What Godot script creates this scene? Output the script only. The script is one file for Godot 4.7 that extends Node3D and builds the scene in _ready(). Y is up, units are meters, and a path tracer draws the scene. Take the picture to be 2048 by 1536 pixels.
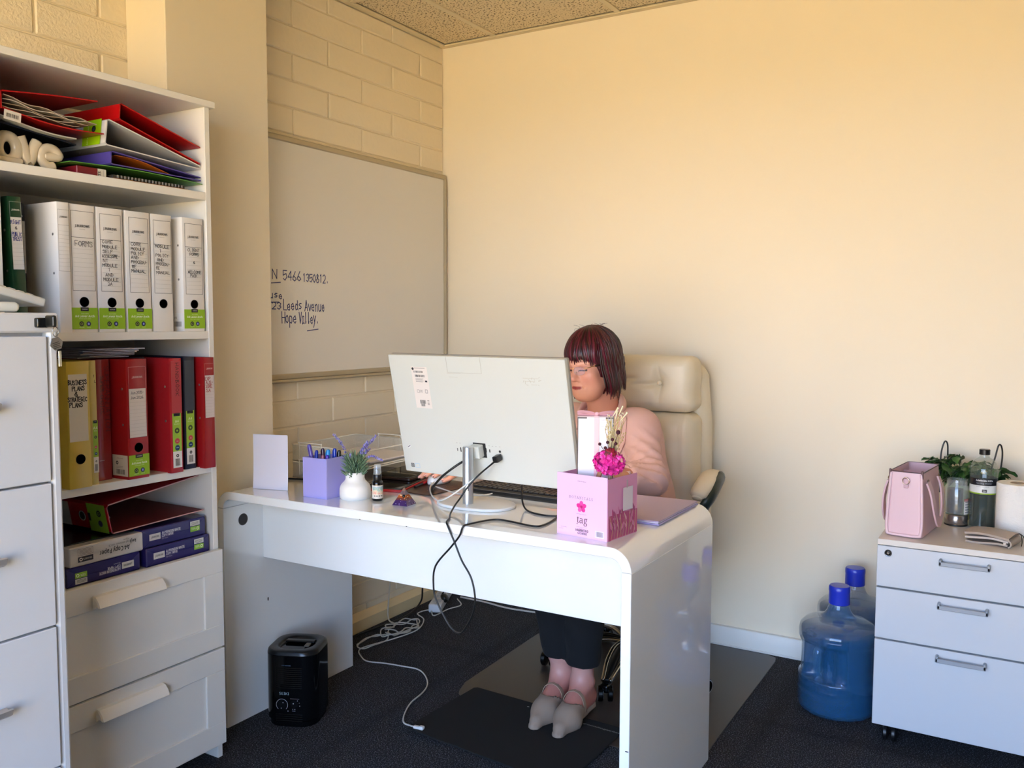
extends Node3D

var mats := {}
var used := {}
var rng := RandomNumberGenerator.new()


func _ready() -> void:
	rng.seed = 7
	# ---- camera
	var cam := Camera3D.new()
	cam.name = "camera"
	cam.position = Vector3(2.430, 1.305, 3.435)
	cam.rotation = Vector3(-0.0710755, 0.5381015, 0.0025193)
	cam.fov = 47.20
	cam.near = 0.05
	cam.far = 200.0
	add_child(cam)
	cam.current = true
	# ---- sky, sun, exposure: a clear sky through the shop window, the sun behind the building on the paving outside
	var we := WorldEnvironment.new()
	we.name = "world"
	var env := Environment.new()
	env.background_mode = Environment.BG_SKY
	var sky := Sky.new()
	var sm := ProceduralSkyMaterial.new()
	sm.sky_top_color = Color("#5f93d8")
	sm.sky_horizon_color = Color("#cfdeef")
	sm.ground_bottom_color = Color("#6b6459")
	sm.ground_horizon_color = Color("#c9c6bd")
	sm.sky_curve = 0.18
	sm.sky_energy_multiplier = 1.0
	sm.sun_angle_max = 1.0
	sky.sky_material = sm
	env.sky = sky
	env.background_energy_multiplier = SKY_E
	env.tonemap_mode = Environment.TONE_MAPPER_LINEAR
	env.tonemap_exposure = EXPO
	env.sdfgi_enabled = true
	env.ssao_enabled = true
	env.ssil_enabled = true
	we.environment = env
	add_child(we)
	var sun := DirectionalLight3D.new()
	sun.name = "sun"
	sun.light_color = Color("#ffe2b0")
	sun.light_energy = SUN_E
	sun.light_angular_distance = 0.6
	sun.shadow_enabled = true
	add_child(sun)
	sun.look_at_from_position(Vector3.ZERO, Vector3(0.35, -0.9, 0.55))
	# ---- the place
	build_room()
	build_bookcase()
	build_binders()
	build_filing_cabinet()
	build_desk()
	build_desk_things()
	build_computer()
	build_gift()
	build_chair()
	build_person()
	build_floor_things()
	build_pedestal()


const SKY_E := 13.5
const SUN_E := 16.0
const EXPO := 1.3

# ---------------------------------------------------------------- the room
const CEIL := 2.571
const RX := 5.2
const RZ := 4.7


func paint(hex: String, rough: float, relief := 0.05, freq := 0.02, scale := 1.2) -> StandardMaterial3D:
	var m := StandardMaterial3D.new()
	m.albedo_color = Color(hex)
	m.roughness = rough
	m.heightmap_enabled = true
	m.heightmap_texture = noise_tex(11, freq, [], 512, 4)
	m.heightmap_scale = relief
	return tri_tex(m, scale)


func build_room() -> void:
	# floor with loop pile carpet
	var carpet := StandardMaterial3D.new()
	carpet.roughness = 0.95
	carpet.albedo_texture = noise_tex(3, 0.2, [[0.0, "#020204"], [0.46, "#07080b"], [0.56, "#14151a"], [0.66, "#4a4b54"], [1.0, "#8a8b94"]], 1024, 2)
	carpet.heightmap_enabled = true
	carpet.heightmap_texture = noise_tex(5, 0.16, [], 1024, 2)
	carpet.heightmap_scale = 0.25
	tri_tex(carpet, 0.9)
	struct("floor", MB.new().box(Vector3(RX / 2, -0.1, RZ / 2), Vector3(RX + 0.4, 0.2, RZ + 0.4)), carpet, "dark blue grey speckled loop pile carpet")

	# painted block wall on the left
	var cream := paint("#e9dcc0", 0.42, 0.06, 0.03, 2.0)
	var rough_cream := paint("#e9dcc0", 0.42, 0.22, 0.05, 3.0)
	var wl := struct("wall_left", MB.new().box(Vector3(-0.1042, CEIL / 2, RZ / 2), Vector3(0.2, CEIL + 0.4, RZ + 0.4)), cream, "cream painted concrete block wall")
	var bm := []
	for i in 4:
		var b := MB.new()
		b.box(Vector3.ZERO, Vector3(0.022, 0.0925 + 0.0012 * i, 0.3855 + 0.002 * (i % 2)), 0.0035)
		bm.append(b.mesh())
	var half := MB.new().box(Vector3.ZERO, Vector3(0.022, 0.094, 0.187), 0.0035).mesh()
	var low := MB.new().box(Vector3.ZERO, Vector3(0.022, 0.065, 0.387), 0.0035).mesh()
	for k in 26:
		var y := 0.05 + 0.1 * k
		var top := k == 25
		var start := 0.383 if k % 2 == 1 else 0.1835
		var z := start - 0.395
		while z < 2.9:
			# only the pieces that can be seen: past the column the blocks show above the bookcase
			if z < 1.3 or (z > 1.2 and y > 1.8):
				var zc := z + 0.1975
				var j := rng.randf_range(-0.0012, 0.0012)
				var zlo := maxf(z, 0.004)
				if z < 0.0:
					var pc := MB.new().box(Vector3.ZERO, Vector3(0.022, 0.066 if top else 0.094, z + 0.395 - 0.009 - zlo), 0.0035).mesh()
					inst("block", pc, cream, wl, Transform3D(Basis(), Vector3(-0.009 + j, y - (0.0145 if top else 0.0), (zlo + z + 0.386) / 2)))
				else:
					inst("block", low if top else bm[rng.randi() % 4], rough_cream if zc > 1.7 and rng.randf() < 0.6 else cream, wl, Transform3D(Basis(), Vector3(-0.009 + j, y - (0.0145 if top else 0.0), zc)))
			z += 0.395
	var spots := MB.new()
	spots.ball(Vector3(0.004, 2.335, 1.262), Vector3(0.002, 0.006, 0.004), 4)
	struct("screw_hole", spots, mat("#2a1d12", 0.9), "", wl)

	# the plastered column in front of the block wall
	var colm := paint("#e8dcc2", 0.5, 0.015, 0.02, 1.5)
	struct("trim_1", MB.new().box(Vector3(0.0925, CEIL / 2, 1.4735), Vector3(0.181, CEIL, 0.401), 0.002), colm, "square plastered cream column beside the whiteboard")
	# plaster wall behind the desk
	var pl := paint("#efe3cb", 0.55, 0.012, 0.012, 1.0)
	struct("wall_back", MB.new().box(Vector3(RX / 2, CEIL / 2, -0.1), Vector3(RX + 0.4, CEIL + 0.4, 0.2)), pl, "smooth cream plaster wall behind the desk")
	struct("wall_right", MB.new().box(Vector3(RX + 0.1, CEIL / 2, RZ / 2), Vector3(0.2, CEIL + 0.4, RZ + 0.4)), mat("#8f8474", 0.7))
	# front wall with the shop window behind the camera
	var wx0 := WIN[0]; var wx1 := WIN[1]; var wy0 := WIN[2]; var wy1 := WIN[3]
	var fw := MB.new()
	fw.box(Vector3(wx0 / 2 - 0.1, CEIL / 2, RZ + 0.1), Vector3(wx0 + 0.2, CEIL + 0.4, 0.2))
	fw.box(Vector3((wx1 + RX + 0.2) / 2, CEIL / 2, RZ + 0.1), Vector3(RX + 0.2 - wx1, CEIL + 0.4, 0.2))
	fw.box(Vector3((wx0 + wx1) / 2, (wy0 - 0.2) / 2, RZ + 0.1), Vector3(wx1 - wx0, wy0 + 0.2, 0.2))
	fw.box(Vector3((wx0 + wx1) / 2, (wy1 + CEIL + 0.2) / 2, RZ + 0.1), Vector3(wx1 - wx0, CEIL + 0.2 - wy1, 0.2))
	struct("wall_front", fw, mat("#a0937f", 0.7))
	var wf := MB.new()
	for x in [wx0 + 0.025, (wx0 + wx1) / 2, wx1 - 0.025]:
		wf.box(Vector3(x, (wy0 + wy1) / 2, RZ + 0.1), Vector3(0.05, wy1 - wy0, 0.08), 0.004)
	for y in [wy0 + 0.025, wy1 - 0.025]:
		wf.box(Vector3((wx0 + wx1) / 2, y, RZ + 0.1), Vector3(wx1 - wx0, 0.05, 0.08), 0.004)
	struct("window_1", wf, mat("#8d9092", 0.35, 0.6), "aluminium framed shop window")
	# outside: sunlit paving
	struct("ground", MB.new().box(Vector3(2, -0.25, 30), Vector3(80, 0.2, 48)), mat("#d3bc86", 0.9), "sunlit paving outside")

	# ceiling: mineral fibre tiles in a T grid
	struct("ceiling", MB.new().box(Vector3(RX / 2, CEIL + 0.13, RZ / 2), Vector3(RX + 0.4, 0.2, RZ + 0.4)), mat("#c9bda4", 0.9))
	var ceil := get_node("ceiling")
	var tile := StandardMaterial3D.new()
	tile.roughness = 0.95
	tile.albedo_texture = noise_tex(21, 0.1, [[0.0, "#3d3222"], [0.27, "#6b5b42"], [0.31, "#dccba8"], [1.0, "#e6d6b4"]], 1024, 2)
	tile.heightmap_enabled = true
	tile.heightmap_texture = noise_tex(21, 0.12, [], 1024, 2)
	tile.heightmap_scale = 0.08
	tri_tex(tile, 0.8)
	var bar := mat("#d9cbaa", 0.45)
	var xs := [0.03, 0.3, 0.9, 1.5, 2.1, 2.7, 3.3, 3.9, RX]
	var zs := [0.03, 0.6 + 0.07, 1.87, 3.07, 4.27, 5.47]
	for i in xs.size() - 1:
		for j in zs.size() - 1:
			var w: float = xs[i + 1] - xs[i] - 0.012
			var d: float = zs[j + 1] - zs[j] - 0.012
			var b := MB.new().box(Vector3.ZERO, Vector3(w, 0.016, d), 0.002)
			inst("ceiling_tile", b.mesh(), tile, ceil, Transform3D(Basis(), Vector3((xs[i] + xs[i + 1]) / 2, CEIL + 0.0145, (zs[j] + zs[j + 1]) / 2)))
	for i in range(1, xs.size() - 1):
		inst("grid_bar", MB.new().box(Vector3(0, 0, 0), Vector3(0.024, 0.006, RZ), 0.001).mesh(), bar, ceil, Transform3D(Basis(), Vector3(xs[i], CEIL + 0.003, RZ / 2)))
	for j in range(1, zs.size() - 1):
		inst("grid_bar", MB.new().box(Vector3(0, 0, 0), Vector3(RX, 0.006, 0.024), 0.001).mesh(), bar, ceil, Transform3D(Basis(), Vector3(RX / 2, CEIL + 0.0034, zs[j])))
	inst("edge_angle", MB.new().box(Vector3(RX / 2, CEIL + 0.002, 0.015), Vector3(RX, 0.008, 0.03), 0.001).mesh(), bar, ceil, Transform3D())
	inst("edge_angle", MB.new().box(Vector3(0.017, CEIL + 0.0024, RZ / 2), Vector3(0.03, 0.008, RZ), 0.001).mesh(), bar, ceil, Transform3D())

	# skirting
	var white := mat("#e4e4de", 0.35)
	var sb := MB.new()
	var pr := PackedVector2Array([Vector2(0, 0), Vector2(0.016, 0), Vector2(0.016, 0.07), Vector2(0.012, 0.078), Vector2(0, 0.08)])
	sb.put(Transform3D(Basis(Vector3(0, 0, 1), Vector3(0, 1, 0), Vector3(-1, 0, 0)), Vector3(RX, 0, 0.001)))
	sb.prism(pr, RX - 0.02, 0.0)
	sb.put(Transform3D())
	sb.box(Vector3(RX / 2, 0.005, 0.019), Vector3(RX - 0.05, 0.008, 0.006), 0.001)
	struct("baseboard_back", sb, white, "low white skirting board along the plaster wall")
	var sl := MB.new()
	# chamfered timber skirting below the block wall
	var pl2 := PackedVector2Array([Vector2(0, 0), Vector2(0.03, 0), Vector2(0.03, 0.05), Vector2(0.006, 0.074), Vector2(0, 0.074)])
	sl.put(Transform3D(Basis(Vector3(1, 0, 0), Vector3(0, 1, 0), Vector3(0, 0, 1)), Vector3(0.003, 0, 0.02)))
	sl.prism(pl2, 1.25, 0.0)
	struct("baseboard_left", sl, mat("#e2cb9b", 0.45), "cream chamfered skirting below the block wall")

	# whiteboard
	var wb := thing("whiteboard", "wall mounted whiteboard with blue handwriting and aluminium frame", "whiteboard", Vector3(0.0, 1.085, 0.0))
	part("panel", MB.new().box(Vector3(0.014, 0.45, 0.61), Vector3(0.014, 0.88, 1.18), 0.001), mat("#ddd9d0", 0.22), wb)
	var al := mat("#b3a88f", 0.4, 0.35)
	part("frame_rail", MB.new().box(Vector3(0.016, 0.9 - 0.011, 0.61), Vector3(0.022, 0.022, 1.2), 0.004), al, wb)
	part("frame_rail", MB.new().box(Vector3(0.016, 0.011, 0.61), Vector3(0.022, 0.022, 1.2), 0.004), al, wb)
	part("frame_rail", MB.new().box(Vector3(0.018, 0.45, 0.02), Vector3(0.026, 0.87, 0.018), 0.005), al, wb)
	part("pen_ledge", MB.new().box(Vector3(0.03, -0.004, 0.66), Vector3(0.05, 0.012, 1.0), 0.005), al, wb)
	# r runs from the column towards the corner (-z)
	var blue := "#2b3570"
	# x runs from the column's edge towards the corner
	var rows := [
		[["N", 0.01, 0.374, 0.032, 0.026], ["5466", 0.064, 0.372, 0.034, 0.09], ["1350812.", 0.166, 0.369, 0.032, 0.14]],
		[["use", -0.004, 0.302, 0.027, 0.062]],
		[["23", 0.006, 0.262, 0.026, 0.044], ["Leeds", 0.064, 0.26, 0.038, 0.094], ["Avenue", 0.174, 0.258, 0.04, 0.108]],
		[["Hope", 0.054, 0.211, 0.042, 0.074], ["Valley.", 0.143, 0.209, 0.042, 0.104]],
	]
	var lines := [[Vector2(0.004, 0.358), Vector2(0.05, 0.362)], [Vector2(0.002, 0.288), Vector2(0.04, 0.289)], [], [Vector2(0.185, 0.182), Vector2(0.245, 0.188)]]
	for i in 4:
		var ink := Ink.new()
		for e in rows[i]:
			ink.hand(e[0], e[1], e[2], e[3], blue, 0.0036, e[4], 3 + i)
		if lines[i].size() > 0: ink.line(lines[i], 0.0036)
		var hw := stick("handwriting", ink, wb, Vector3(0.0212, 0, 1.12), Vector3(0, 0, -1), Vector3.UP, 0.3)
		hw.set_meta("kind", "stuff")


const WIN := [0.5, 3.45, 0.12, 2.3]

# ---------------------------------------------------------------- bookcase
func build_bookcase() -> void:
	var w := mat("#e9e5dc", 0.4)
	var t := thing("bookcase", "tall white bookcase with open shelves over two panelled drawers", "bookcase", Vector3(0.0, 0, 0))
	var X0 := 0.03; var X1 := 0.375
	var Z0 := 1.683; var Z1 := 2.302
	for z in [Z0 + 0.009, Z1 - 0.009]:
		part("side_panel", MB.new().box(Vector3((X0 + X1) / 2, 0.955, z), Vector3(X1 - X0, 1.91, 0.018), 0.0012), w, t)
	part("top_panel", MB.new().box(Vector3((X0 + X1) / 2 + 0.004, 1.919, (Z0 + Z1) / 2), Vector3(X1 - X0 + 0.012, 0.018, 0.645), 0.0012), w, t)
	part("back_panel", MB.new().box(Vector3(X0 + 0.004, 1.25, (Z0 + Z1) / 2), Vector3(0.006, 1.3, 0.583)), mat("#d9d3c6", 0.6), t)
	for y in [1.659, 1.264, 0.874, 0.618]:
		part("shelf", MB.new().box(Vector3((X0 + X1) / 2 + 0.002, y, (Z0 + Z1) / 2), Vector3(X1 - X0 - 0.004, 0.022, 0.582), 0.001), w, t)
	part("plinth", MB.new().box(Vector3(0.3, 0.03, (Z0 + Z1) / 2), Vector3(0.016, 0.05, 0.56)), mat("#cfcabf", 0.5), t)
	for y in [0.49, 0.194]:
		var h := 0.29
		var d := MB.new()
		var cz := (Z0 + Z1) / 2
		d.box(Vector3(X1 + 0.007, y, cz), Vector3(0.012, h, 0.615), 0.001)
		var f := 0.067
		d.box(Vector3(X1 + 0.0165, y + h / 2 - f / 2, cz), Vector3(0.007, f, 0.615), 0.0012)
		d.box(Vector3(X1 + 0.0165, y - h / 2 + f / 2, cz), Vector3(0.007, f, 0.615), 0.0012)
		for s in [-1.0, 1.0]:
			d.box(Vector3(X1 + 0.0163, y, cz + s * (0.3075 - f / 2)), Vector3(0.007, h - 2 * f + 0.001, f), 0.0012)
		var dr := part("drawer", d, w, t)
		# sloped bar handle
		var hd := MB.new()
		var pf := PackedVector2Array([Vector2(0, 0.0), Vector2(0.004, 0.0), Vector2(0.016, 0.008), Vector2(0.026, 0.004), Vector2(0.03, 0.006), Vector2(0.024, 0.02), Vector2(0.012, 0.032), Vector2(0, 0.034)])
		hd.put(Transform3D(Basis(Vector3(1, 0, 0), Vector3(0, 1, 0), Vector3(0, 0, 1)), Vector3(X1 + 0.0195, y + 0.082, cz - 0.093)))
		hd.prism(pf, 0.204, 0.003)
		part("handle", hd, mat("#ece7dc", 0.35), dr)


# lever arch or ring binder: x away from the spine is -depth; built with its spine facing +x, standing on y = 0, z to the viewer's left
func binder(called: String, label: String, hex: String, zc: float, w: float, spine_x: float, y: float, opts := {}) -> Node3D:
	var h: float = opts.get("h", 0.318)
	var depth: float = opts.get("depth", 0.28)
	var t := thing(called, label, "binder", Vector3(spine_x, y, zc), opts.get("turn", 0.0), opts.get("group", ""))
	t.rotation.x = opts.get("lean", 0.0)
	var m := mat(hex, opts.get("rough", 0.28))
	var th := 0.0028
	# one folded board: two covers and a spine with rounded corners
	var a := w / 2
	var r := 0.004
	var ol := PackedVector2Array()
	# section in (x, -z): outside then back inside
	var outer := [Vector2(-depth, -a), Vector2(-r, -a), Vector2(-r * 0.3, -a + r * 0.3), Vector2(0, -a + r), Vector2(0, a - r), Vector2(-r * 0.3, a - r * 0.3), Vector2(-r, a), Vector2(-depth, a)]
	var inner := [Vector2(-depth, a - th), Vector2(-th * 1.6, a - th), Vector2(-th, a - th * 1.6), Vector2(-th, -a + th * 1.6), Vector2(-th * 1.6, -a + th), Vector2(-depth, -a + th)]
	for p in outer: ol.append(p)
	for p in inner: ol.append(p)
	var b := MB.new()
	b.put(Transform3D(Basis(Vector3(1, 0, 0), Vector3(0, 0, -1), Vector3(0, 1, 0)), Vector3.ZERO))
	b.prism(ol, h, 0.0)
	part("cover", b, m, t)
	var pages: float = opts.get("pages", 0.75)
	if pages > 0:
		var pg := MB.new().box(Vector3(-depth / 2 - 0.012, h / 2 - 0.006, 0), Vector3(depth - 0.05, h - 0.022, (w - 0.012) * pages), 0.0)
		part("pages", pg, mat("#dcd8cf", 0.8), t)
	if opts.get("ring", true):
		var rg := MB.new()
		rg.put(Transform3D(Basis(Vector3(0, 1, 0), Vector3(-1, 0, 0), Vector3(0, 0, 1)), Vector3(0.0005, opts.get("ring_y", 0.078), 0)))
		rg.put(Transform3D(Basis(Vector3(0, 0, -1), Vector3(1, 0, 0), Vector3(0, 1, 0)).orthonormalized(), Vector3(0.0002, opts.get("ring_y", 0.076), 0)))
		rg.hex("#b8b8b4").lathe([Vector2(0.0092, -0.001), Vector2(0.0128, -0.001), Vector2(0.0125, 0.001), Vector2(0.011, 0.0018), Vector2(0.0095, 0.0008), Vector2(0.0092, -0.001)], 24)
		rg.hex("#05060a").lathe([Vector2(0.0094, 0.0001), Vector2(0.0001, 0.0001)], 24)
		part("finger_ring", rg, vmat(0.3), t)
	if opts.get("rivets", false):
		for yy in [0.24, 0.145]:
			part("rivet", MB.new().ball(Vector3(-0.018, yy, a + 0.0002), Vector3(0.0034, 0.0034, 0.0012), 5), mat("#8f8d88", 0.3, 0.8), t)
	return t


func spine_print(t: Node3D, ink: Ink, w: float) -> void:
	stick("spine_label", ink, t, Vector3(0.0003, 0, w / 2), Vector3(0, 0, -1), Vector3.UP, 0.5)


# the printed paper spine of a white lever arch file; x from 0 to w
func arch_label(w: float, green: bool, ruled_w: float) -> Ink:
	var k := Ink.new()
	var x0 := (w - ruled_w) / 2 + 0.001
	k.frame(x0, 0.104, ruled_w, 0.198, 0.0009, "#2a2724")
	k.rect(x0, 0.236, ruled_w, 0.0009, "#2a2724")
	k.text("J.BURROWS", w / 2, 0.262, 0.0062, "#1d1b19", "Droid Sans", ruled_w * 0.64, 0, 0.0, 700)
	k.rect(w / 2 - 0.008, 0.2565, 0.016, 0.0006, "#8f8a83")
	for i in 10:
		k.rect(x0 + 0.004, 0.118 + i * 0.0112, ruled_w - 0.008, 0.0004, "#a9a49b")
	if green:
		green_sticker(k, 0.0008, 0.0075, w - 0.0016, 0.054)
	return k


func green_sticker(k: Ink, x: float, y: float, w: float, h: float) -> void:
	k.rect(x, y, w, h, "#93bd1a")
	k.lift()
	k.rect(x + w / 2 - 0.011, y + h - 0.0085, 0.022, 0.0095, "#14130f")
	k.lift()
	k.text("J.BURROWS", x + w / 2, y + h - 0.0052, 0.0026, "#e8e8e4", "Droid Sans", 0.015)
	k.text("Insertable", x + w / 2, y + h * 0.7, 0.0032, "#dbe9a8", "Droid Sans", 0.02)
	k.text("A4 Lever Arch", x + w / 2, y + h * 0.555, 0.0058, "#f1f6dc", "Droid Sans", w * 0.74, 0, 0.0, 700)
	k.text("70mm spine width", x + w / 2, y + h * 0.47, 0.0024, "#dbe9a8", "Droid Sans", w * 0.46)
	k.disc(x + w / 2 - 0.0095, y + h * 0.25, 0.0062, "#1f2417")
	k.disc(x + w / 2 + 0.0095, y + h * 0.25, 0.0062, "#22264a")
	k.lift()
	k.disc(x + w / 2 - 0.0095, y + h * 0.25, 0.0036, "#9db04d", 0.0022)
	k.rect(x + w / 2 + 0.007, y + h * 0.25 - 0.0028, 0.005, 0.0056, "#8f9be0")
	k.text("recycled", x + w / 2 - 0.0095, y + h * 0.075, 0.002, "#e6efc6", "Droid Sans", 0.013)
	k.text("sheets", x + w / 2 + 0.0095, y + h * 0.075, 0.002, "#e6efc6", "Droid Sans", 0.011)


# the tall narrow sticker of the ring binders
func ring_sticker(k: Ink, x: float, y: float, w: float, h: float, seed_: int) -> void:
	k.rect(x, y, w, h * 0.3, "#e9e6df")
	k.rect(x, y + h * 0.3, w, h * 0.7, "#9cc43a")
	k.lift()
	k.rect(x + w * 0.15, y + h * 0.945, w * 0.7, h * 0.055, "#15141a")
	k.rect(x + w * 0.3, y + h * 0.968, w * 0.4, h * 0.012, "#c9c9cc")
	k.text("A4", x + w / 2, y + h * 0.83, 0.007, "#e3efb8", "Droid Sans", 0.0, 0, 0.0, 700)
	k.text("Binder", x + w / 2, y + h * 0.79, 0.0034, "#e3efb8", "Droid Sans", w * 0.6)
	k.disc(x + w / 2, y + h * 0.68, w * 0.27, "#3c4a25", w * 0.1)
	k.disc(x + w / 2, y + h * 0.49, w * 0.27, "#c5484c")
	k.disc(x + w / 2, y + h * 0.365, w * 0.27, "#1d3f63")
	k.bars(x + w * 0.25, y + h * 0.035, w * 0.5, h * 0.13, seed_)
	k.disc(x + w * 0.5, y + h * 0.22, w * 0.16, "#33312e", w * 0.06)
	k.lift()
	k.text("A4", x + w / 2, y + h * 0.475, 0.0035, "#f3dada", "Droid Sans")
	k.rect(x + w * 0.36, y + h * 0.36, w * 0.28, h * 0.012, "#8fb5d8")


func build_binders() -> void:
	var S2 := 1.2752
	# --- white files on the second shelf, from the shelf's right end leftwards
	var spec := [
		["CLIENT FORMS", 1.7455, 0.073, 0.37, true, 0.058, "white lever arch file marked CLIENT FORMS at shelf's right end"],
		["MODULE 1", 1.8425, 0.066, 0.362, false, 0.056, "white lever arch file marked MODULE 1 POLICY with no green sticker"],
		["CORE POLICY", 1.9175, 0.075, 0.363, true, 0.058, "white lever arch file marked CORE MODULE POLICY AND PROCEDURE MANUAL"],
		["CORE SELF", 2.0005, 0.076, 0.364, true, 0.06, "white lever arch file marked CORE MODULE SELF ASSESSMENT"],
		["FORMS", 2.0785, 0.0735, 0.365, true, 0.062, "white lever arch file marked FORMS in large capitals"],
	]
	for i in spec.size():
		var s = spec[i]
		var t := binder("lever_arch_file", s[6], "#e6e1da", s[1], s[2], s[3], S2, {"group": "white lever arch files on the second shelf", "rivets": i == 0})
		var w: float = s[2]
		var k := arch_label(w, s[4], s[5])
		k.lift()
		var x0: float = (w - s[5]) / 2 + 0.003
		var ln := []
		match i:
			0: ln = [["CLIENT", 0.2245, 0.04, 0.006], ["FORMS", 0.2125, 0.03, 0.013], ["&", 0.19, 0.008, 0.024], ["WELCOME", 0.163, 0.044, 0.006], ["PACK", 0.152, 0.022, 0.014]]
			1: ln = [["MODULE", 0.2275, 0.044, 0.003], ["1", 0.2155, 0.006, 0.016], ["POLICY", 0.2035, 0.04, 0.004], ["AND", 0.1915, 0.02, 0.008], ["PROCEDU-", 0.18, 0.044, 0.004], ["RE", 0.1685, 0.01, 0.005], ["MANUAL", 0.1565, 0.042, 0.005]]
			2: ln = [["CORE", 0.2275, 0.03, 0.003], ["MODULE", 0.2155, 0.042, 0.003], ["POLICY", 0.2035, 0.038, 0.003], ["AND", 0.1925, 0.022, 0.003], ["PROCEDU-", 0.1805, 0.048, 0.003], ["RE", 0.1685, 0.012, 0.005], ["MANUAL", 0.157, 0.042, 0.003]]
			3: ln = [["CORE", 0.2275, 0.03, 0.003], ["MODULE", 0.215, 0.042, 0.003], ["SELF", 0.203, 0.028, 0.004], ["ASSESSME-", 0.191, 0.05, 0.002], ["NT", 0.179, 0.014, 0.004], ["MODULE", 0.1675, 0.042, 0.002], ["1", 0.156, 0.006, 0.018], ["AND", 0.143, 0.022, 0.01], ["MODULE", 0.131, 0.042, 0.004], ["2A", 0.1195, 0.012, 0.016]]
			4: ln = [["FORMS", 0.2145, 0.046, 0.007]]
		for j in ln.size():
			k.hand(ln[j][0], x0 + ln[j][3], ln[j][1], 0.0135 if i == 4 else 0.0082, "#211e20", 0.0011, ln[j][2], j + i * 10)
		spine_print(t, k, w)
		if i == 0:
			var bc := Ink.new()
			bc.rect(-0.05, 0.006, 0.05, 0.045, "#eceae6").lift().bars(-0.035, 0.013, 0.03, 0.014, 5).text("A4", -0.03, 0.035, 0.006, "#555250")
			stick("side_label", bc, t, Vector3(-0.004, 0, w / 2 + 0.0003), Vector3(1, 0, 0), Vector3.UP)

	# narrow white binder, green binder, black binder behind
	var nb := binder("ring_binder", "narrow white binder with blank lined spine beside the green binder", "#e6e2dd", 2.132, 0.033, 0.372, S2, {"rivets": true, "ring": false, "turn": 0.0})
	var k2 := Ink.new()
	k2.frame(0.002, 0.15, 0.029, 0.15, 0.0006, "#8e8880").rect(0.002, 0.262, 0.029, 0.0006, "#8e8880").text("J.BURROWS", 0.0165, 0.28, 0.0042, "#37322e", "Droid Sans", 0.02, 0, 0.0, 700)
	for i in 10: k2.rect(0.003, 0.162 + i * 0.0095, 0.027, 0.0004, "#a9a39a")
	spine_print(nb, k2, 0.033)
	var gb := binder("ring_binder", "dark green binder with blue handwriting on its white spine label", "#0e3a22", 2.2345, 0.034, 0.36, S2 + 0.001, {"ring": false, "lean": 0.03, "rivets": true})
	var k3 := Ink.new()
	k3.rect(0.004, 0.148, 0.027, 0.122, "#dcd7cf").frame(0.004, 0.148, 0.027, 0.158, 0.0006, "#b9c4b8").lift()
	for i in 9: k3.rect(0.005, 0.16 + i * 0.0095, 0.025, 0.0004, "#a9a39a")
	k3.text("J.BURROWS", 0.0175, 0.285, 0.004, "#cfd6cb", "Droid Sans", 0.019, 0, 0.0, 700)
	k3.hand("RIGHT", 0.005, 0.254, 0.0085, "#2a2f86", 0.0013, 0.023, 3).hand("&", 0.014, 0.242, 0.007, "#2b2b3a", 0.0012, 0.006, 4).hand("PUBLIC", 0.006, 0.226, 0.0085, "#2a2f86", 0.0013, 0.023, 5).hand("TRUST", 0.007, 0.215, 0.0085, "#2a2f86", 0.0013, 0.021, 6)
	spine_print(gb, k3, 0.034)
	var kb := binder("ring_binder", "black binder set back between the green and narrow white binders", "#15171d", 2.182, 0.034, 0.268, S2, {"ring": false, "depth": 0.2})
	var k4 := Ink.new()
	k4.rect(0.003, 0.146, 0.03, 0.128, "#d5d0c8").lift()
	for i in 10: k4.rect(0.004, 0.158 + i * 0.0095, 0.028, 0.0004, "#a9a39a")
	k4.text("J.BURROWS", 0.018, 0.284, 0.004, "#b5b8be", "Droid Sans", 0.02, 0, 0.0, 700)
	spine_print(kb, k4, 0.036)

	# --- third shelf
	var S3 := 0.8852
	var ye := binder("lever_arch_file", "yellow lever arch file marked BUSINESS PLANS at shelf's left", "#cdb343", 2.115, 0.062, 0.385, S3, {"ring_y": 0.073})
	var k5 := Ink.new()
	k5.rect(0.004, 0.118, 0.05, 0.168, "#ddd6c6").lift()
	var yl := [["BUSINESS", 0.26, 0.048, 0.004], ["PLANS", 0.245, 0.032, 0.014], ["&", 0.232, 0.008, 0.02], ["STRATEGIC", 0.218, 0.05, 0.002], ["PLANS", 0.204, 0.034, 0.006]]
	for j in yl.size(): k5.hand(yl[j][0], yl[j][3], yl[j][1], 0.011, "#191715", 0.0021, yl[j][2], j + 60)
	spine_print(ye, k5, 0.062)
	var y2 := binder("ring_binder", "thin yellow binder with green sticker beside the yellow lever arch file", "#c9b65e", 2.068, 0.026, 0.37, S3, {"ring": false, "pages": 0.5})
	var k6 := Ink.new()
	ring_sticker(k6, 0.011, 0.03, 0.014, 0.135, 9)
	k6.hand("1", 0.016, 0.275, 0.006, "#2c2a26", 0.001, 0.004, 3).hand("7L", 0.013, 0.262, 0.006, "#2c2a26", 0.001, 0.01, 4)
	spine_print(y2, k6, 0.026)
	var pk := binder("ring_binder", "faded red clear-sleeved binder marked SUPERANNUATION", "#9a3434", 2.018, 0.05, 0.335, S3, {"ring": false, "rough": 0.12, "pages": 0.9})
	var k7 := Ink.new()
	k7.hand("SUPERANNUATION", 0.034, 0.3, 0.014, "#5a1418", 0.0014, 0.17, 3, -PI / 2).hand("SUPER CHOICE", 0.022, 0.275, 0.009, "#3f1216", 0.0012, 0.1, 4, -PI / 2)
	k7.rect(0.014, 0.052, 0.014, 0.0012, "#c88a86")
	spine_print(pk, k7, 0.052)
	var rd := binder("lever_arch_file", "bright red lever arch file dated Jun on white label and green sticker", "#a0151b", 1.951, 0.064, 0.388, S3, {"rivets": true, "ring_y": 0.083})
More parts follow.
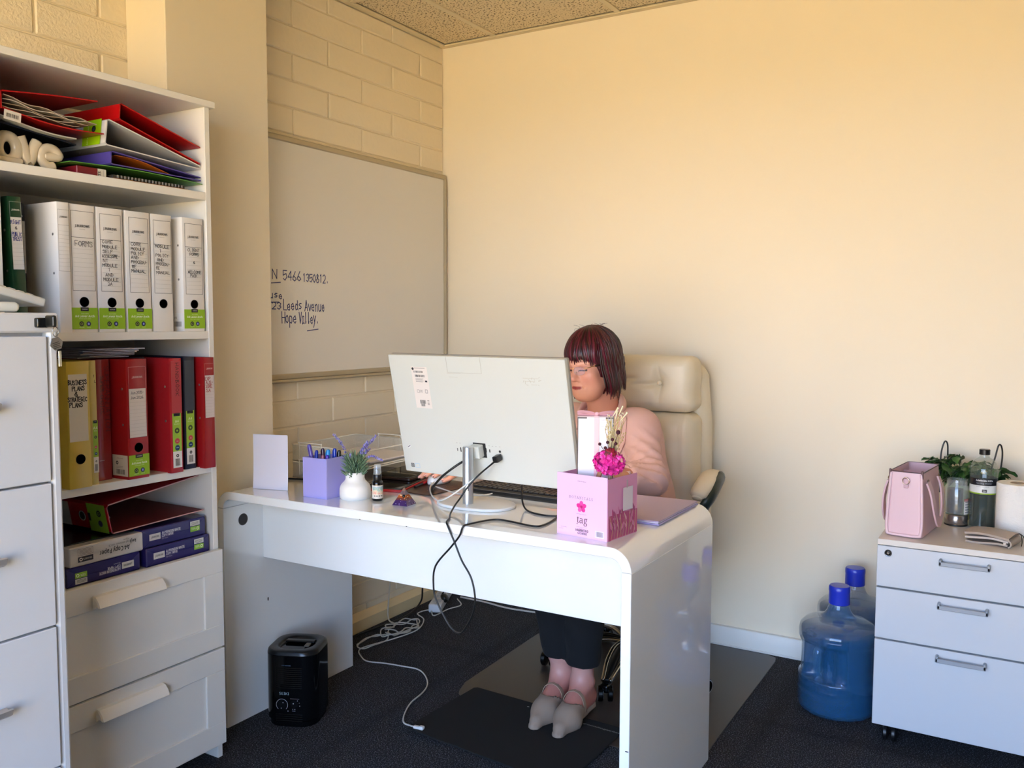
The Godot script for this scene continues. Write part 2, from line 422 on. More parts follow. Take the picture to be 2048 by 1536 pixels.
	var k8 := Ink.new()
	k8.rect(0.006, 0.11, 0.052, 0.13, "#ddd3cb").frame(0.006, 0.11, 0.052, 0.188, 0.0007, "#d99a98").lift()
	for i in 11: k8.rect(0.008, 0.118 + i * 0.0095, 0.048, 0.0004, "#b3a89f")
	k8.text("J.BURROWS", 0.032, 0.268, 0.005, "#e3b5b3", "Droid Sans", 0.032, 0, 0.0, 700)
	k8.hand("Jun", 0.012, 0.226, 0.007, "#4b4a55", 0.001, 0.014, 2).hand("2025-", 0.029, 0.226, 0.007, "#4b4a55", 0.001, 0.022, 3).hand("Jun", 0.012, 0.213, 0.007, "#4b4a55", 0.001, 0.014, 4).hand("2026", 0.029, 0.213, 0.007, "#4b4a55", 0.001, 0.02, 5)
	green_sticker(k8, 0.0008, 0.008, 0.0624, 0.056)
	spine_print(rd, k8, 0.064)
	var sd := Ink.new()
	sd.rect(-0.066, 0.008, 0.064, 0.056, "#d9cdb9").lift().bars(-0.05, 0.013, 0.036, 0.013, 8).disc(-0.046, 0.043, 0.005, "#3a3631", 0.002).text("200 sheets", -0.034, 0.054, 0.003, "#a05048", "Droid Sans", 0.026)
	sd.rect(-0.05, 0.03, 0.028, 0.0008, "#8a8173").rect(-0.05, 0.033, 0.028, 0.0008, "#8a8173")
	stick("side_label", sd, rd, Vector3(0.0, 0, 0.0323), Vector3(1, 0, 0), Vector3.UP)
	binder("ring_binder", "dark navy binder set back behind the bright red lever arch file", "#161a2b", 1.886, 0.05, 0.302, S3, {"ring": false})
	var hb := binder("ring_binder", "red binder marked HANDBOOK down its spine above a green sticker", "#a8242b", 1.831, 0.042, 0.39, S3 - 0.002, {"rivets": true, "ring": false, "rough": 0.16})
	var k9 := Ink.new()
	k9.rect(0.006, 0.165, 0.033, 0.146, "#b23a40")
	ring_sticker(k9, 0.007, 0.014, 0.029, 0.152, 11)
	k9.hand("HANDBOOK", 0.02, 0.305, 0.011, "#2a0d10", 0.0012, 0.092, 12, -PI / 2)
	spine_print(hb, k9, 0.042)
	var nv := binder("ring_binder", "navy binder with green sticker between HANDBOOK and last red binder", "#141c30", 1.776, 0.04, 0.378, S3, {"ring": false})
	var k10 := Ink.new()
	k10.rect(0.004, 0.166, 0.032, 0.142, "#39414c")
	ring_sticker(k10, 0.006, 0.014, 0.028, 0.152, 12)
	spine_print(nv, k10, 0.04)
	var r2 := binder("ring_binder", "red binder with red handwriting at right end of third shelf", "#9c141a", 1.7235, 0.039, 0.398, S3 - 0.003, {"rivets": true, "ring": false})
	var k11 := Ink.new()
	k11.rect(0.004, 0.145, 0.033, 0.122, "#d8cbc6").frame(0.004, 0.145, 0.033, 0.156, 0.0006, "#d58a88").lift()
	for i in 10: k11.rect(0.005, 0.152 + i * 0.0085, 0.03, 0.0004, "#b3a89f")
	k11.text("J.BURROWS", 0.0205, 0.284, 0.0045, "#e3b5b3", "Droid Sans", 0.022, 0, 0.0, 700)
	k11.hand("EXP", 0.005, 0.253, 0.009, "#a31f2a", 0.0013, 0.018, 2).hand("AUS-", 0.007, 0.242, 0.009, "#a31f2a", 0.0013, 0.026, 3).hand("SURE", 0.007, 0.231, 0.009, "#a31f2a", 0.0013, 0.022, 4).hand("SA", 0.009, 0.219, 0.009, "#a31f2a", 0.0013, 0.014, 5)
	spine_print(r2, k11, 0.039)
	# loose papers behind the tall files
	var pp := MB.new()
	for i in 6:
		pp.put(Transform3D(Basis(Vector3(0, 1, 0), rng.randf_range(-0.2, 0.2)), Vector3(0.2 + 0.008 * i, S3 + 0.322 + 0.0045 * i, 1.985 - 0.004 * i)))
		pp.box(Vector3.ZERO, Vector3(0.2, 0.0022, 0.15))
	solo("loose_papers", pp, mat("#cfcbd0", 0.8), "white papers lying on top of the red files on third shelf", "papers")

	build_stack_top()
	build_stack_low()


# an emptied lever arch file lying on its side: its spine faces the left (+z), its open end faces the room (+x)
func lying_file(called: String, label: String, hex: String, inner_hex: String, top_near: Vector2, bot_near: Vector2, top_far: Vector2, bot_far: Vector2, x1: float, len: float, group := "") -> Node3D:
	# the four points are (z, y) of the section
	var base := Vector3(x1 - len / 2, minf(bot_near.y, bot_far.y), (bot_near.x + bot_far.x) / 2)
	var t := thing(called, label, "binder", base, 0.0, group)
	var th := 0.003
	var pts := [top_far, top_near.lerp(top_far, 0.02), top_near.lerp(bot_near, 0.08), bot_near.lerp(top_near, 0.08), bot_near.lerp(bot_far, 0.02), bot_far]
	var b := MB.new()
	var cv := ["upper_cover", "", "spine", "", "lower_cover"]
	# ribbon with thickness, inwards
	for i in 5:
		var p: Vector2 = pts[i]
		var q: Vector2 = pts[i + 1]
		var d := (q - p).normalized()
		var nn := Vector2(-d.y, d.x)   # towards inside for this order
		var mid := (top_near + bot_near + top_far + bot_far) / 4
		if nn.dot(mid - (p + q) / 2) < 0: nn = -nn
		var a := [p, q, q + nn * th, p + nn * th]
		var poly := PackedVector2Array()
		for e in a: poly.append(Vector2(-(e.x - base.z), e.y - base.y))   # (-z, y)
		if Geometry2D.is_polygon_clockwise(poly): poly.reverse()
		b.put(Transform3D(Basis(Vector3(0, 0, -1), Vector3(0, 1, 0), Vector3(1, 0, 0)), Vector3(-len / 2, 0, 0)))
		b.prism(poly, len, 0.0)
	part("cover", b, mat(hex, 0.25), t)
	# lining on the inside of the lower cover
	if inner_hex != "":
		var l := MB.new()
		var u := (bot_far - bot_near).normalized()
		var nn2 := Vector2(-u.y, u.x)
		if nn2.y < 0: nn2 = -nn2
		var o := bot_near + u * 0.01 + nn2 * (th + 0.0006)
		var e := bot_far - u * 0.002 + nn2 * (th + 0.0006)
		var A := Vector3(-len / 2 + 0.002, o.y - base.y, o.x - base.z); var B := Vector3(len / 2 - 0.001, o.y - base.y, o.x - base.z)
		var C := Vector3(len / 2 - 0.001, e.y - base.y, e.x - base.z); var D := Vector3(-len / 2 + 0.002, e.y - base.y, e.x - base.z)
		l.quad(A, B, C, D)
		part("lining", l, mat(inner_hex, 0.6), t)
	var lever := MB.new()
	lever.tube(PackedVector3Array([Vector3(0.02, 0.012, (bot_near.x - base.z) - 0.02), Vector3(0.02, 0.03, (bot_near.x - base.z) - 0.03), Vector3(0.02, 0.03, (bot_near.x - base.z) - 0.08), Vector3(0.02, 0.01, (bot_near.x - base.z) - 0.09)]), 0.0018, 6)
	part("lever", lever, mat("#9a9a98", 0.3, 0.8), t)
	return t


func build_stack_top() -> void:
	var Y := 1.6705
	var X := 0.362
	# bottom of the stack: a flat display book, then thin folders
	var d0 := thing("display_book", "thin dark book with orange cover lying flat under the stack", "book", Vector3(X - 0.15, Y, 1.87))
	part("cover", MB.new().box(Vector3(0, 0.0015, 0), Vector3(0.3, 0.003, 0.23), 0.0008), mat("#a86a2c", 0.5), d0)
	part("pages", MB.new().box(Vector3(-0.002, 0.0075, 0.0), Vector3(0.292, 0.009, 0.225), 0.001), mat("#3a332c", 0.7), d0)
	var comb := MB.new()
	for i in 20:
		comb.box(Vector3(0.147, 0.008, -0.1 + i * 0.0105), Vector3(0.006, 0.008, 0.005), 0.001)
	part("comb_binding", comb, mat("#6d675f", 0.4), d0)
	var bk := thing("book", "dark red book with white spine sticker lettered LTS under green folder", "book", Vector3(X - 0.13, Y, 2.038))
	part("cover", MB.new().box(Vector3(0, 0.011, 0), Vector3(0.24, 0.022, 0.082), 0.0015), mat("#7c1322", 0.4), bk)
	var ik := Ink.new()
	ik.rect(-0.0005, 0.001, 0.024, 0.02, "#e2dccd").lift().text("LTS", 0.009, 0.006, 0.0085, "#2a2723", "Droid Sans", 0.0, 0, PI / 2, 700).rect(0.015, 0.003, 0.0008, 0.016, "#8a857b")
	stick("spine_sticker", ik, bk, Vector3(0.1203, 0, -0.016), Vector3(0, 0, -1), Vector3.UP)
	var gf := MB.new()
	var g := []
	for i in 7:
		var row := PackedVector3Array()
		for j in 9:
			var f := j / 8.0
			row.append(Vector3(X - 0.3 + 0.305 * i / 6.0, Y + lerpf(0.026, 0.0225, f) + 0.006 * sin(f * PI), lerpf(2.105, 1.705, f)))
		g.append(row)
	gf.sheet(g, 0.0018)
	solo("document_folder", gf, mat("#5d9a3c", 0.35), "thin green plastic folder lying under the purple binder", "folder")
	# purple ring binder
	lying_file("ring_binder", "purple ring binder lying flat in the top shelf stack", "#54489a", "#1d1a3c", Vector2(1.99, Y + 0.072), Vector2(1.992, Y + 0.036), Vector2(1.707, Y + 0.043), Vector2(1.706, Y + 0.0315), X, 0.3, "files lying on the top shelf")
	var og := MB.new()
	var g2 := []
	for i in 3:
		var row := PackedVector3Array()
		for j in 9:
			var f := j / 8.0
			row.append(Vector3(X - 0.24 + 0.235 * i / 2.0, Y + 0.062 - 0.022 * f + 0.006 * sin(f * 4.0), lerpf(1.975, 1.80, f)))
		g2.append(row)
	og.sheet(g2, 0.0008)
	solo("orange_divider", og, mat("#d8701c", 0.5), "curved orange sheet sticking out of the purple binder", "paper")
	# white lever arch
	var wl := lying_file("lever_arch_file", "white lever arch file lying on its side with green spine sticker", "#d9d6d2", "#6a6872", Vector2(1.998, Y + 0.152), Vector2(2.007, Y + 0.083), Vector2(1.706, Y + 0.0745), Vector2(1.706, Y + 0.064), X, 0.318, "files lying on the top shelf")
	var k := Ink.new()
	k.rect(0.225, 0.003, 0.075, 0.066, "#9fd00c").lift().disc(0.27, 0.045, 0.0085, "#1f2a2a").disc(0.27, 0.045, 0.005, "#4a69b0").text("A4 Lever Arch", 0.25, 0.03, 0.006, "#e8f4c0", "Droid Sans", 0.05, 0, PI / 2)
	var o2 := Vector3(-0.159, 0.021, 0.158)
	stick("spine_sticker", k, wl, Vector3(-0.159, 0.0195, 0.1523), Vector3(1, 0, 0), Vector3(0, 0.069, -0.009))
	# red lever arch on top
	lying_file("lever_arch_file", "red lever arch file lying on top of the stack, open end out", "#b80f12", "#3a0808", Vector2(1.96, Y + 0.199), Vector2(1.964, Y + 0.155), Vector2(1.706, Y + 0.127), Vector2(1.708, Y + 0.0785), X, 0.318, "files lying on the top shelf")

	# left: an open red binder lying, stuffed with papers in plastic sleeves
	var rb := thing("ring_binder", "open red binder lying over the white letters, stuffed with papers", "binder", Vector3(0.2, Y, 2.15))
	var top := []
	var bot := []
	for i in 5:
		var x := -0.14 + 0.31 * i / 4.0
		var r1 := PackedVector3Array(); var r2 := PackedVector3Array()
		for j in 10:
			var f := j / 9.0
			r1.append(Vector3(x, lerpf(0.160, 0.186, f) + 0.002 * sin(f * PI), lerpf(0.118, -0.122, f)))
			r2.append(Vector3(x, lerpf(0.122, 0.108, f) - 0.01 * sin(f * PI) * (1.0 if i > 2 else 0.6), lerpf(0.118, -0.137, f)))
		top.append(r1)
		bot.append(r2)
	part("upper_cover", MB.new().sheet(top, 0.003), mat("#a81016", 0.3), rb)
	part("lower_cover", MB.new().sheet(bot, 0.003), mat("#a81016", 0.3), rb)
	part("spine", MB.new().box(Vector3(0.015, 0.14, 0.1215), Vector3(0.31, 0.04, 0.003)), mat("#a81016", 0.3), rb)
	var pb := Ink.new()
	pb.rect(0, 0, 0.04, 0.022, "#d7d0c4").lift().bars(0.006, 0.006, 0.028, 0.009, 4)
	stick("barcode_sticker", pb, rb, Vector3(0.1712, 0.0975, 0.118), Vector3(0, -0.1, -1), Vector3.UP)
	for q in 5:
		var sl := MB.new()
		var gs := []
		for i in 4:
			var row := PackedVector3Array()
			for j in 12:
				var f := j / 11.0
				row.append(Vector3(-0.12 + (0.268 + 0.004 * q) * i / 3.0, 0.126 + 0.0065 * q * (1.0 - f * 0.55) - 0.006 * f - 0.004 * sin(f * PI) + 0.003 * sin(f * (9.0 + q * 2.0) + q + i), lerpf(0.112, -0.085 - 0.009 * q, f)))
			gs.append(row)
		sl.sheet(gs, 0.0016)
		part("plastic_sleeve", sl, mat(["#b5a48c", "#cbbda6", "#a4937b", "#d3c8b4", "#baa994"][q], 0.15), rb)
	# navy folder sagging below it
	var nf := thing("document_folder", "navy folder with curled white sheets above the white letters", "folder", Vector3(0.2, Y, 2.17))
	var ng := []
	var wg := []
	for i in 4:
		var r1 := PackedVector3Array(); var r2 := PackedVector3Array()
		for j in 10:
			var f := j / 9.0
			var z := lerpf(0.1, -0.1, f)
			r1.append(Vector3(-0.14 + 0.28 * i / 3.0, 0.099 - 0.022 * f - 0.003, z))
			r2.append(Vector3(-0.14 + 0.3 * i / 3.0, 0.107 - 0.016 * f - 0.011 * sin(f * PI * 0.8), lerpf(0.1, -0.088, f)))
		ng.append(r1)
		wg.append(r2)
	part("cover", MB.new().sheet(ng, 0.004), mat("#0d1220", 0.35), nf)
	part("sheets", MB.new().sheet(wg, 0.003), mat("#b9b9ae", 0.5), nf)

	# the white letters L o v e, lathed ceramic look, as one ornament
	var lv := thing("letter_ornament", "cream glazed ornament of joined letters reading LOVE", "ornament", Vector3(0.33, Y, 2.176))
	lv.scale = Vector3(1.0, 1.17, 1.25)
	var cm := mat("#d8cbb2", 0.12)
	var rot := Basis(Vector3(0, 0, -1), Vector3(0, 1, 0), Vector3(1, 0, 0))
	var L := MB.new()
	L.put(Transform3D(rot, Vector3(-0.02, 0, 0.1)))
	L.rbox(Vector3(0.012, 0.055, 0.015), Vector3(0.02, 0.108, 0.032), 0.008, 3)
	L.rbox(Vector3(0.012, 0.1, 0.015), Vector3(0.03, 0.014, 0.032), 0.006, 3)
	L.rbox(Vector3(0.04, 0.008, 0.015), Vector3(0.075, 0.016, 0.034), 0.007, 3)
	part("letter_l", L, cm, lv)
	var O := MB.new()
	O.put(Transform3D(rot, Vector3(-0.005, 0.034, 0.048)))
	var op := PackedVector3Array()
	for i in 28:
		var a := TAU * i / 28
		op.append(Vector3(cos(a) * 0.019, sin(a) * 0.024, 0))
	O.tube(op, 0.0115, 12, true)
	part("letter_o", O, cm, lv)
	var V := MB.new()
	V.put(Transform3D(rot, Vector3(-0.004, 0, 0.008)))
	V.tube(catmull([Vector3(-0.016, 0.062, 0), Vector3(-0.012, 0.05, 0), Vector3(-0.004, 0.018, 0), Vector3(0, 0.012, 0)], 5), 0.0105, 12)
	V.tube(catmull([Vector3(0.018, 0.058, 0), Vector3(0.012, 0.045, 0), Vector3(0.004, 0.018, 0), Vector3(0, 0.012, 0)], 5), 0.0105, 12)
	part("letter_v", V, cm, lv)
	var Ee := MB.new()
	Ee.put(Transform3D(rot, Vector3(-0.002, 0.029, -0.034)))
	var ep := []
	ep.append(Vector3(-0.014, 0.0, 0))
	ep.append(Vector3(0.0, 0.001, 0))
	for i in 12:
		var a := deg_to_rad(10 + i * 26.0)
		ep.append(Vector3(cos(a) * 0.018, sin(a) * 0.019, 0))
	Ee.tube(catmull(ep, 4), 0.0098, 12)
	part("letter_e", Ee, cm, lv)


func ream(called: String, label: String, hex: String, zc: float, w: float, y: float, h: float, x1: float, depth := 0.29, group := "") -> Node3D:
	var t := thing(called, label, "paper ream", Vector3(x1 - depth / 2, y, zc), 0.0, group)
	part("wrapper", MB.new().box(Vector3(0, h / 2, 0), Vector3(depth, h, w), 0.0025), mat(hex, 0.22), t)
	# folded gusset ends: a shallow envelope flap
	var fl := MB.new()
	var X := depth / 2 + 0.0006
	fl.tri(Vector3(X, 0.003, w / 2 - 0.002), Vector3(X + 0.0016, h * 0.5, w / 2 - 0.04), Vector3(X, h - 0.003, w / 2 - 0.002))
	fl.tri(Vector3(X, 0.003, -w / 2 + 0.002), Vector3(X, h - 0.003, -w / 2 + 0.002), Vector3(X + 0.0016, h * 0.5, -w / 2 + 0.04))
	fl.quad(Vector3(X + 0.0006, 0.004, w / 2 - 0.006), Vector3(X + 0.0006, 0.004, -w / 2 + 0.006), Vector3(X + 0.0018, h * 0.48, -w / 2 + 0.036), Vector3(X + 0.0018, h * 0.48, w / 2 - 0.036))
	part("end_flap", fl, mat(hex, 0.3), t)
	return t


func purple_print(t: Node3D, w: float, h: float, x: float, upside: bool) -> void:
	var k := Ink.new()
	k.up = 0.0026
	k.rect(w * 0.1, h * 0.36, 0.036, h * 0.34, "#d3cfca").rect(w * 0.74, h * 0.62, 0.033, h * 0.26, "#d3d5d0").rect(w * 0.74, h * 0.3, 0.033, h * 0.28, "#86b83a").lift()
	k.text("J.BURROWS", w * 0.1 + 0.018, h * 0.48, 0.0055, "#2d2a3c", "Droid Sans", 0.026, 0, 0.0, 700)
	k.text("A4 PREMIUM WHITE", w * 0.1 + 0.04, h * 0.58, 0.0075, "#d6d3e2", "Droid Sans", 0.062, -1, 0.0, 700)
	k.text("COPY PAPER", w * 0.1 + 0.04, h * 0.42, 0.0075, "#d6d3e2", "Droid Sans", 0.038, -1, 0.0, 700)
	k.text("500 sheets", w * 0.1 + 0.04, h * 0.3, 0.004, "#a9a5c0", "Droid Sans", 0.02, -1)
	k.text("100%", w * 0.74 + 0.011, h * 0.4, 0.006, "#e7f2cf", "Droid Sans", 0.014).disc(w * 0.74 + 0.026, h * 0.44, 0.0045, "#e7f2cf", 0.0025)
	for i in 3: k.rect(w * 0.74 + 0.003, h * (0.67 + 0.06 * i), 0.026, 0.0012, "#5a5a5c")
	if upside:
		stick("printing", k, t, Vector3(x, h, -w / 2), Vector3(0, 0, 1), Vector3.DOWN)
	else:
		stick("printing", k, t, Vector3(x, 0, w / 2), Vector3(0, 0, -1), Vector3.UP)


func build_stack_low() -> void:
	var Y := 0.6305
	var pw := 0.212
	var pu := "#2a2360"
	var g := "purple wrapped reams of copy paper"
	var a := ream("paper_ream", "purple paper ream, printing upside down, under the white ream", pu, 2.042, pw, Y, 0.05, 0.36, 0.295, g)
	purple_print(a, pw, 0.05, 0.1475, true)
	var b := ream("paper_ream", "white wrapped ream of A4 copy paper under the red file", "#cfc9c2", 2.033, pw, Y + 0.051, 0.05, 0.362, 0.295)
	var k := Ink.new()
	k.up = 0.0026
	k.text("A4 Copy Paper", pw * 0.06, 0.0235, 0.0125, "#1c1a1a", "Droid Sans", 0.088, -1, 0.0, 700).text("High whiteness 160 CIE", pw * 0.06, 0.0125, 0.0052, "#4d4947", "Droid Sans", 0.062, -1).text("70gsm", pw * 0.06, 0.006, 0.004, "#4d4947", "Droid Sans", 0.018, -1)
	k.text("keji", -0.0065, 0.012, 0.009, "#1c1a1a", "Droid Sans", 0.018, -1, 0.0, 700)
	k.rect(pw * 0.56, 0.026, 0.042, 0.014, "#1b1c22").frame(pw * 0.56, 0.006, 0.042, 0.017, 0.0008, "#4d4947").lift()
	k.text("500 SHEETS", pw * 0.56 + 0.016, 0.031, 0.004, "#e7e4df", "Droid Sans", 0.024).disc(pw * 0.56 + 0.034, 0.033, 0.0045, "#e7e4df", 0.0024)
	for i in 4: k.rect(pw * 0.56 + 0.004, 0.009 + 0.0032 * i, 0.034, 0.0009, "#5c5855")
	stick("printing", k, b, Vector3(0.1475, 0.05, -pw / 2 + 0.03), Vector3(0, 0, 1), Vector3.DOWN)
	part("opened_top", MB.new().box(Vector3(-0.01, 0.0525, 0.0), Vector3(0.26, 0.004, 0.2), 0.001), mat("#121212", 0.25), b)
	var c := ream("paper_ream", "purple paper ream at the bottom right above the drawers", pu, 1.815, pw, Y, 0.052, 0.366, 0.295, g)
	purple_print(c, pw, 0.052, 0.1475, false)
	var d := ream("paper_ream", "purple paper ream on top of the right pair, under the red file", pu, 1.824, pw, Y + 0.053, 0.052, 0.362, 0.295, g)
	purple_print(d, pw, 0.052, 0.1475, false)
	# red lever arch file lying across them, gaping
	var t := lying_file("lever_arch_file", "gaping red lever arch file lying across the paper reams", "#9a1018", "#5c0a10", Vector2(2.03, 0.822), Vector2(2.015, 0.742), Vector2(1.733, 0.858), Vector2(1.718, 0.752), 0.355, 0.318)
	var rim := MB.new()
	var sec := [Vector2(1.733, 0.858), Vector2(2.026, 0.8225)]
	rim.tube(PackedVector3Array([Vector3(0.1592, 0.857 - 0.742, 1.733 - 1.8665), Vector3(0.1592, 0.8215 - 0.742, 2.024 - 1.8665)]), 0.0017, 6)
	rim.tube(PackedVector3Array([Vector3(0.1592, 0.7535 - 0.742, 1.718 - 1.8665), Vector3(0.1592, 0.7445 - 0.742, 2.01 - 1.8665)]), 0.0017, 6)
	part("edge_piping", rim, mat("#c99a98", 0.4), t)
	var ik := Ink.new()
	ik.rect(0.232, 0.001, 0.078, 0.079, "#86ad2e").rect(0.03, 0.006, 0.12, 0.068, "#b9b4ac").lift()
	ik.rect(0.232, 0.03, 0.01, 0.022, "#15140f").disc(0.28, 0.054, 0.009, "#1f2417").disc(0.28, 0.026, 0.009, "#22264a").disc(0.205, 0.04, 0.0145, "#a9a9a6", 0.0115).disc(0.205, 0.04, 0.0116, "#08080a")
	ik.lift().disc(0.28, 0.054, 0.005, "#93ad4d", 0.003)
	stick("spine_sticker", ik, t, Vector3(-0.159, 0.0, 0.149), Vector3(1, 0, 0), Vector3(0, 0.08, 0.015))


# ---------------------------------------------------------------- filing cabinet
func build_filing_cabinet() -> void:
	var X1 := 0.70; var Z0 := 2.352; var Z1 := 2.822
	var w := mat("#d9dadb", 0.32)
	var t := thing("filing_cabinet", "pale grey steel filing cabinet with four drawers beside the bookcase", "filing cabinet", Vector3(0.36, 0, (Z0 + Z1) / 2))
	var W := Z1 - Z0
	var body := MB.new()
	body.box(Vector3(-0.003, 0.66, 0), Vector3(0.614, 1.32, W), 0.004)
	part("body", body, w, t)
	part("top_rail", MB.new().box(Vector3(0.318, 1.3, 0), Vector3(0.03, 0.04, W), 0.004), w, t)
	for s in [-1.0, 1.0]:
		part("front_post", MB.new().box(Vector3(0.316, 0.65, s * (W / 2 - 0.011)), Vector3(0.026, 1.3, 0.022), 0.006), w, t)
	part("kick_plate", MB.new().box(Vector3(0.312, 0.03, 0), Vector3(0.02, 0.06, W - 0.05)), mat("#a9acb0", 0.4), t)
	var hb := MB.new()
	for i in 4:
		var y0 := 0.063 + i * 0.3035
		var d := part("drawer", MB.new().box(Vector3(0.322, y0 + 0.1495, 0.002), Vector3(0.022, 0.299, W - 0.05), 0.002), w, t)
		var h := MB.new()
		h.put(Transform3D(Basis(), Vector3(0.333, y0 + 0.155, 0.0)))
		var pf := PackedVector2Array([Vector2(0, 0.0), Vector2(0.012, -0.006), Vector2(0.022, 0.0), Vector2(0.026, 0.012), Vector2(0.022, 0.014), Vector2(0.008, 0.006), Vector2(0, 0.01)])
		h.put(Transform3D(Basis(), Vector3(0.333, y0 + 0.158, -0.1)))
		h.prism(pf, 0.3, 0.002)
		part("handle", h, mat("#b9b3ac", 0.3, 0.4), d)
	# lock at the top right of the front
	part("lock", MB.new().rbox(Vector3(0.339, 1.3, -W / 2 + 0.041), Vector3(0.014, 0.02, 0.024), 0.003, 2), mat("#3a3936", 0.2, 0.8), t)
	var ky := thing("key_ring", "black headed key in the cabinet lock with a hanging hexagonal tag", "keys", Vector3(0.714, 1.262, 2.382))
	part("key_head", MB.new().rbox(Vector3(0.003, 0.041, 0.002), Vector3(0.03, 0.024, 0.009), 0.004, 3), mat("#15150f", 0.35), ky)
	var ring := PackedVector3Array()
	for i in 16:
		var a := TAU * i / 16
		ring.append(Vector3(0.008, 0.02 + sin(a) * 0.01, -0.004 + cos(a) * 0.006))
	part("split_ring", MB.new().tube(ring, 0.0009, 6, true), mat("#8d8c88", 0.25, 0.9), ky)
	var hxp := PackedVector2Array()
	for i in 6:
		var a := TAU * i / 6 + 0.3
		hxp.append(Vector2(cos(a), sin(a)) * 0.0145)
	var tg := MB.new()
	var face := Transform3D(Basis(Vector3(0, 0, -1), Vector3(0, 1, 0), Vector3(1, 0, 0)), Vector3(0.012, -0.004, -0.002))
	tg.put(face)
	tg.prism(hxp, 0.0016, 0.0004)
	part("tag", tg, mat("#8f8a84", 0.3, 0.7), ky)
	var inkk := Ink.new()
	for i in 4: inkk.rect(-0.008, -0.007 + i * 0.0035, 0.016 - 0.002 * (i % 2), 0.0014, "#2a2724")
	stick("engraving", inkk, ky, Vector3(0.0138, -0.006, -0.002), Vector3(0, 0.3, -1), Vector3.UP)
	var bl := MB.new()
	bl.put(face)
	bl.box(Vector3(0.007, -0.031, 0.001), Vector3(0.0065, 0.032, 0.0016), 0.0006)
	part("key_blade", bl, mat("#d8d3bf", 0.25, 0.8), ky)
	# two white keyboards lying on top, the upper one askew
	var kb0 := thing("keyboard", "white keyboard lying flat on the filing cabinet under another", "keyboard", Vector3(0.45, 1.3205, 2.562))
	part("case", MB.new().rbox(Vector3(0.0, 0.011, 0.03), Vector3(0.46, 0.02, 0.34), 0.009, 3), mat("#dfe0d8", 0.3), kb0)
	var kb := thing("keyboard", "white keyboard resting tilted on top of the other keyboard", "keyboard", Vector3(0.555, 1.392, 2.538), 0.04)
	kb.rotation.x = -0.255
	part("case", MB.new().rbox(Vector3(0, 0.0, 0.0), Vector3(0.17, 0.018, 0.4), 0.004, 2), mat("#d5d4cd", 0.35), kb)
	var kk := MB.new().box(Vector3.ZERO, Vector3(0.0165, 0.008, 0.0165), 0.002).mesh()
	for i in 6:
		for j in 19:
			inst("key", kk, mat("#e6e5e0", 0.3), kb, Transform3D(Basis(), Vector3(-0.052 + i * 0.0205, 0.011, -0.18 + j * 0.02)))

# ---------------------------------------------------------------- desk
const DT := 0.771


func gloss(hex: String, rough := 0.03) -> StandardMaterial3D:
	var m := StandardMaterial3D.new()
	m.albedo_color = Color(hex)
	m.roughness = rough
	m.clearcoat_enabled = true
	m.clearcoat = 1.0
	m.clearcoat_roughness = 0.0
	return m


func build_desk() -> void:
	var g := gloss("#f3f3ef")
	var x0 := 0.223; var x1 := 1.634; var z0 := 0.951; var z1 := 1.554
	var t := thing("desk", "glossy white desk with rounded corners and a high modesty panel", "desk", Vector3((x0 + x1) / 2, 0, (z0 + z1) / 2))
	var W := x1 - x0
	var hw := W / 2
	var D := z1 - z0
	var ro := 0.056; var th := 0.0255; var ri := ro - th
	var sy := DT - ro
	var poly := PackedVector2Array()
	# outside from right seam over the top to the left seam, then back inside
	for i in 9:
		var a := float(i) / 8 * PI / 2
		poly.append(Vector2(hw - ro + cos(a) * ro, sy + sin(a) * ro))
	for i in 9:
		var a := PI / 2 + float(i) / 8 * PI / 2
		poly.append(Vector2(-hw + ro + cos(a) * ro, sy + sin(a) * ro))
	for i in 9:
		var a := PI - float(i) / 8 * PI / 2
		poly.append(Vector2(-hw + ro + cos(a) * ri, sy + sin(a) * ri))
	for i in 9:
		var a := PI / 2 - float(i) / 8 * PI / 2
		poly.append(Vector2(hw - ro + cos(a) * ri, sy + sin(a) * ri))
	var b := MB.new()
	b.put(Transform3D(Basis(), Vector3(0, 0, -D / 2)))
	b.prism(poly, D, 0.0012)
	part("desktop", b, g, t)
	for s in [-1.0, 1.0]:
		part("leg", MB.new().box(Vector3(s * (hw - th / 2), (sy - 0.001) / 2, 0), Vector3(th, sy - 0.001, D), 0.0012), g, t)
	part("modesty_panel", MB.new().box(Vector3(0, (0.522 + 0.7455) / 2, 1.381 - (z0 + z1) / 2), Vector3(W - 2 * th, 0.2235, 0.018), 0.0008), g, t)
	var hole := MB.new()
	hole.put(Transform3D(Basis(Vector3(0, 1, 0), Vector3(1, 0, 0), Vector3(0, 0, -1)), Vector3(-hw + th + 0.0004, 0.665, 1.474 - (z0 + z1) / 2)))
	hole.hex("#0e0b09").lathe([Vector2(0.0175, 0.0002), Vector2(0.0001, 0.0002)], 24)
	hole.hex("#4a443e").lathe([Vector2(0.0195, 0), Vector2(0.019, 0.001), Vector2(0.0175, 0.0004)], 24)
	part("cable_hole", hole, vmat(0.4), t)
	var chip := MB.new()
	chip.ball(Vector3(hw - 0.006, 0.283, D / 2), Vector3(0.005, 0.0016, 0.0004), 4)
	for e in [[-0.12, 0.7465], [0.045, 0.7465]]:
		chip.ball(Vector3(e[0], e[1], D / 2), Vector3(0.003, 0.0012, 0.0004), 4)
	chip.ball(Vector3(-hw + th + 0.0002, 0.375, 0.12), Vector3(0.0003, 0.007, 0.003), 4)
	part("chip", chip, mat("#3a3430", 0.7), t)


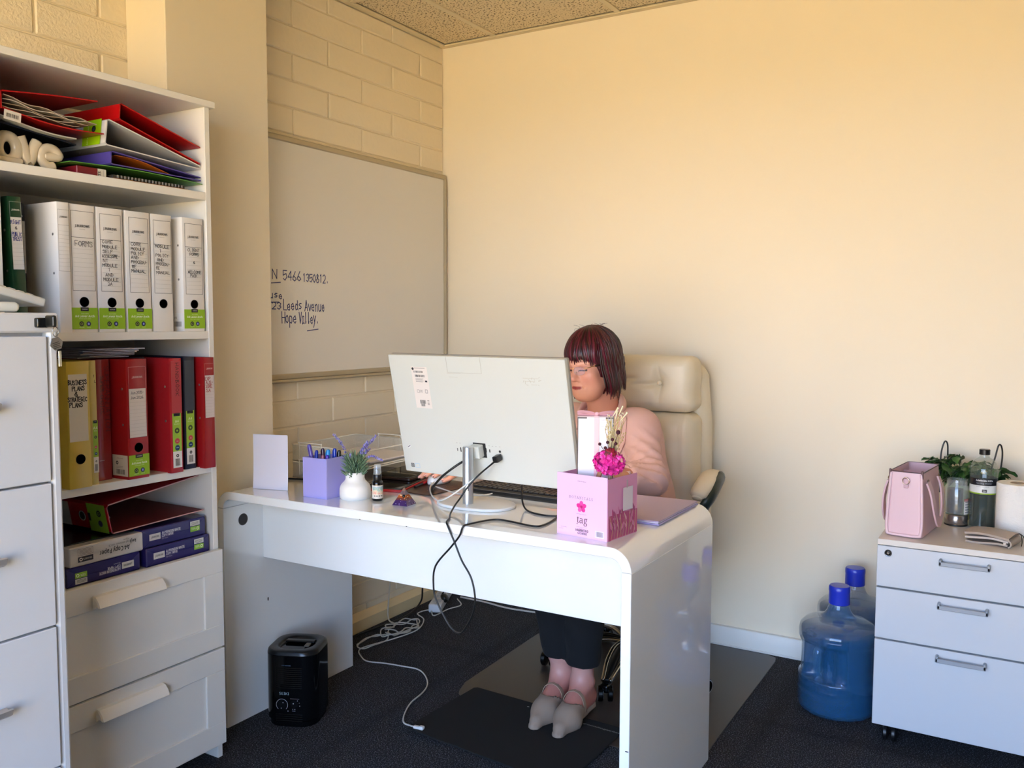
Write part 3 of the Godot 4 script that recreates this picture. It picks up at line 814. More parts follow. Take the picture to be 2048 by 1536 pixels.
func build_desk_things() -> void:
	# folded white card
	var cd := MB.new()
	var o := Vector3(0.297, DT, 1.472)
	var dir := Vector3(0.123, 0, -0.03).normalized()
	var back := Vector3(dir.z, 0, -dir.x)
	for leaf in 2:
		var g := []
		for i in 7:
			var row := PackedVector3Array()
			for j in 5:
				var fy := i / 6.0
				var fx := j / 4.0
				var p := o + Vector3.UP * (0.174 * fy + 0.0006)
				if leaf == 0:
					p += dir * (0.002 + fx * 0.125) - back * (0.006 * pow(1.0 - fy, 4.0) * (1.0 - 0.3 * fx))
				else:
					p += dir * (0.002 + fx * 0.118) + back * (0.0015 + fx * 0.006)
				row.append(p)
			g.append(row)
		cd.sheet(g, 0.0006)
	var cm := mat("#e3e2f0", 0.6)
	solo("greeting_card", cd, cm, "folded blank white card standing at the desk's left end", "card")

	# lilac pen holder
	var ph := thing("pen_holder", "square lilac pen holder with compartments, between the card and the vase", "pen holder", Vector3(0.574, DT, 1.44), 0.02)
	var lil := mat("#a9a4e3", 0.55)
	var S := 0.094
	for s in [-1.0, 1.0]:
		part("wall", MB.new().box(Vector3(0, 0.061, s * (S / 2 - 0.002)), Vector3(S, 0.122, 0.004), 0.0005), lil, ph)
		part("wall", MB.new().box(Vector3(s * (S / 2 - 0.002), 0.061, 0), Vector3(0.004, 0.122, S - 0.008), 0.0005), lil, ph)
	part("divider", MB.new().box(Vector3(0.0, 0.056, 0), Vector3(0.003, 0.112, S - 0.009)), lil, ph)
	part("divider", MB.new().box(Vector3(0, 0.054, 0.002), Vector3(S - 0.009, 0.108, 0.003)), lil, ph)
	part("bottom", MB.new().box(Vector3(0, 0.002, 0), Vector3(S - 0.008, 0.004, S - 0.008)), lil, ph)
	var pens := [
		[Vector3(0.556, 0, 1.462), Vector3(-0.06, 0.9, -0.1), 0.136, "#2a3ba8", "dark blue pen at the left corner of the pen holder", 0.0045],
		[Vector3(0.563, 0, 1.452), Vector3(-0.17, 0.95, 0.1), 0.158, "#5a4aa2", "tall purple pen with a white print leaning left in holder", 0.0055],
		[Vector3(0.566, 0, 1.425), Vector3(-0.03, 0.95, 0.08), 0.141, "#38203c", "dark plum pen in the middle of the pen holder", 0.0055],
		[Vector3(0.600, 0, 1.458), Vector3(0.0, 0.95, -0.03), 0.142, "#2b8fd6", "sky blue capped marker in the pen holder", 0.006],
		[Vector3(0.592, 0, 1.466), Vector3(-0.02, 0.95, 0.0), 0.126, "#a0586c", "dusty pink pen in front of the sky blue marker", 0.0045],
		[Vector3(0.606, 0, 1.468), Vector3(0.01, 0.95, -0.02), 0.127, "#4a2aa6", "violet pen in front of the sky blue marker", 0.005],
		[Vector3(0.596, 0, 1.424), Vector3(0.05, 0.95, 0.03), 0.143, "#2440b0", "royal blue pen at the right of the pen holder", 0.0055],
		[Vector3(0.603, 0, 1.413), Vector3(0.05, 0.95, 0.02), 0.136, "#0d0c14", "black pen leaning to the right corner of the pen holder", 0.0055],
	]
	for e in pens:
		var p := thing("pen", e[4], "pen", e[0] + Vector3(0, DT + 0.0045, 0), 0.0, "pens in the lilac holder")
		var d: Vector3 = e[1].normalized()
		var xx := d.cross(Vector3(0, 0, 1)).normalized()
		p.transform.basis = Basis(xx, d, xx.cross(d))
		var L: float = e[2]
		var r: float = e[5]
		part("barrel", MB.new().lathe([Vector2(0.0006, 0), Vector2(r * 0.5, 0.008), Vector2(r, 0.02), Vector2(r, L * 0.7), Vector2(0.0001, L * 0.7)], 14), mat("#d7d5e6" if r > 0.0052 and e[3] == "#5a4aa2" else e[3], 0.25), p)
		part("cap", MB.new().lathe([Vector2(r * 0.9, L * 0.66), Vector2(r * 1.15, L * 0.665), Vector2(r * 1.12, L - 0.006), Vector2(r * 0.8, L - 0.001), Vector2(0.0001, L)], 14), mat(e[3], 0.22), p)
		part("clip", MB.new().box(Vector3(0, L * 0.82, r * 1.5), Vector3(0.003, L * 0.26, 0.0014), 0.0004), mat(e[3], 0.22), p)

	# white vase
	var vz := thing("vase", "matte white bottle vase with wide body and short neck", "vase", Vector3(0.676, DT, 1.42))
	part("body", MB.new().lathe([Vector2(0.0001, 0.0), Vector2(0.043, 0.0), Vector2(0.046, 0.003), Vector2(0.0468, 0.012), Vector2(0.0465, 0.03), Vector2(0.045, 0.037), Vector2(0.041, 0.044), Vector2(0.035, 0.05), Vector2(0.0305, 0.055), Vector2(0.0285, 0.061), Vector2(0.0283, 0.078), Vector2(0.0272, 0.08), Vector2(0.0255, 0.079), Vector2(0.0255, 0.062), Vector2(0.038, 0.04), Vector2(0.042, 0.012), Vector2(0.0001, 0.008)], 40), mat("#eeeae2", 0.5), vz)
	# lavender bunch
	var lv := thing("lavender_bunch", "artificial lavender with purple flower spikes in the white vase", "flowers", Vector3(0.676, DT + 0.012, 1.42))
	var fol := MB.new()
	for i in 420:
		var a := rng.randf() * TAU
		var rr := 0.021 * sqrt(rng.randf())
		var y0 := rng.randf_range(0.05, 0.105)
		var p := Vector3(cos(a) * rr, y0, sin(a) * rr)
		var l := rng.randf_range(0.014, 0.036)
		var out := Vector3(cos(a), 0, sin(a))
		var d2 := (out * rng.randf_range(0.1, 0.9) + Vector3.UP * rng.randf_range(0.5, 1.0) + Vector3(rng.randf_range(-0.4, 0.4), 0, rng.randf_range(-0.4, 0.4))).normalized()
		fol.hex(["#5c7a5a", "#7d9a78", "#8fa98d", "#4a6647", "#6d8a6a"][rng.randi() % 5])
		var q := p + d2 * l * 0.6 + out * 0.002
		fol.tube(PackedVector3Array([p, q, p + d2 * l + out * rng.randf_range(0.0, 0.006)]), 0.0011, 4, false, PackedFloat32Array([0.0009, 0.0016, 0.0005]))
	part("foliage", fol, vmat(0.7), lv).set_meta("kind", "stuff")
	var tips := [Vector3(-0.078, 0.176, 0.004), Vector3(0.078, 0.182, -0.006), Vector3(0.06, 0.165, 0.012), Vector3(0.106, 0.113, 0.004), Vector3(0.0, 0.125, 0.02), Vector3(0.03, 0.135, -0.03)]
	var spans := [0.45, 0.45, 0.4, 0.4, 0.25, 0.3]
	for i in tips.size():
		var tp: Vector3 = tips[i]
		var c := catmull([Vector3(0, 0.02, 0), Vector3(tp.x * 0.2, 0.075, tp.z * 0.3), Vector3(tp.x * 0.55, lerpf(0.08, tp.y, 0.62) + (0.02 if i == 3 else 0.0), tp.z * 0.6), tp], 8)
		var sm := MB.new()
		sm.hex("#7d9a78").tube(c, 0.0008, 5)
		var n := c.size()
		for k in range(int(n * (1.0 - spans[i])), n):
			for q in 7:
				var a := rng.randf() * TAU
				var f := float(k) / n
				sm.hex(["#7d6fc0", "#9a8fd0", "#675aa6", "#a9a2d6"][rng.randi() % 4] if f > 0.55 or i > 2 else "#8fa98d")
				var w := 0.0042 * (1.25 - f * 0.5)
				sm.ball(c[k] + Vector3(cos(a) * w, rng.randf_range(-0.002, 0.002), sin(a) * w), Vector3(0.0016, 0.0024, 0.0016), 3)
		part("flower_spike", sm, vmat(0.7), lv)

	# spray bottle
	var sp := thing("spray_bottle", "small black spray bottle with clear cap and printed label", "bottle", Vector3(0.756, DT, 1.412))
	part("bottle", MB.new().lathe([Vector2(0.0001, 0), Vector2(0.0148, 0), Vector2(0.0164, 0.002), Vector2(0.0164, 0.052), Vector2(0.0155, 0.057), Vector2(0.0115, 0.061), Vector2(0.011, 0.064), Vector2(0.0001, 0.064)], 28), mat("#0c0a0b", 0.12), sp)
	part("collar", MB.new().lathe([Vector2(0.0128, 0.061), Vector2(0.0132, 0.062), Vector2(0.0132, 0.077), Vector2(0.0122, 0.079), Vector2(0.0001, 0.079)], 28), mat("#0a0a0b", 0.35), sp)
	part("nozzle", MB.new().lathe([Vector2(0.0085, 0.079), Vector2(0.0085, 0.092), Vector2(0.0065, 0.096), Vector2(0.0001, 0.096)], 20), mat("#151517", 0.3), sp)
	part("overcap", MB.new().lathe([Vector2(0.0122, 0.079), Vector2(0.0104, 0.106), Vector2(0.0095, 0.108), Vector2(0.0001, 0.1085)], 28), glassy("#dfe3e4", 0.3), sp)
	var lab := MB.new()
	for i in 28:
		for j in 12:
			var a0 := deg_to_rad(-55 + i * 8.0); var a1 := deg_to_rad(-55 + (i + 1) * 8.0)
			var y0 := 0.0075 + j * 0.0033
			var cc := "#d8cfc2"
			if j > 3 and j < 11 and i > 3 and i < 25:
				var f := (j - 3) / 8.0
				var pal := ["#d99a8a", "#dcb79a", "#cfc3a8", "#9fb9a8", "#8fa6ad", "#a9b6bd"]
				cc = pal[clampi(int(f * 6 + rng.randf_range(-1.3, 1.3)), 0, 5)]
			elif j == 2 and i > 5 and i < 20 and i % 3 != 0:
				cc = "#4a4038"
			lab.hex(cc)
			var r := 0.01655
			lab.quad(Vector3(sin(a0) * r, y0, cos(a0) * r), Vector3(sin(a1) * r, y0, cos(a1) * r), Vector3(sin(a1) * r, y0 + 0.0033, cos(a1) * r), Vector3(sin(a0) * r, y0 + 0.0033, cos(a0) * r))
	part("label", lab, vmat(0.4), sp)

	# resin pyramid
	var py := thing("resin_pyramid", "small resin pyramid with purple and amber stone chips", "ornament", Vector3(0.858, DT, 1.415), 0.1)
	var pm := MB.new()
	var h := 0.05; var q := 0.0255
	var layers := [[0.0, "#4a2f5e"], [0.3, "#6a3a35"], [0.42, "#a8562a"], [0.58, "#6f5a5c"], [0.8, "#8a6a58"], [1.0, "#8a6a58"]]
	for i in layers.size() - 1:
		var f0: float = layers[i][0]; var f1: float = layers[i + 1][0]
		pm.hex(layers[i][1])
		for s in 4:
			var a := s * PI / 2
			var d0 := Basis(Vector3.UP, a) * Vector3(1, 0, 1) * q * (1 - f0); var e0 := Basis(Vector3.UP, a) * Vector3(1, 0, -1) * q * (1 - f0)
			var d1 := Basis(Vector3.UP, a) * Vector3(1, 0, 1) * q * (1 - f1); var e1 := Basis(Vector3.UP, a) * Vector3(1, 0, -1) * q * (1 - f1)
			pm.tri(d0 + Vector3.UP * h * f0, e0 + Vector3.UP * h * f0, e1 + Vector3.UP * h * f1)
			pm.tri(d0 + Vector3.UP * h * f0, e1 + Vector3.UP * h * f1, d1 + Vector3.UP * h * f1)
	pm.quad(Vector3(-q, 0, -q), Vector3(q, 0, -q), Vector3(q, 0, q), Vector3(-q, 0, q))
	part("body", pm, vmat(0.06), py)
	var chips := MB.new()
	for i in 90:
		var f := pow(rng.randf(), 1.3) * 0.6
		var s := rng.randi() % 4
		var p := Basis(Vector3.UP, s * PI / 2) * (Vector3(1, 0, rng.randf_range(-0.95, 0.95)) * q * (1 - f)) + Vector3.UP * h * f
		chips.hex(["#7a5aa0", "#3d2350", "#b9a5cf"][rng.randi() % 3] if f < 0.28 else ["#c9742a", "#e0a45a", "#7a2e1a", "#f0d6a8"][rng.randi() % 4])
		chips.ball(p, Vector3.ONE * rng.randf_range(0.0008, 0.002), 3)
	part("stone_chips", chips, vmat(0.15), py).set_meta("kind", "stuff")
	var bead := MB.new().ball(Vector3(0.006, 0.026, 0.011), Vector3.ONE * 0.0052, 8)
	part("bead", bead, mat("#06060a", 0.08), py)

	# letter trays of white wire mesh
	var tr := thing("letter_tray", "two-tier white wire mesh letter tray holding papers", "letter tray", Vector3(0.42, DT, 1.1))
	var wm := mat("#dedacb", 0.4)
	for lev in 2:
		var y0 := 0.003 + lev * 0.058
		var hh := 0.052
		var X := 0.158; var Z := 0.162
		var rim := MB.new()
		var rp := PackedVector3Array([Vector3(-X, y0 + hh, Z), Vector3(-X, y0 + hh, -Z), Vector3(X, y0 + hh, -Z), Vector3(X, y0 + hh, Z)])
		rim.tube(rp, 0.0026, 6)
		rim.tube(catmull([Vector3(-X, y0 + hh, Z), Vector3(0.0, y0 + hh, Z), Vector3(0.03, y0 + hh - 0.006, Z), Vector3(0.042, y0 + 0.02, Z), Vector3(0.06, y0 + 0.003, Z), Vector3(X, y0 + 0.002, Z)], 5), 0.0026, 6)
		rim.tube(PackedVector3Array([Vector3(-X, y0, Z), Vector3(-X, y0, -Z), Vector3(X, y0, -Z), Vector3(X, y0, Z)]), 0.0022, 6, true)
		part("rim", rim, wm, tr)
		var floor_ := MB.new().box(Vector3(0, y0 - 0.0005, 0), Vector3(2 * X, 0.0012, 2 * Z))
		part("tray_floor", floor_, wm, tr)
		for side in 3:
			var m := MB.new()
			var len := 2 * Z if side == 0 else 2 * X
			var n := int(len / 0.0052)
			for dirn in [-1.0, 1.0]:
				for i in range(-10, n + 11):
					var s0 := i * 0.0052
					var a := Vector2(s0, 0)
					var b := Vector2(s0 + dirn * hh, hh)
					# clip to 0..len
					if (a.x < 0 and b.x < 0) or (a.x > len and b.x > len): continue
					var d := b - a
					if a.x < 0: a += d * (-a.x / d.x)
					if a.x > len: a += d * ((len - a.x) / d.x)
					if b.x < 0: b = a + (b - a) * ((0 - a.x) / (b.x - a.x))
					if b.x > len: b = a + (b - a) * ((len - a.x) / (b.x - a.x))
					var P := func(w): return Vector3(-X, y0 + w.y, -Z + w.x) if side == 0 else Vector3(-X + w.x, y0 + w.y, -Z if side == 1 else Z)
					if side == 2:
						var lim := func(w): return minf(w.y, hh if w.x < X + 0.02 else maxf(0.0, hh * (1.0 - (w.x - X - 0.02) / 0.025)))
						if a.x > X + 0.05 and b.x > X + 0.05: continue
						a.y = lim.call(a)
						b.y = lim.call(b)
						if a.distance_to(b) < 0.001: continue
					m.tube(PackedVector3Array([P.call(a), P.call(b)]), 0.00075, 3)
			var msh := part("wire_mesh", m, wm, tr)
			msh.set_meta("kind", "stuff")
		for s in [-1.0, 1.0]:
			var hd := MB.new()
			var xo := 0.0 if s < 0 else -0.075
			hd.tube(catmull([Vector3(xo - 0.05, y0 + 0.01, s * (Z + 0.002)), Vector3(xo - 0.05, y0 + hh + 0.006, s * (Z + 0.002)), Vector3(xo - 0.046, y0 + hh + 0.0095, s * (Z + 0.002)), Vector3(xo + 0.046, y0 + hh + 0.0095, s * (Z + 0.002)), Vector3(xo + 0.05, y0 + hh + 0.006, s * (Z + 0.002)), Vector3(xo + 0.05, y0 + 0.01, s * (Z + 0.002))], 4), 0.002, 6)
			part("handle", hd, wm, tr)
	for i in 4:
		var st := MB.new()
		var yy: float = [0.0045, 0.0625, 0.0665, 0.0705][i]
		st.box(Vector3(0.01, yy + 0.0019, 0), Vector3(0.26 - 0.02 * (i % 3), 0.0038, 0.28 - 0.01 * i), 0.0006)
		solo("paper_stack", st, mat(["#c9c3bd", "#cdc6c9", "#b7adb4", "#d9d5d3"][i], 0.7), ["white papers in the lower wire tray", "pale papers at the bottom of the upper wire tray", "mauve grey folder among papers in upper wire tray", "white sheets on top in the upper wire tray"][i], "papers", "papers in the wire tray").position = Vector3(0.42 + 0.004 * i, DT, 1.1)
	# a black lead beside the tray
	var bc := MB.new().tube(catmull([Vector3(0.245, DT + 0.003, 1.31), Vector3(0.33, DT + 0.003, 1.285), Vector3(0.46, DT + 0.003, 1.282), Vector3(0.55, DT + 0.003, 1.3)], 6), 0.003, 8)
	solo("cable", bc, mat("#0b0b0c", 0.4), "short black lead on the desk in front of the wire tray", "cable")

	# leather mat, tablets, pencil, mouse
	var mt := MB.new()
	mt.put(Transform3D(Basis(Vector3(1, 0, 0), Vector3(0, 0, -1), Vector3(0, 1, 0)).rotated(Vector3.UP, -0.12), Vector3(0.765, DT + 0.0003, 1.155)))
	mt.prism(round_rect(0.2, 0.24, 0.02), 0.003, 0.0008)
	solo("mouse_mat", mt, mat("#3a2216", 0.4), "dark brown leather look mouse mat under the mouse", "mouse mat")
	var mk := Ink.new()
	for i in 26:
		var a := rng.randf() * TAU
		var p := Vector2(rng.randf_range(-0.07, 0.07), rng.randf_range(-0.085, 0.085))
		mk.mb.hex(["#7a3f1e", "#8a5a2e", "#5a2f1a", "#a06a3a"][rng.randi() % 4])
		mk.line([p, p + Vector2(cos(a), sin(a)) * 0.012, p + Vector2(cos(a + 0.7), sin(a + 0.7)) * 0.022], 0.0016)
	var mp := part("pattern", mk.mb, vmat(0.4), get_node("mouse_mat"))
	mp.set_meta("kind", "stuff")
	mp.transform = Transform3D(Basis(Vector3(1, 0, 0), Vector3(0, 0, -1), Vector3(0, 1, 0)).rotated(Vector3.UP, -0.12), Vector3(0.765, DT + 0.0033, 1.155))
	var tabs := [
		[Vector3(0.65, DT, 1.185), 0.14, 0.245, 0.26, "#c01a20", "black tablet with a bright red edged case beside the mat"],
		[Vector3(0.60, DT + 0.0115, 1.06), 0.15, 0.225, 0.12, "#2a1812", "black phone tablet in brown case lying behind the red tablet"],
	]
	for e in tabs:
		var tb := thing("tablet", e[5], "tablet", e[0], e[3], "tablets on the desk")
		var c := MB.new()
		c.put(Transform3D(Basis(Vector3(1, 0, 0), Vector3(0, 0, -1), Vector3(0, 1, 0)), Vector3.ZERO))
		c.prism(round_rect(e[1], e[2], 0.012), 0.0085, 0.002)
		part("case", c, mat(e[4], 0.35), tb)
		var c2 := MB.new()
		c2.put(Transform3D(Basis(Vector3(1, 0, 0), Vector3(0, 0, -1), Vector3(0, 1, 0)), Vector3(0, 0.0075, 0)))
		c2.prism(round_rect(e[1] - 0.006, e[2] - 0.006, 0.01), 0.003, 0.0006)
		part("bezel", c2, mat("#0a0809", 0.25), tb)
		var c3 := MB.new()
		c3.put(Transform3D(Basis(Vector3(1, 0, 0), Vector3(0, 0, -1), Vector3(0, 1, 0)), Vector3(0, 0.0105, 0)))
		c3.prism(round_rect(e[1] - 0.022, e[2] - 0.03, 0.003), 0.0005, 0.0)
		part("screen", c3, mat("#14110f", 0.06), tb)
	var pc := thing("stylus", "red and black stylus lying across the mouse mat's left edge", "stylus", Vector3(0.735, DT + 0.0085, 1.16), 0.25)
	part("grip", MB.new().tube(PackedVector3Array([Vector3(0, 0, 0.05), Vector3(0, 0, 0.065), Vector3(0, 0, 0.0)]), 0.004, 8), mat("#0d0b0b", 0.3), pc)
	part("barrel", MB.new().tube(PackedVector3Array([Vector3(0, 0, 0.0), Vector3(0, 0, -0.07)]), 0.0048, 10), mat("#c4161c", 0.25), pc)
	# lilac folders at the right end
	for i in 2:
		var f := MB.new()
		f.box(Vector3.ZERO, Vector3(0.224, 0.004, 0.312), 0.001)
		var s := solo("folder", f, mat("#b3a0bd" if i == 1 else "#a99fd0", 0.45), ["lilac card folder, lower of the two at desk's right end", "lilac card folder, upper of the two at desk's right end"][i], "folder", "lilac folders at the right end of the desk")
		s.position = Vector3(1.485 - 0.001 * i, DT + 0.0025 + i * 0.0068, 1.131)
		s.rotation = Vector3(0, 0.003 * i, 0.006 if i == 1 else 0.0)
	var inner := MB.new().box(Vector3(1.485, DT + 0.006, 1.131), Vector3(0.216, 0.0028, 0.302))
	solo("paper_stack", inner, mat("#e9e6ee", 0.7), "white sheets between the two lilac folders", "papers")


# ---------------------------------------------------------------- computer
const SCREEN_E := 0.22


func build_computer() -> void:
	var t := thing("monitor", "white all-in-one computer monitor seen from behind, screen facing the seated woman", "monitor", Vector3(1.045, DT, 1.32))
	var white := mat("#d3d4cb", 0.42)
	# panel frame: local axes of the tilted panel
	var yaw := -0.021; var tilt := -0.223 + 0.015
	tilt = -0.223
	var nn := Vector3(sin(0.001) * cos(tilt), sin(tilt), cos(tilt)).normalized()
	yaw = -0.04
	nn = Vector3(sin(yaw) * cos(tilt), sin(tilt), cos(yaw) * cos(tilt))
	var rr := Vector3(cos(yaw), 0, -sin(yaw))
	var uu := nn.cross(rr)
	var ctr := Vector3(1.057, 1.022, 1.322) - t.position
	var fr := Transform3D(Basis(rr, uu, nn), ctr)
	var bp := MB.new()
	bp.put(fr * Transform3D(Basis(), Vector3(0, 0, -0.016)))
	bp.prism(round_rect(0.613, 0.374, 0.004, 3), 0.016, 0.0015)
	part("back_cover", bp, white, t)
	var ed := MB.new()
	ed.put(fr * Transform3D(Basis(), Vector3(0, 0, -0.024)))
	ed.prism(round_rect(0.6135, 0.3745, 0.003, 3), 0.008, 0.001)
	part("bezel", ed, mat("#9a948a", 0.4), t)
	var sc := MB.new()
	sc.put(fr)
	sc.box(Vector3(0, 0.004, -0.0246), Vector3(0.597, 0.345, 0.0014))
	var lit := StandardMaterial3D.new()
	lit.albedo_color = Color("#0a0d12")
	lit.roughness = 0.1
	lit.emission_enabled = true
	lit.emission = Color("#dfe6f5")
	lit.emission_energy_multiplier = 0.5
	part("screen", sc, lit, t)
	var glow := AreaLight3D.new()
	glow.name = "screen_light"
	glow.area_size = Vector2(0.59, 0.34)
	glow.light_color = Color("#fbeee0")
	glow.light_energy = SCREEN_E
	glow.shadow_enabled = true
	t.add_child(glow)
	glow.transform = fr * Transform3D(Basis(), Vector3(0, 0.004, -0.028))
	var ca := MB.new()
	ca.put(fr)
	for e in [[-0.088, 0.187, -0.088, 0.139], [-0.088, 0.139, 0.032, 0.139], [0.032, 0.139, 0.032, 0.187]]:
		var a := Vector3(e[0], e[1], 0.0003); var b := Vector3(e[2], e[3], 0.0003)
		ca.box((a + b) / 2, (b - a).abs() + Vector3(0.0009, 0.0009, 0.0006))
	part("webcam_seam", ca, mat("#b9b4a8", 0.6), t)
	# sticker and printing, x from the panel's left as seen from behind, y from its bottom
	var k := Ink.new()
	k.rect(0.083, 0.211, 0.06, 0.128, "#e7ddd4").lift()
	k.disc(0.0895, 0.333, 0.0042, "#2e2c2b")
	k.rect(0.095, 0.3345, 0.04, 0.0014, "#7d7772")
	k.bars(0.092, 0.321, 0.034, 0.006, 2).bars(0.095, 0.308, 0.036, 0.007, 3)
	for i in 4: k.rect(0.095, 0.302 - i * 0.0032, 0.03 - 0.004 * (i % 2), 0.0011, "#8a837d")
	k.rect(0.13, 0.2925, 0.008, 0.0052, "#2d2a2a")
	k.text("CE", 0.11, 0.2605, 0.0075, "#5a5552", "Droid Sans").frame(0.0945, 0.2595, 0.009, 0.0085, 0.0008, "#5a5552").frame(0.125, 0.2585, 0.009, 0.011, 0.0012, "#6a6562")
	k.bars(0.1, 0.225, 0.022, 0.0115, 6).bars(0.103, 0.217, 0.014, 0.007, 7)
	for i in 4: k.rect(0.1275, 0.2225 + i * 0.004, 0.0075, 0.0016, "#77706b")
	var back := fr * Transform3D(Basis(), Vector3(-0.3065, -0.187, 0))
	stick_at("regulatory_sticker", k, t, back)
	k = Ink.new()
	for e in [[0.214, 0.084, 0.0024, 0.0095], [0.2255, 0.082, 0.0036, 0.0145], [0.237, 0.083, 0.0036, 0.012], [0.317, 0.088, 0.004, 0.014], [0.33, 0.089, 0.0035, 0.01], [0.3632, 0.0912, 0.0076, 0.0076]]:
		var po_ := MB.new()
		po_.put(back * Transform3D(Basis(), Vector3(e[0] + e[2] / 2, e[1] + e[3] / 2, -0.001)))
		po_.prism(round_rect(e[2], e[3], e[2] * 0.45, 3), 0.0016, 0.0002)
		part("port", po_, mat("#242322", 0.6), t)
	for x in [0.213, 0.225, 0.316, 0.329, 0.341, 0.353, 0.366]: k.rect(x, 0.109, 0.005, 0.0012, "#a5a09a")
	stick_at("port_legend", k, t, back).set_meta("kind", "stuff")
	k = Ink.new()
	k.frame(0.026, 0.0155, 0.012, 0.013, 0.002, "#4a4a4c").rect(0.029, 0.0185, 0.006, 0.006, "#6a6a6c")
	stick_at("small_sticker", k, t, back)
	k = Ink.new()
	k.frame(0.042, 0.015, 0.018, 0.0145, 0.0012, "#9fc6de")
	stick_at("small_sticker", k, t, back)
	k = Ink.new()
	k.poly([Vector2(0.022, 0.078), Vector2(0.03, 0.079), Vector2(0.037, 0.087), Vector2(0.029, 0.088)], "#f6f5f2")
	k.lift().mb.hex("#77757a")
	k.line([Vector2(0.025, 0.081), Vector2(0.033, 0.086)], 0.003)
	stick_at("small_sticker", k, t, back)
	k = Ink.new()
	# faint tape marks
	for e in [[0.215, 0.323, 0.05, 0.001], [0.222, 0.312, 0.03, 0.001], [0.475, 0.318, 0.05, 0.0011], [0.48, 0.309, 0.03, 0.0012], [0.5, 0.3, 0.02, 0.0012]]:
		k.rect(e[0], e[1], e[2], e[3], "#c5beae")
	for i in 12:
		var p := Vector2(0.478 + rng.randf() * 0.05, 0.3 + rng.randf() * 0.022)
		k.mb.hex("#a89f8a")
		k.line([p, p + Vector2(rng.randf_range(-0.008, 0.008), rng.randf_range(-0.008, 0.004))], 0.0008)
	stick_at("tape_residue", k, t, back).set_meta("kind", "stuff")
	# stand
	var al := mat("#c3c6c8", 0.28, 0.75)
	var px := Vector3(1.034, 0, 1.343) - Vector3(t.position.x, 0, t.position.z)
	var po := MB.new()
	po.lathe([Vector2(0.0155, 0.008), Vector2(0.0155, 0.172), Vector2(0.0147, 0.1735), Vector2(0.0001, 0.1735)], 32, px)
	part("stand_post", po, al, t)
	var hl := fr.affine_inverse() * (px + Vector3(0.014, 0.157, -0.03))
	var hs := MB.new()
	hs.put(fr)
	hs.box(Vector3(hl.x, hl.y, 0.0004), Vector3(0.044, 0.044, 0.0008))
	part("hinge_slot", hs, mat("#141414", 0.7), t)
	var hg := MB.new()
	hg.put(fr)
	hg.box(Vector3(hl.x - 0.004, hl.y, 0.012), Vector3(0.034, 0.037, 0.026), 0.002)
	part("hinge", hg, white, t)
	var vent := MB.new().box(px + Vector3(0.009, 0.054, 0.0128), Vector3(0.0022, 0.012, 0.001))
	part("cable_slot", vent, mat("#1d1e20", 0.6), t)
	var ba := MB.new()
	var el := PackedVector2Array()
	for i in 40:
		var a := TAU * i / 40
		var c := cos(a); var s := sin(a)
		el.append(Vector2(signf(c) * pow(absf(c), 0.85) * 0.122, signf(s) * pow(absf(s), 0.85) * 0.082))
	ba.put(Transform3D(Basis(Vector3(1, 0, 0), Vector3(0, 0, -1), Vector3(0, 1, 0)), Vector3(1.046, 0.0004, 1.318) - Vector3(t.position.x, 0, t.position.z)))
	ba.prism(el, 0.0085, 0.0018)
	part("stand_base", ba, mat("#e9e7e0", 0.35), t)
	# keyboard in front of the woman
	var kb := thing("keyboard", "black keyboard under the monitor's lower edge, in front of the woman", "keyboard", Vector3(1.13, DT, 1.105), -0.03)
	part("case", MB.new().rbox(Vector3(0, 0.009, 0), Vector3(0.46, 0.018, 0.15), 0.005, 2), mat("#0c0c0d", 0.35), kb)
	var kc := MB.new().box(Vector3.ZERO, Vector3(0.016, 0.006, 0.016), 0.0018).mesh()
	for i in 24:
		for j in 6:
			inst("key", kc, mat("#131315", 0.4), kb, Transform3D(Basis(), Vector3(-0.215 + i * 0.0187, 0.02, -0.056 + j * 0.0205)))
	# mouse
	var ms := thing("mouse", "white computer mouse under the woman's hand on the brown mat", "mouse", Vector3(0.752, DT + 0.0035, 1.095), 0.1)
	part("shell", MB.new().ball(Vector3(0, 0.0, 0), Vector3(0.03, 0.036, 0.055), 12), mat("#e6e4df", 0.25), ms)
	ms.get_child(0).mesh = mouse_mesh()
	part("wheel", MB.new().tube(PackedVector3Array([Vector3(-0.003, 0.026, 0.03), Vector3(0.003, 0.026, 0.03)]), 0.007, 12), mat("#8f9094", 0.4), ms)
	# cables
	cable("cable", [Vector3(1.098, 0.905, 1.312), Vector3(1.078, 0.872, 1.34), Vector3(1.033, 0.83, 1.37), Vector3(0.99, 0.8, 1.375), Vector3(0.95, 0.782, 1.365), Vector3(0.905, 0.779, 1.33), Vector3(0.86, 0.78, 1.285), Vector3(0.82, 0.786, 1.235), Vector3(0.785, 0.786, 1.175), Vector3(0.772, 0.786, 1.15)], 0.0023, "#dcdad3", "white mouse lead looping from the monitor's port to mouse")
	cable("cable", [Vector3(0.762, 0.784, 1.152), Vector3(0.80, 0.779, 1.178), Vector3(0.86, 0.778, 1.205), Vector3(0.93, 0.778, 1.235), Vector3(0.99, 0.778, 1.222), Vector3(1.012, 0.778, 1.175), Vector3(0.985, 0.779, 1.12)], 0.0021, "#d7d4cb", "second white lead curving on the desk behind the stand")
	cable("cable", [Vector3(1.005, 0.902, 1.298), Vector3(0.985, 0.885, 1.325), Vector3(0.95, 0.858, 1.335), Vector3(0.92, 0.836, 1.325), Vector3(0.88, 0.806, 1.30), Vector3(0.84, 0.784, 1.25), Vector3(0.79, 0.783, 1.17)], 0.0036, "#0b0b0c", "thick black lead drooping left from behind the stand")
	var pl := MB.new()
	pl.put(Transform3D(Basis(rr, uu, nn) * Basis(Vector3(0, 0, 1), 0.15), Vector3(1.118, 0.914, 1.318)))
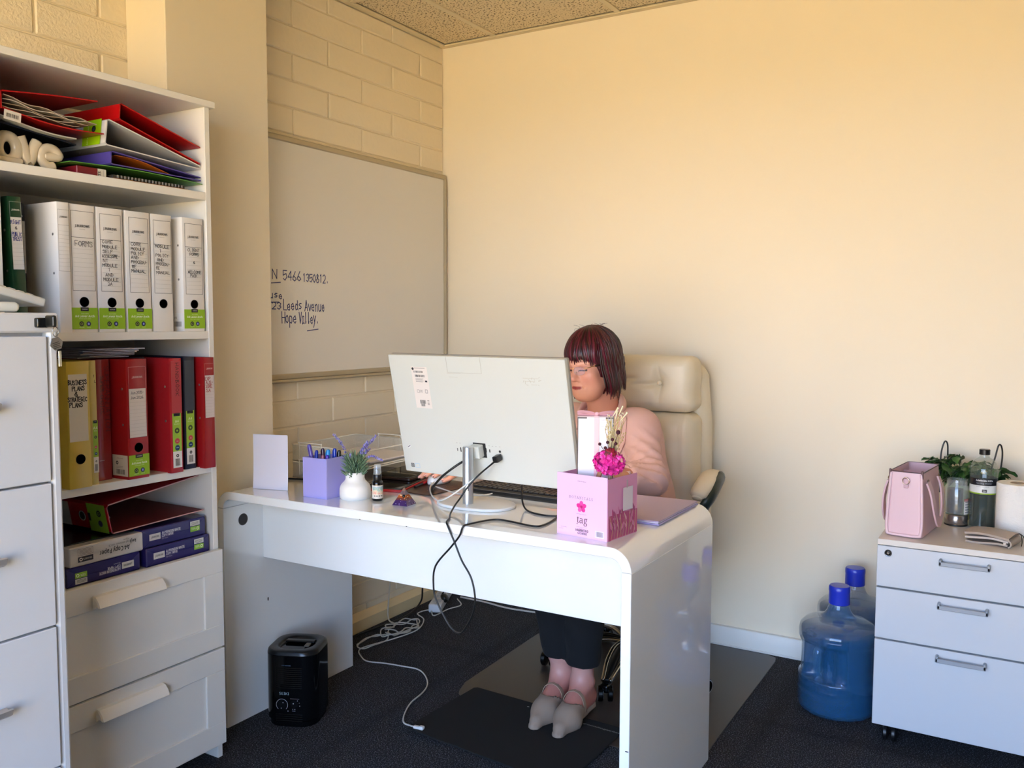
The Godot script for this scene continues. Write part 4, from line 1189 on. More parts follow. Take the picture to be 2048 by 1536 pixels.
	pl.rbox(Vector3(0, 0, 0), Vector3(0.018, 0.019, 0.026), 0.003, 2)
	var b := cable("cable", [Vector3(1.114, 0.905, 1.328), Vector3(1.085, 0.87, 1.365), Vector3(1.06, 0.835, 1.385), Vector3(1.045, 0.805, 1.4), Vector3(1.045, 0.79, 1.425), Vector3(1.06, 0.777, 1.468), Vector3(1.085, 0.774, 1.51), Vector3(1.103, 0.774, 1.548), Vector3(1.115, 0.766, 1.560), Vector3(1.137, 0.725, 1.56), Vector3(1.16, 0.682, 1.562), Vector3(1.192, 0.64, 1.565), Vector3(1.204, 0.589, 1.565), Vector3(1.196, 0.548, 1.562), Vector3(1.176, 0.511, 1.56), Vector3(1.152, 0.484, 1.56), Vector3(1.118, 0.5, 1.56), Vector3(1.079, 0.561, 1.562), Vector3(1.07, 0.6, 1.563), Vector3(1.077, 0.655, 1.563), Vector3(1.125, 0.712, 1.56), Vector3(1.152, 0.745, 1.56), Vector3(1.163, 0.771, 1.559), Vector3(1.171, 0.775, 1.54), Vector3(1.185, 0.774, 1.475), Vector3(1.21, 0.774, 1.452), Vector3(1.26, 0.774, 1.458), Vector3(1.325, 0.774, 1.47), Vector3(1.34, 0.774, 1.44), Vector3(1.33, 0.774, 1.36), Vector3(1.30, 0.774, 1.25)], 0.0026, "#0b0b0c", "black lead looping over the desk's front edge twice")
	part("plug", pl, mat("#101011", 0.35), b)
	cable("cable", [Vector3(1.175, 0.835, 1.275), Vector3(1.182, 0.81, 1.288), Vector3(1.192, 0.788, 1.298), Vector3(1.21, 0.775, 1.31), Vector3(1.25, 0.774, 1.335), Vector3(1.30, 0.774, 1.341), Vector3(1.345, 0.774, 1.32)], 0.0026, "#0b0b0c", "black lead dropping from the monitor's lower edge beside the pink box")


func mouse_mesh() -> ArrayMesh:
	var b := MB.new()
	var g := []
	for i in 9:
		var f := i / 8.0
		var row := PackedVector3Array()
		for j in 24:
			var a := TAU * j / 24
			var k := cos(f * PI / 2)
			row.append(Vector3(cos(a) * 0.031 * pow(k, 0.55) * (1.0 - 0.08 * sin(a)), 0.035 * sin(f * PI / 2), sin(a) * 0.056 * pow(k, 0.5)))
		g.append(row)
	var r0 := PackedVector3Array()
	for j in 24: r0.append(Vector3.ZERO)
	g.push_front(r0)
	b.grid(g, true)
	return b.mesh()


func cable(called: String, pts: Array, r: float, hex: String, label: String, group := "") -> MeshInstance3D:
	return solo(called, MB.new().tube(catmull(pts, 6), r, 8), mat(hex, 0.4), label, "cable", group)


# ---------------------------------------------------------------- pink gift box of flowers
func build_gift() -> void:
	# open carrier: front card, clear printed sides
	var t := thing("gift_bag", "pink open gift carrier printed BOTANICALS with clear printed side", "gift bag", Vector3(1.488, DT, 1.434), -0.1415)
	var W := 0.1495; var D := 0.138; var H := 0.157
	var card := mat("#e9bfe6", 0.5)
	var pk := mat("#d88fb4", 0.35)
	part("front_panel", MB.new().box(Vector3(0, H / 2, D / 2), Vector3(W, H, 0.0016), 0.0004), card, t)
	part("back_panel", MB.new().box(Vector3(0, H * 0.42, -D / 2), Vector3(W, H * 0.84, 0.0016), 0.0004), card, t)
	part("bottom", MB.new().box(Vector3(0, 0.001, 0), Vector3(W, 0.002, D)), card, t)
	for s in [-1.0, 1.0]:
		part("side_panel", MB.new().box(Vector3(s * W / 2, H / 2 - 0.002, 0), Vector3(0.0016, H - 0.004, D - 0.002), 0.0004), pk, t)
	var k := Ink.new()
	var c := W / 2
	k.text("100% all natural", c, H - 0.018, 0.0026, "#4a3540", "Droid Sans", 0.026)
	k.text("B O T A N I C A L S", c - 0.002, 0.0955, 0.0068, "#6a4a5c", "Droid Serif", 0.07)
	k.text("dried flower bouquets", c, 0.0575, 0.0022, "#8a6076", "Droid Sans", 0.03)
	k.text("tag", c + 0.002, 0.0355, 0.0175, "#5a2a36", "Droid Serif", 0.031)
	k.disc(c - 0.0125, 0.0335, 0.0014, "#5a2a36")
	k.rect(c - 0.016, 0.0255, 0.032, 0.0006, "#a9859a").text("trish & grace flowers", c, 0.021, 0.002, "#8a6076", "Droid Sans", 0.022)
	k.text("HAMMOND", c + 0.002, 0.0145, 0.0062, "#3d1f2c", "Droid Sans", 0.038, 0, 0.0, 700).text("GOWNE", c + 0.003, 0.0075, 0.0058, "#3d1f2c", "Droid Sans", 0.028, 0, 0.0, 700)
	k.text("www.", 0.012, 0.019, 0.0022, "#8a6076", "Droid Sans", 0.02, -1).text("contents", 0.006, 0.0145, 0.002, "#8a6076", "Droid Sans", 0.014, -1)
	k.rect(W - 0.034, 0.0065, 0.026, 0.017, "#e8d6ea").lift().bars(W - 0.031, 0.009, 0.02, 0.0125, 5, "#4a5560")
	# printed hibiscus: five petals
	for i in 5:
		var a := TAU * i / 5 + 0.35
		var d := Vector2(cos(a), sin(a))
		var e := Vector2(-d.y, d.x)
		var o := Vector2(c, 0.077)
		k.poly([o, o + d * 0.007 - e * 0.006, o + d * 0.013 - e * 0.0045, o + d * 0.0155, o + d * 0.013 + e * 0.0045, o + d * 0.007 + e * 0.006], ["#ea2f92", "#f04ba4", "#e0248a", "#f25cab", "#e6359a"][i])
	k.lift().disc(c, 0.077, 0.0035, "#c01a6a")
	k.line([Vector2(c, 0.077), Vector2(c + 0.004, 0.065)], 0.001)
	stick("printing", k, t, Vector3(-W / 2, 0, D / 2 + 0.0008), Vector3(1, 0, 0), Vector3.UP)
	# right side print: a photo of flowers and a hanging tag
	var s := Ink.new()
	s.rect(0.002, 0.002, D - 0.006, 0.06, "#b8527c").lift()
	for i in 70:
		var o := Vector2(rng.randf_range(0.008, D - 0.012), rng.randf_range(0.008, 0.074))
		var a := rng.randf_range(0.9, 2.2)
		var d := Vector2(cos(a), sin(a)) * rng.randf_range(0.006, 0.016)
		var e := d.orthogonal() * 0.32
		s.poly([o - d * 0.8, o - d * 0.2 + e, o + d * 0.6 + e * 0.6, o + d, o + d * 0.6 - e * 0.6, o - d * 0.2 - e], ["#c04a7e", "#b4567e", "#cf7aa2", "#a4487a", "#d086ac", "#b06a78"][i % 6])
		if i % 8 == 7: s.lift()
	s.lift()
	for i in 9:
		var x := 0.01 + i * 0.013
		s.mb.hex(["#c79a78", "#b9868a", "#d7b29a"][i % 3])
		s.line([Vector2(x, 0.003), Vector2(x + 0.006, 0.03), Vector2(x + rng.randf_range(-0.008, 0.012), 0.06)], 0.0022)
	s.lift().rect(0.062, 0.066, 0.046, 0.058, "#d9cdd2").rect(0.078, 0.122, 0.006, 0.02, "#b4a5aa")
	stick("printing", s, t, Vector3(W / 2 + 0.0008, 0, D / 2 - 0.004), Vector3(0, 0, -1), Vector3.UP)
	# tall white box standing inside
	var b := thing("gift_box", "tall white gift box with pink ribbon bow standing in the pink carrier", "gift box", Vector3(1.476, DT + 0.003, 1.42), 0.4)
	var bw := 0.09; var bh := 0.292; var bd := 0.055
	part("box", MB.new().box(Vector3(0, bh / 2, 0), Vector3(bw, bh, bd), 0.0012), mat("#e6e2e6", 0.45), b)
	part("lid_top", MB.new().box(Vector3(0, bh + 0.001, 0), Vector3(bw, 0.003, bd), 0.0008), mat("#cdb3b2", 0.5), b)
	var fr := MB.new()
	for e in [[-bw / 2 + 0.001, 0.0018], [bw / 2 - 0.001, 0.0018]]:
		fr.box(Vector3(e[0], bh / 2, bd / 2 + 0.0004), Vector3(e[1], bh, 0.0014))
	fr.box(Vector3(-bw / 2 + 0.012, bh - 0.002, bd / 2 + 0.0006), Vector3(0.023, 0.0035, 0.0012))
	fr.box(Vector3(bw / 2 - 0.01, bh - 0.002, bd / 2 + 0.0006), Vector3(0.019, 0.0035, 0.0012))
	fr.box(Vector3(bw / 2 - 0.0015, bh * 0.87, bd / 2 + 0.0008), Vector3(0.003, 0.016, 0.0012))
	part("dark_edging", fr, mat("#5c5350", 0.5), b)
	var rb := MB.new()
	rb.box(Vector3(0.003, bh / 2, bd / 2 + 0.0012), Vector3(0.012, bh, 0.0012))
	rb.box(Vector3(0.003, bh + 0.003, 0), Vector3(0.012, 0.0012, bd + 0.002))
	rb.put(Transform3D(Basis(Vector3(0, 0, 1), 0.0), Vector3(0.003, bh + 0.006, 0.02)))
	for sg in [-1.0, 1.0]:
		var lp := catmull([Vector3(0, 0, 0), Vector3(sg * 0.018, 0.006, 0.006), Vector3(sg * 0.042, 0.0075, 0.004), Vector3(sg * 0.049, 0.003, -0.002), Vector3(sg * 0.036, -0.001, -0.004), Vector3(sg * 0.014, -0.001, -0.003), Vector3(0, 0, 0)], 5)
		var g := []
		for p in lp:
			g.append(PackedVector3Array([p + Vector3(0, -0.0035, -0.004), p + Vector3(0, 0.0035, 0.005)]))
		rb.sheet(g, 0.0006)
	rb.rbox(Vector3(0, 0.002, 0.002), Vector3(0.011, 0.009, 0.011), 0.004, 2)
	part("ribbon", rb, mat("#efb9c2", 0.3), b)
	var wi := Ink.new()
	wi.rect(0.002, 0.166, 0.086, 0.009, "#f4f2f4").text("Jody & Co", 0.07, 0.284, 0.003, "#b3aab0", "Droid Serif", 0.02).rect(0.058, 0.278, 0.026, 0.0006, "#c8c0c6").rect(0.06, 0.268, 0.006, 0.0008, "#c8c0c6")
	stick("printing", wi, b, Vector3(-bw / 2, 0, bd / 2 + 0.0018), Vector3(1, 0, 0), Vector3.UP)

	# dried flowers in front of the box
	var f := thing("dried_bouquet", "dried bouquet with magenta hydrangea, cream grasses and burgundy blooms", "flowers", Vector3(1.543, DT + 0.012, 1.474))
	var st := MB.new()
	st.hex("#a98a68")
	for i in 7:
		st.tube(catmull([Vector3(rng.randf_range(-0.01, 0.01), 0.0, rng.randf_range(-0.008, 0.008)), Vector3(-0.004 + rng.randf_range(-0.008, 0.008), 0.09, 0), Vector3(rng.randf_range(-0.014, 0.014), 0.19, rng.randf_range(-0.006, 0.006))], 5), 0.0011, 5)
	part("stems", st, vmat(0.7), f)
	var hy := MB.new()
	hy.hex("#c41f80").ball(Vector3(-0.004, 0.177, 0.002), Vector3(0.031, 0.022, 0.018), 8)
	for i in 120:
		var u := rng.randf_range(-1, 1)
		var a := rng.randf() * TAU
		var n := Vector3(sqrt(1 - u * u) * cos(a), u, sqrt(1 - u * u) * sin(a))
		if n.z < -0.55: continue
		var o := Vector3(-0.004, 0.177, 0.002) + n * Vector3(0.037, 0.027, 0.024)
		hy.hex(["#e52a9a", "#f03aa8", "#d81d8c", "#f75cbc", "#c8187e"][rng.randi() % 5])
		var bas := Basis(n.cross(Vector3(0.3, 1, 0.2)).normalized(), rng.randf() * 0.1)
		var x := n.cross(Vector3(0.2, 1, 0.1)).normalized()
		var y := n.cross(x)
		for p in 4:
			var b0 := PI / 2 * p + rng.randf() * 0.6
			var d := (x * cos(b0) + y * sin(b0) + n * 0.25).normalized()
			var e := d.cross(n).normalized()
			var r := 0.009
			var g := []
			for q in 3:
				var fq := q / 2.0
				var wd: float = [0.001, 0.0048, 0.0016][q]
				g.append(PackedVector3Array([o + d * r * fq - e * wd + n * 0.0016 * fq, o + d * r * fq + n * (0.003 * fq * fq - 0.0006), o + d * r * fq + e * wd + n * 0.0016 * fq]))
			hy.sheet(g, 0.0004)
	part("hydrangea_head", hy, vmat(0.6), f)
	var gr := MB.new()
	for i in 46:
		var tip := Vector3(rng.randf_range(-0.016, 0.04), rng.randf_range(0.235, 0.305), rng.randf_range(-0.01, 0.012))
		var base := Vector3(rng.randf_range(-0.006, 0.006), 0.18, -0.004)
		var c2 := catmull([base, base.lerp(tip, 0.5) + Vector3(rng.randf_range(-0.006, 0.003), 0.006, 0), tip], 5)
		gr.hex(["#e2cf9f", "#d3bb84", "#efe1bd", "#c9ab72"][rng.randi() % 4])
		gr.tube(c2, 0.0006, 4)
		if i % 2 == 0:
			for q in 9:
				var m: Vector3 = c2[c2.size() - 1 - q % c2.size()]
				gr.ball(m + Vector3(rng.randf_range(-0.004, 0.004), rng.randf_range(-0.004, 0.004), rng.randf_range(-0.003, 0.003)), Vector3(0.0018, 0.0026, 0.0016), 3)
	for i in 4:
		var o: Vector3 = [Vector3(0.012, 0.285, 0.004), Vector3(0.02, 0.296, 0.0), Vector3(0.005, 0.292, 0.002), Vector3(0.026, 0.282, 0.004)][i]
		gr.hex("#eadcb4").tube(PackedVector3Array([o, o + Vector3(0.006 + 0.004 * i, 0.022, 0)]), 0.0022, 5, false, PackedFloat32Array([0.0012, 0.0026]))
	part("dried_grasses", gr, vmat(0.7), f).set_meta("kind", "stuff")
	var tw := MB.new()
	tw.hex("#6a4a3a")
	var heads := [Vector3(-0.026, 0.222, 0.01), Vector3(-0.004, 0.228, 0.012), Vector3(0.0085, 0.236, 0.012), Vector3(0.0165, 0.226, 0.01), Vector3(0.022, 0.254, 0.008), Vector3(-0.01, 0.214, 0.012)]
	for hpos in heads:
		tw.hex("#6a4a3a").tube(catmull([Vector3(0, 0.185, 0.004), Vector3(hpos.x * 0.5, lerpf(0.185, hpos.y, 0.5), 0.008), hpos], 4), 0.0007, 4)
		tw.hex("#4a1a22")
		tw.ball(hpos, Vector3.ONE * (0.0058 if hpos.y > 0.25 else 0.0042), 5)
	part("seed_heads", tw, vmat(0.7), f)
	var bd2 := MB.new()
	for i in 26:
		var a := i * 2.4
		var r := 0.004 + 0.00055 * i
		bd2.hex(["#7a0f1e", "#5a0a16", "#94182a"][i % 3])
		var o := Vector3(0.008, 0.203, 0.016)
		var d := Vector3(cos(a), sin(a) * 0.75, 0.35).normalized()
		var e := d.cross(Vector3(0, 0, 1)).normalized()
		var g := []
		for q in 4:
			var fq := q / 3.0
			var wd: float = [0.0014, 0.0042, 0.0046, 0.0012][q]
			g.append(PackedVector3Array([o + d * (r * 0.4 + 0.011 * fq) - e * wd, o + d * (r * 0.4 + 0.011 * fq) - Vector3(0, 0, 0.001), o + d * (r * 0.4 + 0.011 * fq) + e * wd]))
		bd2.sheet(g, 0.0005)
	part("burgundy_bloom", bd2, vmat(0.6), f)
	var br := MB.new()
	br.put(Transform3D(Basis(Vector3(0, 0, 1), -0.35), Vector3(-0.026, 0.145, 0.012)))
	br.ball(Vector3.ZERO, Vector3(0.0065, 0.022, 0.005), 7)
	part("dry_leaf", br, mat("#9a6a4e", 0.6), f)

# ---------------------------------------------------------------- office chair
func build_chair() -> void:
	var t := thing("office_chair", "cream leather high backed office chair with buttoned headrest and chrome base", "office chair", Vector3(1.14, 0, 0.39))
	var lea := StandardMaterial3D.new()
	lea.albedo_color = Color("#e6d8bb")
	lea.roughness = 0.42
	lea.heightmap_enabled = true
	lea.heightmap_texture = noise_tex(31, 0.08, [], 512, 4)
	lea.heightmap_scale = 0.03
	tri_tex(lea, 3.0)
	var o := -t.position + Vector3(-0.012, 0, -0.032)
	# outer shell of the back
	var sh := MB.new()
	sh.rbox(Vector3(1.11, 0.80, 0.135) + o, Vector3(0.505, 0.70, 0.12), 0.055, 5, func(p, n): return p + Vector3(0, 0, -0.02 * (1.0 - pow(p.x / 0.25, 2.0))) - Vector3(signf(p.x) * 0.03 * smoothstep(0.22, 0.35, p.y), 0, 0), 3)
	part("back_shell", sh, lea, t)
	# headrest cushion with one button on each side of the head
	var hw := 0.228
	var head_warp := func(p: Vector3, n: Vector3) -> Vector3:
		var q := p
		if n.z > 0.2:
			q.z += 0.022 * (1.0 - pow(absf(p.x) / hw, 3.0)) * (1.0 - pow(absf(p.y) / 0.108, 3.0)) * n.z
			for s in [-1.0, 1.0]:
				var d := Vector2(p.x - s * 0.1, p.y - 0.005)
				q.z -= 0.024 * exp(-d.length_squared() / 0.0011) * n.z
				# creases running out of the button
				for e in [[0.05, 1.0], [-1.75 if s > 0 else -1.4, 0.9], [1.5 if s > 0 else 1.65, 1.0], [3.1 if s > 0 else 0.04, 1.0]]:
					var u := Vector2(cos(e[0]), sin(e[0]))
					if e[0] == 0.05 and s > 0: continue
					var along := d.dot(u)
					var off := absf(d.cross(u) + 0.012 * sin(along * 18.0))
					if along > 0:
						q.z -= 0.016 * exp(-off * off / 0.0001) * smoothstep(0.14, 0.02, along) * n.z
		if absf(n.x) > 0.3:
			q.x += signf(p.x) * 0.006 * sin(p.y * 60.0) * 0.35
		return q
	part("headrest", MB.new().rbox(Vector3(1.11, 1.067, 0.235) + o, Vector3(hw * 2, 0.214, 0.135), 0.036, 5, head_warp, 44), lea, t)
	for s in [-1.0, 1.0]:
		part("button", MB.new().ball(Vector3(1.11 + s * 0.1, 1.072, 0.305) + o, Vector3(0.0095, 0.0095, 0.005), 7), lea, t)
	var low_warp := func(p: Vector3, n: Vector3) -> Vector3:
		var q := p
		if n.z > 0.2:
			q.z += 0.03 * (1.0 - pow(absf(p.x) / 0.235, 2.0)) * (1.0 - pow(absf(p.y) / 0.215, 4.0)) * n.z
			var off := absf(absf(p.x) - 0.185 + 0.006 * sin(p.y * 8.0))
			q.z -= 0.006 * exp(-off * off / 0.00005)
			q.z += 0.0018 * sin(p.y * 70.0 + p.x * 22.0) * exp(-pow((absf(p.x) - 0.16) / 0.06, 2.0))
		return q
	part("back_cushion", MB.new().rbox(Vector3(1.11, 0.745, 0.24) + o, Vector3(0.47, 0.425, 0.14), 0.04, 5, low_warp, 34), lea, t)
	var seam := MB.new()
	for s in [-1.0, 1.0]:
		seam.tube(catmull([Vector3(1.11 + s * 0.19, 1.168, 0.274) + o, Vector3(1.11 + s * 0.195, 1.15, 0.3) + o, Vector3(1.11 + s * 0.2, 1.07, 0.306) + o, Vector3(1.11 + s * 0.198, 0.985, 0.302) + o, Vector3(1.11 + s * 0.195, 0.965, 0.285) + o], 6), 0.0016, 5)
	part("stitching", seam, mat("#e6d8be", 0.6), t)
	# seat
	part("seat", MB.new().rbox(Vector3(1.13, 0.43, 0.5) + o, Vector3(0.5, 0.12, 0.5), 0.05, 5, func(p, n): return p + Vector3(0, 0.02 * (1 - pow(p.x / 0.25, 2)) * n.y, 0), 3), lea, t)
	part("seat_pan", MB.new().rbox(Vector3(1.13, 0.36, 0.46) + o, Vector3(0.28, 0.03, 0.3), 0.01, 2), mat("#0c0c0d", 0.4), t)
	# armrests: padded bows on dark brackets
	for s in [-1.0, 1.0]:
		var x: float = 1.11 + s * 0.318
		var ar := MB.new()
		var ap := catmull([Vector3(1.11 + s * 0.262, 0.665, 0.20) + o, Vector3(x - s * 0.016, 0.713, 0.26) + o, Vector3(x + s * 0.006, 0.735, 0.35) + o, Vector3(x + s * 0.018, 0.728, 0.44) + o, Vector3(x + s * 0.014, 0.705, 0.5) + o, Vector3(x + s * 0.01, 0.685, 0.52) + o], 6)
		var rad := PackedFloat32Array()
		for i in ap.size():
			var f := float(i) / (ap.size() - 1)
			rad.append(0.036 * (0.75 + 0.45 * sin(pow(f, 0.8) * PI)) * (1.0 if f < 0.93 else 0.7))
		ar.tube(ap, 0.03, 14, false, rad, 0.72)
		part("arm_pad", ar, lea, t)
		var br := MB.new()
		br.tube(catmull([Vector3(x + s * 0.045, 0.742, 0.36) + o, Vector3(x + s * 0.054, 0.725, 0.43) + o, Vector3(x + s * 0.05, 0.69, 0.485) + o, Vector3(x + s * 0.03, 0.655, 0.5) + o, Vector3(x + s * 0.01, 0.61, 0.46) + o, Vector3(x - s * 0.012, 0.48, 0.44) + o, Vector3(x - s * 0.05, 0.40, 0.44) + o, Vector3(x - s * 0.12, 0.36, 0.45) + o], 6), 0.016, 10, false, PackedFloat32Array(), 1.5)
		part("arm_bracket", br, mat("#23302b", 0.35), t)
	# gas lift, lever, star base
	var ctr := Vector3(1.165, 0, 0.445) - t.position
	part("gas_lift", MB.new().lathe([Vector2(0.0001, 0.1), Vector2(0.032, 0.1), Vector2(0.03, 0.2), Vector2(0.024, 0.205), Vector2(0.02, 0.355), Vector2(0.0001, 0.355)], 24, ctr), mat("#0d0d0e", 0.3), t)
	part("tilt_mechanism", MB.new().rbox(ctr + Vector3(0.02, 0.318, 0.0), Vector3(0.2, 0.045, 0.16), 0.012, 2), mat("#0d0d0e", 0.35), t)
	var lv := MB.new()
	lv.tube(PackedVector3Array([ctr + Vector3(-0.02, 0.3, 0.1), ctr + Vector3(0.24, 0.295, 0.13)]), 0.0065, 8)
	part("lever", lv, mat("#8f9498", 0.25, 0.8), t)
	var chrome := mat("#b9b2a6", 0.14, 0.95)
	for i in 5:
		var a := deg_to_rad(83.0 - 72.0 * i)
		var d := Vector3(cos(a), 0, sin(a))
		var sd := Vector3(-d.z, 0, d.x)
		var leg := MB.new()
		var path := catmull([ctr + Vector3.UP * 0.115 + d * 0.02, ctr + Vector3.UP * 0.125 + d * 0.1, ctr + Vector3.UP * 0.105 + d * 0.2, ctr + Vector3.UP * 0.07 + d * 0.29], 5)
		for s in [-1.0, 1.0]:
			var rail := PackedVector3Array()
			for k in path.size():
				var f := float(k) / (path.size() - 1)
				rail.append(path[k] + sd * s * (0.012 + 0.016 * sin(f * PI)))
			leg.tube(rail, 0.009, 8)
		var lg := part("base_leg", leg, chrome, t)
		var mid := MB.new()
		mid.tube(path, 0.013, 8, false, PackedFloat32Array(), 0.7)
		part("insert", mid, mat("#09090a", 0.5), lg)
		var cs := MB.new()
		var c := ctr + d * 0.305
		for s in [-1.0, 1.0]:
			var ax := sd.rotated(Vector3.UP, 0.4 + i)
			cs.put(Transform3D(Basis(ax.cross(Vector3.UP).normalized(), ax, Vector3.UP), c + Vector3.UP * 0.0315 + ax * (s * 0.017 - 0.009)))
			cs.hex("#0b0b0c").lathe([Vector2(0.0001, 0), Vector2(0.024, 0), Vector2(0.027, 0.003), Vector2(0.027, 0.015), Vector2(0.024, 0.018), Vector2(0.0001, 0.018)], 20)
			cs.hex("#b9bec8").lathe([Vector2(0.0215, 0.0188), Vector2(0.024, 0.0182), Vector2(0.0215, -0.0008)], 20) if s > 0 else cs.hex("#b9bec8").lathe([Vector2(0.0245, -0.0004), Vector2(0.0215, -0.0008)], 20)
			cs.put(Transform3D())
		cs.hex("#0b0b0c").rbox(c + Vector3.UP * 0.052, Vector3(0.034, 0.03, 0.034), 0.008, 2)
		part("caster", cs, vmat(0.25), t)


# ---------------------------------------------------------------- the woman at the desk
var HEAD: Transform3D
const SH_L := Vector3(1.233, 0.925, 0.555)
const SH_R := Vector3(0.945, 0.925, 0.49)
const EL_L := Vector3(1.312, 0.772, 0.65)
const EL_R := Vector3(0.862, 0.775, 0.70)
const WR_L := Vector3(1.2, 0.808, 0.925)
const WR_R := Vector3(0.798, 0.812, 1.0)
const HIP_L := Vector3(1.2, 0.535, 0.44)
const HIP_R := Vector3(1.04, 0.535, 0.44)
const KN_L := Vector3(1.198, 0.535, 0.89)
const KN_R := Vector3(1.052, 0.535, 0.89)
const AN_L := Vector3(1.172, 0.118, 0.865)
const AN_R := Vector3(1.088, 0.118, 0.85)
const TOE_L := Vector3(1.188, 0.03, 1.045)
const TOE_R := Vector3(1.098, 0.03, 1.035)


func torso_field(p: Vector3) -> float:
	var d := ell(p, Vector3(1.12, 0.60, 0.44), Vector3(0.185, 0.12, 0.14))
	d = smin(d, ell(p, Vector3(1.118, 0.72, 0.455), Vector3(0.165, 0.14, 0.125)), 0.08)
	d = smin(d, ell(p, Vector3(1.11, 0.845, 0.485), Vector3(0.165, 0.115, 0.11)), 0.08)
	d = smin(d, capsule(p, Vector3(1.02, 0.915, 0.505), SH_R, 0.062, 0.052), 0.06)
	d = smin(d, capsule(p, Vector3(1.2, 0.915, 0.495), SH_L, 0.062, 0.052), 0.06)
	d = smin(d, ell(p, Vector3(1.055, 0.80, 0.565), Vector3(0.075, 0.07, 0.06)), 0.05)
	d = smin(d, ell(p, Vector3(1.165, 0.80, 0.56), Vector3(0.075, 0.07, 0.06)), 0.05)
	return d


func neck_field(p: Vector3) -> float:
	return capsule(p, Vector3(1.095, 0.94, 0.515), HEAD * Vector3(0, -0.055, -0.012), 0.06, 0.052)


func arm_field(p: Vector3, left: bool) -> float:
	var s := SH_L if left else SH_R
	var e := EL_L if left else EL_R
	var w := WR_L if left else WR_R
	return smin(capsule(p, s, e, 0.05, 0.041), capsule(p, e, w, 0.041, 0.027), 0.02)


func leg_field(p: Vector3, left: bool) -> float:
	var h := HIP_L if left else HIP_R
	var k := KN_L if left else KN_R
	var a := AN_L if left else AN_R
	var d := smin(capsule(p, h, k, 0.088, 0.058), capsule(p, k, a.lerp(k, 0.15), 0.055, 0.042), 0.03)
	d = smin(d, capsule(p, k.lerp(a, 0.25), k.lerp(a, 0.55), 0.052, 0.046), 0.03)
	return d


func foot_field(p: Vector3, left: bool) -> float:
	var a := AN_L if left else AN_R
	var t := TOE_L if left else TOE_R
	var k := KN_L if left else KN_R
	var d := capsule(p, a.lerp(k, 0.4), a, 0.046, 0.034)
	var fd := (t - a)
	fd.y = 0
	var heel := Vector3(a.x, 0.052, a.z) - fd.normalized() * 0.03
	d = smin(d, ell(p, heel, Vector3(0.031, 0.034, 0.035)), 0.03)
	d = smin(d, capsule(p, a + Vector3(0, -0.02, 0.005), Vector3(t.x, 0.04, t.z) - fd * 0.25, 0.034, 0.028), 0.035)
	d = smin(d, capsule(p, heel, t - fd * 0.3, 0.03, 0.032), 0.03)
	d = smin(d, capsule(p, t - fd * 0.3, t + fd * 0.05, 0.033, 0.014), 0.02)
	# ankle bones
	d = smin(d, (p - (a + Vector3(0.031 if left else -0.031, -0.004, -0.004))).length() - 0.009, 0.014)
	d = smin(d, (p - (a + Vector3(-0.031 if left else 0.031, 0.006, 0.0))).length() - 0.009, 0.014)
	return d


